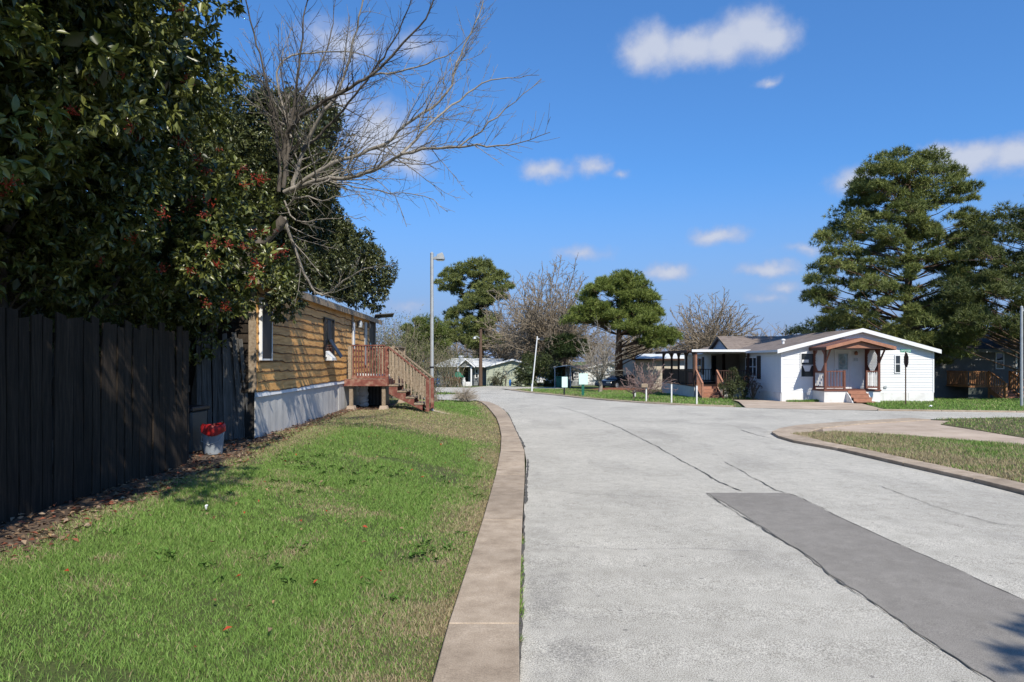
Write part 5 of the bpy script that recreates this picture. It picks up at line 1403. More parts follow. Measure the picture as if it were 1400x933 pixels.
# condenser and silver duct under the deck
b = G(-4.1, 20.9); ac = thing('air_conditioner', b, 'dark slatted air conditioner standing under the wooden deck', 'air conditioner')
mb = MB(); mb.box(b.x - .30, b.x + .30, b.y - .30, b.y + .30, b.z, b.z + .70); mb.build('casing', M['black'], ac, bevel=.03)
sl = MB().box(-.028, .028, -.012, .012, 0, .62).mesh('slat'); sl.materials.append(mat('grille_grey', [(.05, .055, .055), (.07, .075, .075)], 4, .5, .05))
for k in range(6): piece('slat', sl, ac, (b.x - .25 + .10 * k, b.y - .315, b.z + .04))
mb = MB(); mb.box(b.x - .32, b.x + .32, b.y - .32, b.y + .32, b.z + .705, b.z + .735); mb.build('top_cover', M['galv'], ac)
b = G(-4.42, 20.2); du = thing('duct', b, 'crumpled silver duct hanging beside the air conditioner under the deck', 'duct')
n = 14; q = random.Random(8)
mb = MB(); mb.tube([(b.x + q.gauss(0, .015), b.y + .1 + q.gauss(0, .01), b.z + .02 + .72 * k / n) for k in range(n + 1)], [.13 + (.02 if k % 2 else -.012) for k in range(n + 1)], 14); mb.build('hose', M['roof_metal'], du, smooth=False)
mb = MB(); mb.tube([(b.x + .16, b.y, b.z + .70), (b.x + .2, b.y, b.z + .3), (b.x + .3, b.y, b.z + .06), (b.x + .45, b.y + .1, b.z + .04)], .012, 6); mb.build('cable', M['black'], du)

# ================================================================== LIGHT POLES, UTILITY POLE, SIGNS
def light_pole(name, label, base, h, r, arm, hw, lean=(0, 0), m='galv', group=None, headm='galv', armdir=1):
    t = thing(name, base, label, 'street lamp', group); b = Vector(base); top = b + Vector((lean[0], lean[1], h))
    mb = MB(); mb.tube([b - Vector((0, 0, .2)), b + Vector((0, 0, .02)), top], [r * 1.05, r * 1.05, r * .9], 12); mb.build('pole', M[m], t, smooth=True)
    mb = MB(); mb.lathe(top, [(r * .95, -.02), (r * .95, .01), (r * .3, .05)], 12); mb.build('cap', M[m], t, smooth=True)
    mb = MB(); e = top + Vector((arm * armdir, -.02, -.14)); mb.tube([top + Vector((0, 0, -.16)), e], [r * .55, r * .55], 8); mb.bar(e - Vector((.04, 0, 0)), e + Vector((.03, 0, 0)), .09); mb.build('arm', M[m], t)
    mb = MB(); x0 = e.x; s = armdir
    mb.prism([(x0, e.z - .05), (x0 + s * .05, e.z + .10), (x0 + s * hw * .8, e.z + .16), (x0 + s * hw, e.z + .02), (x0 + s * hw, e.z - .05)], 'y', e.y - .13, e.y + .13); mb.build('lamp_head', M[headm], t, bevel=.01)
    mb = MB(); mb.box(min(x0 + s * .04, x0 + s * (hw - .03)), max(x0 + s * .04, x0 + s * (hw - .03)), e.y - .10, e.y + .10, e.z - .075, e.z - .052); mb.build('lens', M['glass_pale'], t)
    return t
pb = P(590.5, 562); h = CAMZ + (HZ - 347) / F * pb.y - pb.z
lp = light_pole('street_lamp', 'tall steel light pole at the foot of the deck stair', pb, h, .055, .12, .26)
b = pb; mb = MB(); mb.box(b.x - .07, b.x + .07, b.y - .09, b.y - .056, b.z + .35, b.z + .6) if False else mb.tube([(b.x, b.y, b.z + 1.28), (b.x, b.y, b.z + 1.33)], .064, 12); mb.build('clamp', M['black'], lp)
pb = P(1396.5, 556); light_pole('street_lamp', 'steel light pole at the far right in front of the grey house', pb, CAMZ + (HZ - 420) / F * pb.y - pb.z, .055, .10, .24, headm='white')
b = bpy.context.scene.objects and pb; 
pb = P(727, 536); t = light_pole('street_lamp', 'slightly leaning white light pole in front of the round evergreen bush', pb, CAMZ + (HZ - 461) / F * pb.y - pb.z, .042, .12, .34, lean=(.38, 0), m='white', headm='black')
mb = MB(); mb.tube([Vector(pb) + Vector((0, 0, 0)), Vector(pb) + Vector((.035, 0, .55))], .062, 10); mb.build('sleeve', M['white'], t)
# utility pole, crossarm lamp, wires
pb = G((657 - 700) / F * 64.5, 64.5); up = thing('utility_pole', pb, 'brown wooden utility pole in front of the grey bungalow', 'pole')
mb = MB(); mb.tube([Vector(pb) - Vector((0, 0, .3)), Vector(pb) + Vector((.02, 0, 5.3))], [.20, .13], 10); mb.build('pole', M['pole_wood'], up, smooth=True)
tp = Vector(pb) + Vector((0, 0, 4.4)); mb = MB(); mb.tube([tp, tp + Vector((-.35, -.1, .25)), tp + Vector((-.55, -.1, .2))], .04, 6); mb.build('bracket', M['galv'], up)
mb = MB(); mb.lathe(tp + Vector((-.55, -.1, .02)), [(.05, .2), (.16, .1), (.18, 0)], 10); mb.build('lamp_head', M['galv'], up, smooth=True)
for dz, s in ((0, 1), (.28, 1)):
    a = Vector(pb) + Vector((0, 0, 3.0 + dz)); b2 = Vector((-26, 58, 2.5 + dz))
    mb = MB(); n = 14; mb.tube([a.lerp(b2, k / n) + Vector((0, 0, -.35 * math.sin(math.pi * k / n))) for k in range(n + 1)], .018, 4); mb.build('wire', M['wire'], up)

# stop sign seen from behind and edge on, with its street name blades
pb = P(1238, 553.5); ss = thing('stop_sign', pb, 'street corner sign post with a dark edge on octagon and a small green name plate', 'sign')
D = pb.y; zt = CAMZ + (HZ - 478) / F * D
mb = MB(); mb.tube([Vector(pb) - Vector((0, 0, .2)), (pb.x, pb.y, zt - .08)], .028, 8); mb.build('post', M['pole_wood'], ss)
zc = CAMZ + (HZ - 492.5) / F * D; mb = MB(); rad = .34
ca, sa = math.cos(R(76)), math.sin(R(76))                    # the plate is turned nearly edge on
vs = []
for dpt in (-.006, .006):
    for k in range(8):
        t = R(22.5 + 45 * k); u = rad * math.cos(t); vs.append((pb.x + u * ca - dpt * sa, pb.y - .04 + u * sa + dpt * ca, zc + rad * math.sin(t)))
mb.add(vs, [tuple(range(8)), tuple(range(15, 7, -1))] + [(k, (k + 1) % 8, 8 + (k + 1) % 8, 8 + k) for k in range(8)]); mb.build('octagon_plate', M['stop_back'], ss)
zn = CAMZ + (HZ - 480) / F * D; mb = MB(); mb.box(pb.x - .23, pb.x + .23, pb.y - .012, pb.y + .012, zn - .068, zn + .068); npn = mb.build('name_plate', M['sign_green'], ss)
def text_part(name, s, size, loc, m, parent, ext=.002):
    cu = bpy.data.curves.new(name, 'FONT'); cu.body = s; cu.size = size; cu.align_x = 'CENTER'; cu.align_y = 'CENTER'; cu.extrude = ext; cu.resolution_u = 2
    tmp = bpy.data.objects.new(name, cu); COL.objects.link(tmp); bpy.context.view_layer.update()
    me = bpy.data.meshes.new_from_object(tmp.evaluated_get(bpy.context.evaluated_depsgraph_get())); bpy.data.objects.remove(tmp)
    me.transform(Matrix.Translation(Vector(loc)) @ Matrix.Rotation(R(90), 4, 'X')); me.name = name
    return link(name, me, m, parent)
text_part('lettering', 'WOODS', .11, (pb.x, pb.y - .017, zn), M['white'], npn)
mb = MB(); mb.bar((pb.x - .01, pb.y - .2, zn - .0 + .0), (pb.x + .01, pb.y + .2, zn), .012, .001)
# two mint signs on dark posts
for (x0, x1, y0, y1, yb_), m2, lab in (((768.5, 775.5, 515.5, 530, 541), 'black', 'pale mint green board on a thin dark post, left one of two by the carport'), ((792, 803, 511, 526, 541.5), 'bin_green', 'pale mint green board on a thick green post, right one of two by the carport')):
    p = P((x0 + x1) / 2, yb_); s = F / p.y; t = thing('yard_sign', p, lab, 'sign')
    w2, z0, z1 = (x1 - x0) / 2 / s + .02, CAMZ + (HZ - y1) / s, CAMZ + (HZ - y0) / s
    mb = MB(); mb.box(p.x - w2, p.x + w2, p.y - .03, p.y + .02, z0, z1); mb.build('board', M['sign_mint'], t, bevel=.008)
    mb = MB(); wd = .045 if m2 == 'black' else .075; mb.box(p.x - wd - .02, p.x + wd - .02, p.y + .025, p.y + .12, p.z - .15, z0 + .1); mb.build('post', M[m2], t)
# white marker posts on the lawn by the side porch
for px, yb_, yt, lab in ((918, 551, 525.5, 'white yard post left of the pair before the side porch skirting'), (952.5, 553.5, 527.5, 'white yard post nearest the side porch steps'), (883.5, 549.5, 528.5, 'white yard post carrying a brown box beside the pinkish shrub')):
    p = P(px, yb_); zt = CAMZ + (HZ - yt) / F * p.y; t = thing('yard_post', p, lab, 'post', 'white posts along the lawn opposite')
    mb = MB(); mb.box(p.x - .03, p.x + .03, p.y - .03, p.y + .03, p.z - .1, zt); mb.build('shaft', M['white_dirty'], t)
    mb = MB(); mb.prism([(p.x - .042, zt), (p.x + .042, zt), (p.x, zt + .04)], 'y', p.y - .042, p.y + .042); mb.build('cap', M['trim_wood'], t)
    if px == 883.5:
        mb = MB(); mb.box(p.x - .26, p.x + .06, p.y - .13, p.y + .13, zt - .06, zt + .13); mbx = tag(mb.build('mailbox', M['trim_wood'], None, bevel=.02), 'small brown wooden mailbox on a white yard post', 'mailbox')
p = P(868, 543); mb = MB(); mb.lathe(p, [(.05, -.1), (.06, .25), (.07, .27), (.04, .36)], 10); tag(mb.build('garden_light', M['white_dirty'], smooth=True), 'short white stub post at the foot of the pinkish shrub', 'garden light')
disc_patch('mulch_ring', P(846, 533.2), 2.4, 1.5, M['reddirt'], .012, .16, 4)
disc_patch('dirt_patch', P(600, 563), .5, .35, M['concrete'], .012, 0, 5)

# ================================================================== HOUSES ACROSS THE STREET
def lap_wall(name, m, parent, axis, at, a0, a1, z0, ztop, step=.125, out=.022, sign=1, kind=True):
    """horizontal lap siding on a wall; ztop(a) gives the upper edge"""
    mb = MB(); z = z0
    n = 10
    zmax = max(ztop(a0 + (a1 - a0) * i / 40) for i in range(41))
    while z < zmax - .01:
        z2 = z + step
        # span where the course fits under the roof line
        ss = [a0 + (a1 - a0) * i / 160 for i in range(161) if ztop(a0 + (a1 - a0) * i / 160) >= z + step * .35]
        if ss:
            s0, s1 = min(ss), max(ss)
            zz0, zz1 = min(z2, max(z + .02, ztop(s0))), min(z2, max(z + .02, ztop(s1)))
            for (p, q) in (((at + sign * out, z), (at + sign * .001, z2)),):
                if axis == 'y':
                    vs = [(s0, at + sign * out, z), (s1, at + sign * out, z), (s1, at + sign * .001, zz1), (s0, at + sign * .001, zz0), (s0, at, z), (s1, at, z)]
                else:
                    vs = [(at + sign * out, s0, z), (at + sign * out, s1, z), (at + sign * .001, s1, zz1), (at + sign * .001, s0, zz0), (at, s0, z), (at, s1, z)]
                mb.add(vs, [(0, 1, 2, 3), (0, 4, 5, 1)])
        z = z2
    o = mb.build(name, m, parent)
    if kind: o['kind'] = 'stuff'
    return o
def hbox(name, m, parent, x0, x1, y0, y1, z0, z1, bevel=0):
    mb = MB(); mb.box(min(x0, x1), max(x0, x1), min(y0, y1), max(y0, y1), min(z0, z1), max(z0, z1)); return mb.build(name, m, parent, bevel=bevel)
def slab(name, m, parent, quad, th):
    """roof plane: four corners, thickness downwards"""
    a = [Vector(p) for p in quad]; mb = MB()
    vs = [tuple(p) for p in a] + [tuple(p - Vector((0, 0, th))) for p in a]
    mb.add(vs, [(0, 1, 2, 3), (7, 6, 5, 4), (0, 4, 5, 1), (1, 5, 6, 2), (2, 6, 7, 3), (3, 7, 4, 0)]); return mb.build(name, m, parent)
def window(parent, axis, at, a0, a1, z0, z1, t=.045, sign=-1, m='white', cols=1, rows=2, pane='glass'):
    """frame proud of the wall with its own panes"""
    def bx(mb, a, b, c, d, p, q):
        lo, hi = sorted((at + sign * p, at + sign * q))
        if axis == 'y': mb.box(a, b, lo, hi, c, d)
        else: mb.box(lo, hi, a, b, c, d)
    mb = MB()
    bx(mb, a0, a1, z0, z0 + t, .013, .06); bx(mb, a0, a1, z1 - t, z1, .013, .06); bx(mb, a0, a0 + t, z0 + t, z1 - t, .013, .06); bx(mb, a1 - t, a1, z0 + t, z1 - t, .013, .06)
    for k in range(1, cols):
        a = a0 + (a1 - a0) * k / cols; bx(mb, a - t * .5, a + t * .5, z0 + t, z1 - t, .013, .058)
    for k in range(1, rows):
        z = z0 + (z1 - z0) * k / rows
        for c in range(cols):
            p, q = a0 + (a1 - a0) * c / cols + (t if c == 0 else t * .5), a0 + (a1 - a0) * (c + 1) / cols - (t if c == cols - 1 else t * .5); bx(mb, p, q, z - t * .35, z + t * .35, .013, .055)
    f = mb.build('window', M[m], parent)
    for c in range(cols):
        for k in range(rows):
            m2 = MB(); bx(m2, a0 + (a1 - a0) * c / cols + t * .4, a0 + (a1 - a0) * (c + 1) / cols - t * .4, z0 + (z1 - z0) * k / rows + t * .3, z0 + (z1 - z0) * (k + 1) / rows - t * .3, .015, .034); m2.build('pane', M[pane], f)
    return f
DA = 33.3; s0 = F / DA
XL, XR, XM = (1068 - 700) / s0, (1276 - 700) / s0, (1175 - 700) / s0
ZG, ZK, ZF, ZEL, ZER, ZR = -.46, .03, .23, 2.13, 2.08, 3.02
YB, Y1, Y2, XI = 52.0, 38.3, 45.0, 15.0
wt = thing('white_house', (XM, DA, ZG), 'white lap sided mobile home with a low gable and a brown porch facing the street', 'house')
def ztop(x): return ZEL + (ZR - ZEL) * (x - XL) / (XM - XL) if x < XM else ZER + (ZR - ZER) * (XR - x) / (XR - XM)
# cores behind the siding
mb = MB()
mb.prism([(XL + .002, ZG - .2), (XR - .002, ZG - .2), (XR - .002, ZER), (XM, ZR), (XL + .002, ZEL)], 'y', DA + .002, Y1)
mb.prism([(XI, ZG - .2), (XR - .002, ZG - .2), (XR - .002, ZER), (XM, ZR), (XI, ztop(XI))], 'y', Y1 + .001, Y2 - .001)
mb.prism([(XL + .002, ZG - .2), (XR - .002, ZG - .2), (XR - .002, ZER), (XM, ZR), (XL + .002, ZEL)], 'y', Y2, YB)
mb.build('wall', M['white'], wt)
lap_wall('siding', M['white'], wt, 'y', DA, XL, XR, ZK, ztop, sign=-1)
lap_wall('siding', M['white'], wt, 'x', XL, DA - .0, Y1, ZK, lambda a: ZEL - .05, sign=-1)
lap_wall('siding', M['white'], wt, 'x', XL, Y2, YB, ZK, lambda a: ZEL - .05, sign=-1)
lap_wall('siding', M['beige_wall'], wt, 'y', Y2, XL, XI, ZK, lambda a: ZEL, sign=-1)
lap_wall('siding', M['beige_wall'], wt, 'x', XI, Y1, Y2, ZK, lambda a: ZEL + .1, sign=-1)
for a, b in ((XL - .02, XL + .06), (XR - .06, XR + .02)): hbox('corner_board', M['white'], wt, a, b, DA - .03, DA - .003, ZK, 2.1)
nsk = 6
for k in range(nsk):
    a = XL + (XR - XL) * k / nsk; hbox('skirt_panel', M['white_dirty'], wt, a + .008, a + (XR - XL) / nsk - .004, DA - .028, DA - .001, ZG - .1, ZK - .004)
for a, b in ((DA, 36.0), (36.0, Y1), (Y2, 48.5), (48.5, YB)): hbox('skirt_panel', M['white_dirty'], wt, XL - .028, XL, a + .004, b - .004, ZG - .2, ZK - .004)
# roof slopes, rake boards, gutter line
ov = .10; yf = DA - .28
slab('roof', M['shingle'], wt, [(XL - .28, yf, ztop(XL) - .02), (XM, yf, ZR + .12), (XM, YB + .2, ZR + .12), (XL - .28, YB + .2, ztop(XL) - .02)], .06)
slab('roof', M['shingle'], wt, [(XM, yf, ZR + .12), (XR + .18, yf, ZER + .02), (XR + .18, YB + .2, ZER + .02), (XM, YB + .2, ZR + .12)], .06)
for a, b in (((XL - .30, ztop(XL) - .10), (XM, ZR + .045)), ((XM, ZR + .045), (XR + .20, ZER - .06))):
    mb = MB(); mb.prism([(a[0], a[1] - .09), (b[0], b[1] - .09), (b[0], b[1] + .095), (a[0], a[1] + .095)], 'y', yf - .032, yf - .002); mb.build('rake_board', M['white'], wt)
    mb = MB(); mb.prism([(a[0], a[1] - .02), (b[0], b[1] - .02), (b[0], b[1] - .0), (a[0], a[1] - .0)], 'y', yf, DA - .005); mb.build('soffit', M['white_dirty'], wt)
hbox('gutter', M['white'], wt, XL - .31, XL - .22, yf, YB + .2, ZEL - .13, ZEL - .02)
# cross gable over the side porch
gy = (45.2 + 40.6) / 2; hw = 2.3; zb = ZEL - .02; zp = 3.02; xg = XL - .02
mb = MB(); mb.prism([(gy - hw, zb), (gy + hw, zb), (gy, zp)], 'x', xg, xg + 2.2); mb.build('cross_gable', M['white'], wt)
lap_wall('siding', M['white'], wt, 'x', xg, gy - hw, gy + hw, zb, lambda a: zb + (zp - zb) * (1 - abs(a - gy) / hw), sign=-1)
for sg in (-1, 1):
    slab('roof', M['shingle'], wt, [(xg - .2, gy + sg * (hw + .25), zb - .02), (XM, gy + sg * (hw + .25), zb + .0), (XM, gy, zp + .10), (xg - .2, gy, zp + .10)], .07)
    mb = MB(); mb.bar((xg - .215, gy + sg * (hw + .25), zb - .06), (xg - .215, gy, zp + .05), .03, .14); mb.build('rake_board', M['trim_wood'], wt)
for x, yy in ((14.3, 36.0), (19.6, 34.6)):
    z = ztop(x) + .16; mb = MB(); mb.lathe((x, yy, z - .1), [(.07, 0), (.07, .18), (.12, .19), (.11, .25), (.02, .28)], 10); mb.build('roof_vent', M['white'], wt, smooth=True)
# windows and doors
def fx(px, d=DA): return (px - 700) / F * d
def fz(py, d=DA): return CAMZ + (HZ - py) / F * d
w1 = window(wt, 'y', DA, fx(1093.5), fx(1112.5), fz(516.5), fz(482.5), rows=2)
hbox('curtain', M['white'], w1, fx(1096), fx(1105), DA - .040, DA - .036, fz(496), fz(492))
for dx in (0, 1):
    mb = MB(); mb.prism([(fx(1097), fz(500.3)), (fx(1109), fz(500.3)), (fx(1106), fz(508)), (fx(1100), fz(508))], 'y', DA - .042, DA - .037)
mb.build('curtain', M['white'], w1)
window(wt, 'y', DA, fx(1222.3), fx(1230.8), fz(510.5), fz(485.5), rows=2)
dr = hbox('door', M['white'], wt, fx(1141.5), fx(1161), DA - .045, DA - .013, ZF, fz(477.5))
for a, b, c, d in ((fx(1140), fx(1141.4), ZF, fz(476)), (fx(1161.1), fx(1163.5), ZF, fz(476)), (fx(1140), fx(1163.5), fz(477.4), fz(475.3))): hbox('door_frame', M['white'], wt, a, b, DA - .06, DA - .014, c, d)
pn = hbox('door_pane', M['glass_pale'], dr, fx(1145.5), fx(1157.8), DA - .058, DA - .047, fz(505.3), fz(484.3))
mb = MB(); cx_, cz_ = fx(1151.6), fz(494.6)
for r in (.13, .085):
    mb.tube([(cx_ + r * math.cos(t * math.pi / 8), DA - .062, cz_ + r * 1.1 * math.sin(t * math.pi / 8)) for t in range(17)], .012, 5, False)
for a, b in (((cx_, fz(505)), (cx_, cz_ - .13)), ((cx_, cz_ + .13), (cx_, fz(484.6))), ((fx(1146), cz_), (cx_ - .13, cz_)), ((cx_ + .13, cz_), (fx(1157.5), cz_)), ((fx(1146), fz(500)), (cx_, fz(503))), ((fx(1157.5), fz(500)), (cx_, fz(503))), ((fx(1146), fz(489)), (cx_, fz(486))), ((fx(1157.5), fz(489)), (cx_, fz(486)))):
    mb.bar((a[0], DA - .062, a[1]), (b[0], DA - .062, b[1]), .016)
for a in (fx(1145.5), fx(1157.8)): mb.bar((a, DA - .062, fz(505.3)), (a, DA - .062, fz(484.3)), .03)
for z in (fz(505.3), fz(484.3)): mb.bar((fx(1145.2), DA - .062, z), (fx(1158.1), DA - .062, z), .03)
mb.build('leading', M['galv'], dr)
mb = MB(); mb.lathe((fx(1143.2), DA - .075, fz(510)), [(.005, -.03), (.03, -.02), (.03, .02), (.005, .03)], 10); mb.lathe((fx(1143.2), DA - .07, fz(506)), [(.005, -.025), (.022, -.015), (.022, .015), (.005, .025)], 10); mb.build('handle', M['black'], dr, smooth=True)
mb = MB(); mb.lathe((fx(1169), DA - .10, fz(486)), [(.02, 0), (.07, .02), (.08, .12), (.04, .17), (.02, .20)], 12); mb.bar((fx(1169), DA, fz(483)), (fx(1169), DA - .1, fz(482)), .04); mb.build('wall_lamp', M['step_wood'], wt, smooth=True)
hp = hbox('number_plate', M['galv'], wt, fx(1166.8), fx(1172.4), DA - .035, DA - .016, fz(494), fz(490))
hbox('meter_cover', M['galv'], wt, fx(1207.5), fx(1211.5), DA - .06, DA - .014, fz(531.5), fz(528), bevel=.01)
# side windows, shutters and the recessed entrance
window(wt, 'x', XL, 36.55, 39.6 - 1.35, .72, 1.78, cols=3, rows=2)
for a, b in ((38.26, 38.30), (36.0, 36.5)): hbox('shutter', M['black'], wt, XL - .05, XL - .013, a - (.3 if a > 38 else 0), b, .62, 1.84)
window(wt, 'x', XL, 47.2, 48.9, .72, 1.78, cols=2, rows=2)
for a in (46.6, 49.0): hbox('shutter', M['black'], wt, XL - .05, XL - .013, a, a + .5, .62, 1.84)
hbox('door', M['beige_wall'], wt, 14.05, 14.8, Y2 - .05, Y2 - .013, ZF, 2.0); hbox('door_frame', M['brown_dark'], wt, 13.85, 14.03, Y2 - .06, Y2 - .013, ZF, 2.05)
hbox('black_chair_back', M['black'], wt, XI - .5, XI - .05, 43.2, 43.7, ZF, 1.0) if False else None
hbox('shutter', M['black'], wt, XL + .05, XL + .3, Y2 - .05, Y2 - .014, .62, 1.9)

# ---- front porch
fpz = ZF
fp = thing('front_porch', (16.1, 32.6, ZG), 'brown gabled front porch with oval lattice sides on the white house', 'porch')
PX0, PX1, PYF, PYB = 14.72, 17.24, 32.08, 33.22
hbox('platform', M['brown_paint'], fp, PX0 - .09, PX1 + .09, PYF - .07, DA - .03, fpz - .08, fpz)
for a, b in ((PX0 - .06, 15.70), (16.62, PX1 + .06)): hbox('skirt_panel', M['white_dirty'], fp, a, b, PYF - .03, PYF - .005, ZG - .1, fpz - .083)
for x in (PX0 - .06, PX1 + .06): hbox('skirt_panel', M['white_dirty'], fp, x - .012, x + .012, PYF - .004, DA - .031, ZG - .1, fpz - .083)
for xa, sgn in ((15.70, 1), (16.62, -1)):
    mb = MB(); mb.prism([(xa, fpz - .084), (xa, ZG - .1), (xa + sgn * .30, ZG - .1)], 'y', PYF - .06, PYF - .034) if False else mb.prism([(PYF - .035, fpz - .1), (PYF - .035, ZG - .1), (PYF - .90, ZG - .1), (PYF - .3, fpz - .25)], 'x', xa - .02, xa + .02); mb.build('stair_cheek', M['white_dirty'], fp)
for k in range(3):
    z = fpz - .17 * (k + 1); yb_ = PYF - .075 - .27 * k
    hbox('step', M['step_wood'], fp, 15.73, 16.59, yb_ - .30, yb_, z - .04, z); hbox('riser', M['step_wood'], fp, 15.74, 16.58, yb_ - .02, yb_ - .002, z + .002, z + .125)
for x in (PX0, PX1):
    for yy in (PYF, PYB): pst(fp, x, yy, fpz, 2.16, M['brown_paint'], .10)
    # lattice panel: frame, elongated octagon opening, white lattice, balusters under it
    z0, z1 = fpz + .82, 2.16; ya, yb_ = PYF + .055, PYB - .055; yc = (ya + yb_) / 2
    outer = [(ya, z0), (yb_, z0), (yb_, z1), (ya, z1)]
    inn = [(yc - .18, z0 + .05), (yc + .18, z0 + .05), (yb_ - .06, z0 + .36), (yb_ - .06, z1 - .30), (yc + .18, z1 - .03), (yc - .18, z1 - .03), (ya + .06, z1 - .30), (ya + .06, z0 + .36)]
    mb = MB(); ring = [outer[0], outer[1], outer[1], outer[1], outer[2], outer[2], outer[3], outer[0]]
    op = [(yc - .2, z0), (yc + .2, z0), (yb_, z0 + .30), (yb_, z1 - .3), (yc + .2, z1), (yc - .2, z1), (ya, z1 - .3), (ya, z0 + .3)]
    for dx in (-.02, .02): pass
    vs = [(x + dx, *p) for dx in (-.022, .022) for p in op + inn]
    fs = []
    for k in range(8):
        j = (k + 1) % 8
        fs += [(k, j, 8 + j, 8 + k), (16 + k, 24 + k, 24 + j, 16 + j), (8 + k, 8 + j, 24 + j, 24 + k), (k, 16 + k, 16 + j, j)]
    mb.add(vs, fs)
    for q in ((ya, z0, 7, 0), (yb_, z0, 1, 2), (yb_, z1, 3, 4), (ya, z1, 5, 6)):
        mb.prism([(q[0], q[1]), op[q[2]], op[q[3]]], 'x', x - .022, x + .022)
    lp_ = mb.build('lattice_panel', M['brown_paint'], fp)
    mb = MB(); st = .13
    def clip_line(p, d):
        """segment of a diagonal inside the opening"""
        ts = []
        for k in range(8):
            a, b = inn[k], inn[(k + 1) % 8]; e = (b[0] - a[0], b[1] - a[1]); den = d[0] * e[1] - d[1] * e[0]
            if abs(den) < 1e-9: continue
            t = ((a[0] - p[0]) * e[1] - (a[1] - p[1]) * e[0]) / den; u = ((a[0] - p[0]) * d[1] - (a[1] - p[1]) * d[0]) / den
            if -1e-6 <= u <= 1 + 1e-6: ts.append(t)
        return (min(ts), max(ts)) if len(ts) >= 2 else None
    for sg, off in ((1, -.006), (-1, .006)):
        for k in range(-14, 15):
            r_ = clip_line((yc, (z0 + z1) / 2 + k * st), (1, sg))
            if r_ and r_[1] - r_[0] > .04:
                t0, t1 = r_; zc_ = (z0 + z1) / 2 + k * st
                mb.bar((x + off, yc + t0, zc_ + sg * t0), (x + off, yc + t1, zc_ + sg * t1), .035, .008, (1, 0, 0)) if False else mb.bar((x + off, yc + t0, zc_ + sg * t0), (x + off, yc + t1, zc_ + sg * t1), .008, .026)
    mb.build('lattice', M['white'], lp_)
    rail_run(fp, (x, ya, 0), (x, yb_, 0), fpz + .08, fpz + .78, 7, M['brown_paint'], M['white_dirty'], .03, .06)
for a, b, n in ((PX0 + .05, 15.62, 6), (16.66, PX1 - .05, 5)):
    rail_run(fp, (a, PYF, 0), (b, PYF, 0), fpz + .08, fpz + .84, n, M['brown_paint'], M['brown_paint'] if n == 6 else M['white_dirty'], .03, .07)
    pst(fp, b if n == 6 else a, PYF, fpz, fpz + .90, M['brown_paint'], .08)
RX0, RX1, RXM, RY0, RZE, RZP = 14.46, 17.68, 16.07, 31.42, 2.17, 2.58
for a, b in (((RX0, RZE), (RXM, RZP)), ((RXM, RZP), (RX1, RZE))):
    slab('roof', M['brown_paint'], fp, [(a[0], RY0, a[1] + .06), (b[0], RY0, b[1] + .06), (b[0], DA - .03, b[1] + .06), (a[0], DA - .03, a[1] + .06)], .05)
    mb = MB(); mb.prism([(a[0], a[1] - .085), (b[0], b[1] - .085), (b[0], b[1] + .066), (a[0], a[1] + .066)], 'y', RY0 - .03, RY0 - .003); mb.build('rake_board', M['step_wood'], fp)
mb = MB(); mb.prism([(RX0 + .34, RZE + .005), (RX1 - .34, RZE + .005), (RXM, RZP - .10)], 'y', RY0 + .14, RY0 + .17); mb.build('gable_panel', M['step_wood'], fp)
mb = MB(); mb.box(RX0 + .10, RX1 - .1, RY0 + .05, DA - .04, RZE - .03, RZE - .005); mb.build('ceiling', M['brown_dark'], fp)
for x in (RX0 + .02, RX1 - .02): hbox('eave_board', M['brown_dark'], fp, x - .015, x + .015, RY0, DA - .04, RZE - .10, RZE + .05)
for x in (PX0, PX1):
    mb = MB(); mb.bar((x, PYF - .03, 1.50), (x, RY0 + .12, RZE - .03), .06); mb.build('brace', M['brown_paint'], fp)
    mb = MB(); mb.bar((x, PYF, 2.13), (x, PYB, 2.13), .09, .08); mb.build('beam', M['brown_paint'], fp)

# ---- side porch
sp_ = thing('side_porch', (11.5, 38.5, -.5), 'dark brown covered side porch with steps on the left of the white house', 'porch')
SXa, SY0, SY1 = 10.0, 37.62, 45.6; fz0 = .21
hbox('deck', M['brown_dark'], sp_, SXa, XL - .03, SY0, SY1, fz0 - .06, fz0)
hbox('deck', M['brown_dark'], sp_, XL - .03, XI - .02, Y1 + .02, Y2 - .02, fz0 - .06, fz0)
for a, b in ((SY0, 40.2), (40.2, 42.9), (42.9, SY1)): hbox('skirt_panel', M['skirt'], sp_, SXa + .02, SXa + .045, a + .006, b - .006, -.8, fz0 - .07)
hbox('skirt_panel', M['skirt'], sp_, 11.3, XL - .03, SY0 + .02, SY0 + .04, -.7, fz0 - .07)
for a, b in ((SXa + .05, 10.16),): hbox('skirt_panel', M['skirt'], sp_, a, b, SY0 + .02, SY0 + .04, -.7, fz0 - .07)
pz = [SY0 + .06, 39.4, 41.2, 43.0, 45.4]
for yy in pz: pst(sp_, SXa + .06, yy, fz0, 2.1, M['brown_dark'], .11)
pst(sp_, 10.16, SY0 + .05, fz0 + .6, 2.1, M['step_wood'], .09); pst(sp_, XL - .1, SY0 + .06, fz0, 2.1, M['brown_dark'], .1)
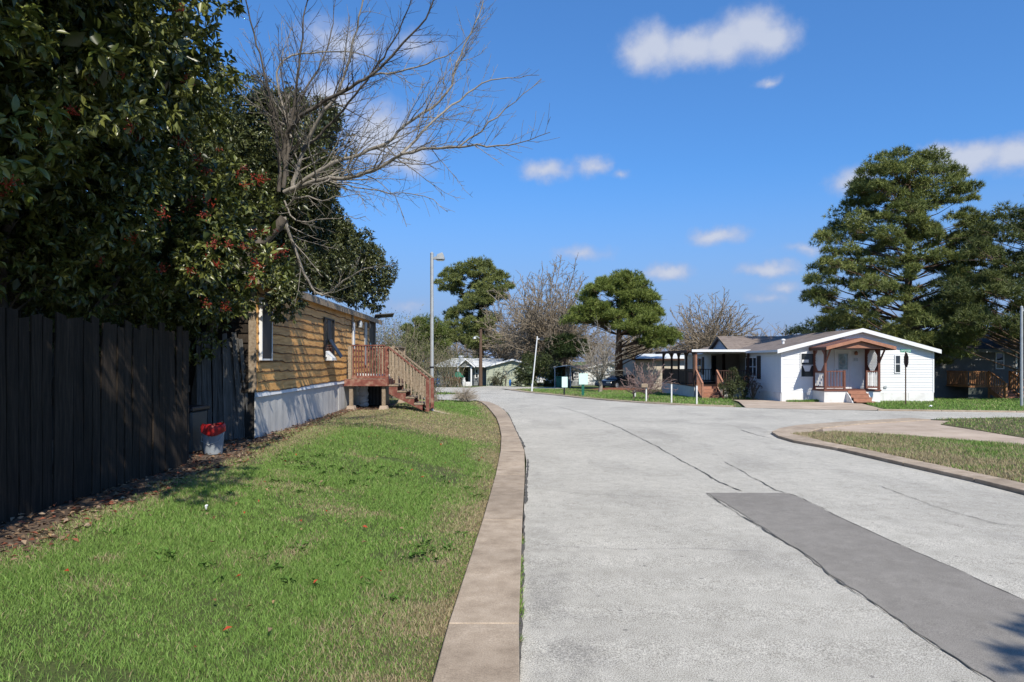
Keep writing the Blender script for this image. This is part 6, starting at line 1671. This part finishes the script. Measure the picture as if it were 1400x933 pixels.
for a, b in zip(pz[:-1], pz[1:]):                            # arched brackets under the eave
    mb = MB(); n = 8; L = b - a; pts = [(a + .05, 2.09)] + [(a + .05 + (L - .1) * k / n, 2.06 - .42 * (1 - math.sin(math.pi * k / n)) ** 1.6) for k in range(n + 1)] + [(b - .05, 2.09)]
    mb.prism(pts, 'x', SXa + .04, SXa + .08); mb.build('arch', M['brown_dark'], sp_)
    nb_ = 12; me = MB().box(-.012, .012, -(L - .1) / nb_ / 2 + .008, (L - .1) / nb_ / 2 - .008, 0, .72).mesh('board'); me.materials.append(M['brown_dark'])
    for k in range(nb_): piece('board', me, sp_, (SXa + .06, a + .05 + (L - .1) * (k + .5) / nb_, fz0 + .09))
    mb = MB(); mb.bar((SXa + .06, a + .05, fz0 + .84), (SXa + .06, b - .05, fz0 + .84), .09, .05); mb.build('top_rail', M['brown_dark'], sp_)
slab('roof', M['brown_dark'], sp_, [(SXa - .35, SY0 - .1, 2.16), (XL - .31, SY0 - .1, 2.17), (XL - .31, SY1 + .2, 2.17), (SXa - .35, SY1 + .2, 2.16)], .06)
hbox('fascia', M['white'], sp_, SXa - .12, XL - .02, SY0 - .14, SY0 - .104, 2.07, 2.20); hbox('fascia', M['brown_dark'], sp_, SXa - .385, SXa - .352, SY0 - .13, SY1 + .2, 2.02, 2.17)
rail_run(sp_, (11.35, SY0 + .06, 0), (XL - .15, SY0 + .06, 0), fz0 + .08, fz0 + .80, 12, M['brown_dark'], M['brown_dark'], .035, .07)
rail_run(sp_, (SXa + .15, 43.8, 0), (XL - .15, 43.8, 0), fz0 + .08, fz0 + .80, 18, M['brown_dark'], M['brown_dark'], .035, .07)
for k in range(4):
    z = fz0 - .165 * (k + 1); yb_ = SY0 - .005 - .29 * k
    hbox('step', M['step_wood'], sp_, 10.22, 11.22, yb_ - .32, yb_, z - .04, z); hbox('riser', M['step_wood'], sp_, 10.23, 11.21, yb_ - .02, yb_ - .002, z + .002, z + .12)
for x in (10.16, 11.28):
    mb = MB(); mb.prism([(SY0, fz0 - .02), (SY0, fz0 - .3), (SY0 - 1.1, -.62), (SY0 - 1.25, -.62), (SY0 - 1.25, -.42)], 'x', x - .025, x + .025); mb.build('stringer', M['step_wood'], sp_)
    pst(sp_, x, SY0 - 1.22, -.62, .36, M['step_wood'], .085); pst(sp_, x, SY0 - .02, fz0, fz0 + .88, M['step_wood'], .085) if x > 11 else None
    mb = MB(); mb.bar((x, SY0, fz0 + .86), (x, SY0 - 1.27, .36), .085, .05); mb.build('hand_rail', M['step_wood'], sp_)
    me = MB().box(-.018, .018, -.018, .018, 0, 1).mesh('baluster'); me.materials.append(M['step_wood'])
    for k in range(6):
        t = (k + .7) / 6.6; z1 = fz0 + .84 + (.34 - fz0 - .84) * t; piece('baluster', me, sp_, (x, SY0 - 1.25 * t, z1 - .74), (0, 0, 0), (1, 1, .74))
hbox('red_board', M['red_wood'], sp_, SXa - .02, SXa + .03, 37.75, 38.6, fz0 + .1, fz0 + .72)

# ---- grey house in the pine shade
GD = 39.0; gx0, gx1 = 21.5, 35.5; gzb = -.62
gh = thing('grey_house', (28, GD, gzb), 'dark slate sided house in the shade of the pines at the right edge', 'house')
hbox('wall', M['slate_siding'], gh, gx0, gx1, GD, GD + 8, gzb - .2, 2.1)
lap_wall('siding', M['slate_siding'], gh, 'y', GD, gx0, gx1, gzb + .5, lambda a: 2.09, sign=-1, step=.14)
hbox('fascia', M['grey_siding'], gh, gx0 - .3, gx1 + .3, GD - .36, GD - .32, 2.05, 2.24)
slab('roof', M['shingle_dark'], gh, [(gx0 - .3, GD - .34, 2.25), (gx1 + .3, GD - .34, 2.25), (gx1 + .3, GD + 4, 3.5), (gx0 - .3, GD + 4, 3.5)], .08)
slab('roof', M['shingle_dark'], gh, [(gx0 - .3, GD + 4, 3.5), (gx1 + .3, GD + 4, 3.5), (gx1 + .3, GD + 8.3, 2.2), (gx0 - .3, GD + 8.3, 2.2)], .08)
hbox('roof_vent', M['grey_siding'], gh, fx(1361, GD + 2), fx(1372, GD + 2), GD + 1.8, GD + 2.3, 2.9, 3.45, bevel=.02)
window(gh, 'y', GD, fx(1360, GD), fx(1372, GD), fz(505, GD), fz(482, GD), rows=2, t=.06)
window(gh, 'y', GD, fx(1277, GD) + .3, fx(1285, GD) + .1, fz(511, GD), fz(486, GD), rows=2, t=.06, m='grey_siding')
d2 = hbox('door', M['black'], gh, fx(1390, GD), fx(1400, GD) + .4, GD - .04, GD - .013, .2, fz(480, GD)); hbox('door_frame', M['white_dirty'], gh, fx(1387.5, GD), fx(1389.8, GD), GD - .06, GD - .013, .2, fz(479, GD))
mb = MB(); mb.lathe((fx(1382, GD), GD - .1, fz(482, GD)), [(.03, 0), (.08, .04), (.03, .10)], 10); mb.build('wall_lamp', M['white_dirty'], gh, smooth=True)
gp = thing('porch', (26, 37, gzb), 'orange brown wooden porch with steps in front of the dark grey house', 'porch')
for a in np.linspace(24.75, 29.1, 19)[:-1]: hbox('deck_board', M['orange_wood'], gp, a + .005, a + .235, 37.0, GD - .02, .14, .18)
hbox('skirt_panel', mat('olive_panel', [(.07, .08, .07), (.09, .10, .09)], 3, .8, .1), gp, 24.75, 25.85, 37.02, 37.05, -.75, .13)
rail_run(gp, (24.78, 37.03, 0), (25.82, 37.03, 0), .2, .98, 11, M['orange_wood'], M['orange_wood'], .045, .09)
rail_run(gp, (24.78, 37.1, 0), (24.78, 38.9, 0), .2, .98, 14, M['orange_wood'], M['orange_wood'], .045, .09)
rail_run(gp, (27.0, 37.03, 0), (29.0, 37.03, 0), .2, .98, 16, M['orange_wood'], M['orange_wood'], .045, .09)
for k in range(4):
    z = .18 - .17 * (k + 1); yb_ = 36.99 - .30 * k
    hbox('step', M['step_wood'], gp, 25.92, 26.92, yb_ - .33, yb_, z - .04, z); hbox('riser', M['step_wood'], gp, 25.93, 26.91, yb_ - .02, yb_ - .003, z + .002, z + .125)
for x in (25.85, 26.99):
    pst(gp, x, 37.0, -.7, 1.02, M['orange_wood'], .09); pst(gp, x, 35.72, -.7, .38, M['orange_wood'], .09)
    mb = MB(); mb.bar((x, 37.0, 1.02), (x, 35.68, .38), .09, .05); mb.build('hand_rail', M['orange_wood'], gp)
    me = MB().box(-.02, .02, -.02, .02, 0, 1).mesh('baluster'); me.materials.append(M['orange_wood'])
    for k in range(7):
        t = (k + .7) / 7.6; piece('baluster', me, gp, (x, 37.0 - 1.3 * t, .22 - .62 * t), (0, 0, 0), (1, 1, .76))
    mb = MB(); mb.prism([(36.98, .16), (36.98, -.16), (35.75, -.72), (35.62, -.72), (35.62, -.56)], 'x', x - .025, x + .025); mb.build('stringer', M['orange_wood'], gp)

# ================================================================== FAR HOUSES
# grey bungalow with a white metal roof
BD = 65.5; bs = F / BD
def bx(px, d=BD): return (px - 700) / F * d
def bz(py, d=BD): return CAMZ + (HZ - py) / F * d
zb0 = bz(528); bg = thing('bungalow', (bx(665), BD, zb0), 'low grey and sage bungalow with white metal roof at the far street end', 'house')
xe, xp, xr = bx(665), bx(700.5), bx(721.5)
mb = MB(); mb.prism([(xe, zb0 - .2), (xr - .25, zb0 - .2), (xr - .25, bz(498.2)), (xp, bz(493)), (xe, bz(502))], 'y', BD, BD + 10); mb.build('wall', M['sage_siding'], bg)
lap_wall('siding', M['sage_siding'], bg, 'y', BD, xe, xr - .25, zb0, lambda x: bz(502) + (bz(493) - bz(502)) * (x - xe) / (xp - xe) if x < xp else bz(493) + (bz(498.2) - bz(493)) * (x - xp) / (xr - .25 - xp), step=.18, sign=-1)
for a, b in (((xe - .2, bz(502.6)), (xp, bz(492.4))), ((xp, bz(492.4)), (xr, bz(498.4)))):
    slab('roof', M['roof_metal'], bg, [(a[0], BD - .3, a[1] + .12), (b[0], BD - .3, b[1] + .12), (b[0], BD + 10, b[1] + .12), (a[0], BD + 10, a[1] + .12)], .06)
    mb = MB(); mb.prism([(a[0], a[1] - .04), (b[0], b[1] - .04), (b[0], b[1] + .1), (a[0], a[1] + .1)], 'y', BD - .34, BD - .305); mb.build('rake_board', M['white'], bg)
WD = 67.0; wx0, wx1 = bx(597, WD), bx(665, WD)
hbox('wall', M['grey_siding'], bg, wx0, wx1 + .1, WD, WD + 8, zb0 - .2, bz(501.2, WD))
lap_wall('siding', M['grey_siding'], bg, 'y', WD, bx(643, WD), wx1, zb0, lambda x: bz(501.5, WD), step=.18, sign=-1)
slab('roof', M['roof_metal'], bg, [(wx0 - .4, WD - .8, bz(501, WD)), (xe + .8, WD - .8, bz(501, WD)), (xp - .8, WD + 6, bz(491.2, WD + 6) + .1), (bx(618, WD + 6), WD + 6, bz(491.2, WD + 6) + .1)], .07)
mb = MB(); ga, gb, gm = bx(625.5), bx(649.5), bx(637); BF = BD - .2
mb.prism([(ga + .2, bz(501.5)), (gb - .2, bz(501.5)), (gm, bz(493))], 'y', BF, BF + 6); mb.build('porch_gable', M['grey_siding'], bg)
for a, b in (((ga, bz(502.3)), (gm, bz(491.6))), ((gm, bz(491.6)), (gb, bz(502.3)))):
    slab('roof', M['roof_metal'], bg, [(a[0], BF - .25, a[1] + .08), (b[0], BF - .25, b[1] + .08), (b[0], BF + 6.5, b[1] + .08), (a[0], BF + 6.5, a[1] + .08)], .05)
    mb = MB(); mb.prism([(a[0], a[1] - .06), (b[0], b[1] - .06), (b[0], b[1] + .09), (a[0], a[1] + .09)], 'y', BF - .29, BF - .255); mb.build('rake_board', M['white'], bg)
for px in (625.5, 643.5): hbox('porch_post', M['white'], bg, bx(px), bx(px) + .14, BF + .0, BF + .14, zb0, bz(501.6))
hbox('porch_ceiling', M['white'], bg, bx(620), bx(650), BF - .05, BF + 1.5, bz(501.6), bz(500.8))
hbox('door', M['dark'], bg, bx(629, WD), bx(640, WD), WD - .05, WD - .01, zb0, bz(503, WD))
window(bg, 'y', WD, bx(649.3, WD), bx(654.5, WD), bz(517.5, WD), bz(504, WD), rows=2, t=.09)
window(bg, 'y', WD, bx(608, WD), bx(614, WD), bz(516, WD), bz(506, WD), rows=2, t=.09)
mb = MB(); c = Vector((bx(628.3), WD + .5, bz(499))); mb.lathe(c, [(.24, 0), (.24, .75), (.30, .76), (.28, .88), (.05, .92)], 12); mb.build('chimney_pipe', M['galv'], bg, smooth=True)
hbox('rust_strip', mat('rust', [(.30, .15, .09), (.38, .21, .14)], 4, .8, .1), bg, bx(664), bx(664) + .3, BD + 1, BD + 1.3, bz(499), bz(497)) if False else None
# things set out in front of the bungalow
def clutter(name, label, cat, px, yb_, w, h, m, shape='box', d=61.5):
    p = Vector((bx(px, d), d, float(gz(bx(px, d), d)))); z0 = p.z
    mb = MB()
    if shape == 'box':
        mb.prism([(p.x - w / 2, z0), (p.x + w / 2, z0), (p.x + w * .46, z0 + h), (p.x - w * .46, z0 + h)], 'y', p.y - w * .4, p.y + w * .4); o = mb.build(name, M[m], None, bevel=.02)
    elif shape == 'urn':
        mb.lathe(p, [(w * .3, 0), (w * .45, h * .3), (w * .5, h * .6), (w * .32, h * .85), (w * .42, h)], 12); o = mb.build(name, M[m], None, smooth=True)
    elif shape == 'umb':
        t = thing(name, p, label, cat); mb.lathe(p + Vector((0, 0, h * .62)), [(w * .5, 0), (w * .42, h * .12), (w * .22, h * .28), (.02, h * .38)], 10, False); mb.build('canopy', M[m], t)
        mb = MB(); mb.tube([p, p + Vector((0, 0, h))], .03, 6); mb.build('pole', M['white'], t); return t
    return tag(o, label, cat)
clutter('cooler', 'small blue and white tub at the left end of the bungalow yard', 'tub', 597.5, 527, .55, .75, 'bin_blue')
clutter('planter', 'low white planter beside the blue tub in the bungalow yard', 'planter', 602, 527, .7, .38, 'white', 'urn')
clutter('planter', 'tall pale urn before the reddish screen by the bungalow', 'planter', 611, 527, .4, .5, 'white_dirty', 'urn')
clutter('garden_umbrella', 'teal garden umbrella before the bungalow porch', 'umbrella', 626, 527, 1.1, 1.35, 'sign_green', 'umb')
clutter('planter', 'white pedestal right of the teal umbrella', 'planter', 634, 527, .35, .8, 'white', 'urn')
clutter('crate', 'small cream crate right of the bungalow porch steps', 'crate', 640, 527, .5, .4, 'white_dirty')
p = G(bx(617, 62.5), 62.5); sc_ = thing('garden_screen', p, 'dark reddish slatted screen in front of the bungalow wall', 'screen')
for k in range(8):
    mb = MB(); x = p.x - .75 + .2 * k; mb.box(x, x + .15, p.y - .02, p.y + .02, p.z, p.z + .92); mb.build('slat', M['red_wood'], sc_)
for z in (.2, .75): mb = MB(); mb.box(p.x - .8, p.x + .85, p.y + .022, p.y + .05, p.z + z, p.z + z + .07); mb.build('rail', M['red_wood'], sc_)
for px, w_, sd_ in ((676, .9, 81), (684, .8, 82)):
    c = G(bx(px, 64.6), 64.6); leafy('arching_shrub', 'loose arching grey green shrub at the sage wall, %s one of two' % ('left' if px < 680 else 'right'), [((c.x, c.y, c.z + .6), (w_ * .7, .5, .55))], c, 90, 7, .14, .35, sd_, ((.06, .06, .03), (.13, .13, .07)), stems=14)
c = G(bx(707, 63), 63); leafy('low_shrub', 'low dark spiky shrub right of the blue yard ornament', [((c.x, c.y, c.z + .2), (.5, .4, .25))], c, 60, 8, .2, .2, 83, ((.03, .04, .02), (.06, .08, .035)), stems=3)
clutter('yard_ornament', 'small sky blue yard ornament before the sage wall', 'ornament', 697.5, 527, .26, .6, 'bin_blue', 'urn', 63)

# carport and the house behind it
CD = 58.5
cp = thing('carport', (bx(781, CD), CD, bz(529, CD)), 'open metal carport with a shallow bent roof beside the white gabled house', 'carport')
zc0 = bz(530, CD); xa, xb = bx(757, CD), bx(798, CD)
zs = [(xa, bz(503.5, CD)), (bx(763, CD), bz(501.2, CD)), (bx(779, CD), bz(499.6, CD)), (bx(793, CD), bz(505.3, CD)), (xb, bz(508.5, CD))]
for a, b in zip(zs[:-1], zs[1:]):
    slab('roof_panel', M['galv'], cp, [(a[0], CD, a[1]), (b[0], CD, b[1]), (b[0], CD + 6, b[1]), (a[0], CD + 6, a[1])], .05)
for x, z in ((xa + .1, zs[0][1]), (bx(780, CD), bz(501, CD)), (xb - .1, zs[-1][1])):
    for yy in (CD + .1, CD + 3, CD + 5.9): mb = MB(); mb.box(x - .04, x + .04, yy - .04, yy + .04, zc0, z - .05); mb.build('post', M['galv'], cp)
hd = CD + 7; hg = thing('small_house', (bx(778, hd), hd, -.9), 'pale grey house with shuttered windows seen through the carport', 'house')
hbox('wall', mat('pale_grey_siding', [(.34, .35, .36), (.40, .41, .42)], 3, .7, .1), hg, bx(750, hd), bx(800, hd), hd, hd + 5, -1.1, bz(504, hd)); hbox('skirt', M['grey_siding'], hg, bx(750, hd), bx(800, hd), hd - .03, hd - .002, -1.1, bz(522, hd))
for a, b in ((769, 775), (784, 791)):
    window(hg, 'y', hd, bx(a, hd), bx(b, hd), bz(518.5, hd), bz(509, hd), rows=2, t=.08)
    for q in (a - 2.2, b): hbox('shutter', M['black'], hg, bx(q, hd), bx(q + 2, hd), hd - .05, hd - .01, bz(519, hd), bz(508.6, hd))
slab('roof', M['shingle'], hg, [(bx(750, hd) - .3, hd - .3, bz(504, hd)), (bx(800, hd) + .3, hd - .3, bz(504, hd)), (bx(800, hd) + .3, hd + 3, bz(500, hd)), (bx(750, hd) - .3, hd + 3, bz(500, hd))], .08)
# white gabled house
VD = 68.0; vh = thing('white_house', (bx(826, VD), VD, -1.0), 'plain white gabled house with grey skirting and one pale window', 'house')
va, vb, vm = bx(798.5, VD), bx(858, VD), bx(832, VD); zv = -1.0
mb = MB(); mb.prism([(va, zv - .2), (vb, zv - .2), (vb, bz(506, VD)), (vm, bz(496.5, VD)), (va, bz(505, VD))], 'y', VD, VD + 9); mb.build('wall', M['white'], vh)
hbox('skirt', mat('grey_skirting', [(.25, .26, .27), (.30, .31, .32)], 3, .7, .1), vh, va, vb, VD - .03, VD - .002, zv - .2, bz(524.5, VD))
lap_wall('siding', M['white'], vh, 'y', VD, va, vb, bz(524.5, VD), lambda x: bz(505, VD) + (bz(496.5, VD) - bz(505, VD)) * (x - va) / (vm - va) if x < vm else bz(496.5, VD) + (bz(506, VD) - bz(496.5, VD)) * (x - vm) / (vb - vm), step=.16, sign=-1)
for a, b in (((va - .2, bz(505.6, VD)), (vm, bz(496, VD))), ((vm, bz(496, VD)), (vb + .2, bz(506.6, VD)))):
    slab('roof', M['shingle'], vh, [(a[0], VD - .25, a[1] + .1), (b[0], VD - .25, b[1] + .1), (b[0], VD + 9.2, b[1] + .1), (a[0], VD + 9.2, a[1] + .1)], .07)
    mb = MB(); mb.prism([(a[0], a[1] - .06), (b[0], b[1] - .06), (b[0], b[1] + .1), (a[0], a[1] + .1)], 'y', VD - .285, VD - .253); mb.build('rake_board', M['white'], vh)
window(vh, 'y', VD, bx(834, VD), bx(840.5, VD), bz(519, VD), bz(507, VD), rows=2, t=.07, pane='glass_pale')
# white outbuilding with a long metal roof behind the side porch
OD = 54.0; ob = thing('outbuilding', (bx(905, OD), OD, -.7), 'long low white building with a pale metal roof behind the side porch', 'building')
hbox('wall', M['beige_wall'], ob, bx(868, OD), bx(960, OD), OD, OD + 6, -.9, bz(491, OD)); hbox('end_wall', M['white'], ob, bx(927, OD), bx(946, OD), OD - .04, OD - .002, -.9, bz(489, OD))
slab('roof', M['roof_metal'], ob, [(bx(864, OD), OD - .4, bz(491.5, OD)), (bx(962, OD), OD - .4, bz(490.5, OD)), (bx(962, OD), OD + 3.5, bz(483, OD)), (bx(885, OD), OD + 3.5, bz(483.5, OD))], .08)
hbox('fascia', M['brown_dark'], ob, bx(862, OD), bx(962, OD), OD - .45, OD - .402, bz(493, OD), bz(490.5, OD))
# wheeled bins and a white van under the trees
def wheelie(label, px, d, m, w=.6, h=1.0):
    p = G(bx(px, d), d); t = thing('wheelie_bin', p, label, 'bin')
    mb = MB(); mb.prism([(p.x - w * .40, p.z + .05), (p.x + w * .40, p.z + .05), (p.x + w * .5, p.z + h * .92), (p.x - w * .5, p.z + h * .92)], 'y', p.y - .3, p.y + .3); mb.build('body', M[m], t, bevel=.03)
    mb = MB(); mb.box(p.x - w * .54, p.x + w * .54, p.y - .36, p.y + .34, p.z + h * .925, p.z + h); mb.build('lid', M[m], t, bevel=.02)
    for s in (-1, 1):
        mb = MB(); mb.tube([(p.x + s * w * .42, p.y + .26, p.z + .1), (p.x + s * w * .48, p.y + .26, p.z + .1)], .1, 10); mb.build('wheel', M['rubber'], t)
wheelie('green wheeled bin at the left post of the carport', 765, 57.0, 'bin_green', .62, .95)
wheelie('blue recycling bin behind the left mint sign', 772.5, 56.0, 'bin_blue', .42, .62)
def car(label, p, rz, m, L=4.3, H=1.3, Wd=1.75):
    t = thing('parked_car', p, label, 'car'); Mx = Matrix.Translation(p) @ Matrix.Rotation(rz, 4, 'Z'); f = L / 4.3
    body = [(-2.15, .30), (-2.12, .62), (-1.95, .78), (-.95, .86), (1.35, .88), (2.0, .84), (2.14, .60), (2.15, .32), (1.75, .24), (-1.8, .24)]
    mb = MB(Mx); mb.prism([(x * f, z * H / 1.3) for x, z in body], 'y', -Wd / 2, Wd / 2); mb.build('body', M[m], t, bevel=.05)
    cab = [(-1.02, .86), (-.35, 1.26), (.75, 1.30), (1.55, .90)]
    mb = MB(Mx); k = Wd / 2 - .08
    vs = [(x * f, s * (k if z < 1 else k - .16), z * H / 1.3) for s in (-1, 1) for x, z in cab]
    mb.add(vs, [(0, 1, 2, 3), (7, 6, 5, 4), (0, 4, 5, 1), (1, 5, 6, 2), (2, 6, 7, 3), (3, 7, 4, 0)]); mb.build('cabin', M[m], t, bevel=.03)
    mb = MB(Mx); 
    for s in (-1, 1):
        mb.add([(-.78 * f, s * (k + .005), .92 * H / 1.3), (-.30 * f, s * (k - .14), 1.22 * H / 1.3), (.68 * f, s * (k - .14), 1.24 * H / 1.3), (1.2 * f, s * (k + .005), .94 * H / 1.3)], [(0, 1, 2, 3)])
    mb.add([(-1.0 * f, -.62, .90 * H / 1.3), (-1.0 * f, .62, .90 * H / 1.3), (-.42 * f, .55, 1.23 * H / 1.3), (-.42 * f, -.55, 1.23 * H / 1.3)], [(0, 1, 2, 3)]); mb.build('window', M['glass'], t)
    for x in (-1.35, 1.3):
        for s in (-1, 1):
            mb = MB(Mx); mb.tube([(x * f, s * (Wd / 2 - .2), .31), (x * f, s * (Wd / 2 + .01), .31)], .31, 16); w_ = mb.build('wheel', M['rubber'], t)
            mb = MB(Mx); mb.tube([(x * f, s * (Wd / 2 + .012), .31), (x * f, s * (Wd / 2 + .02), .31)], .19, 12); mb.build('rim', M['galv'], w_)
    for s in (-1, 1):
        mb = MB(Mx); mb.box(-2.16 * f, -2.08 * f, s * .62 - .16, s * .62 + .16, .58 * H / 1.3, .70 * H / 1.3); mb.build('headlight', M['glass_pale'], t)
    return t
car('black car parked in front of the white gabled house, half behind the pine trunk', G(bx(848, 54.5), 54.5), R(38), 'car_black', 4.1, 1.12)
car('white car half hidden between the round bush and the big bare trunk', G(bx(748, 66), 66), R(80), 'white', 4.0, 1.2)
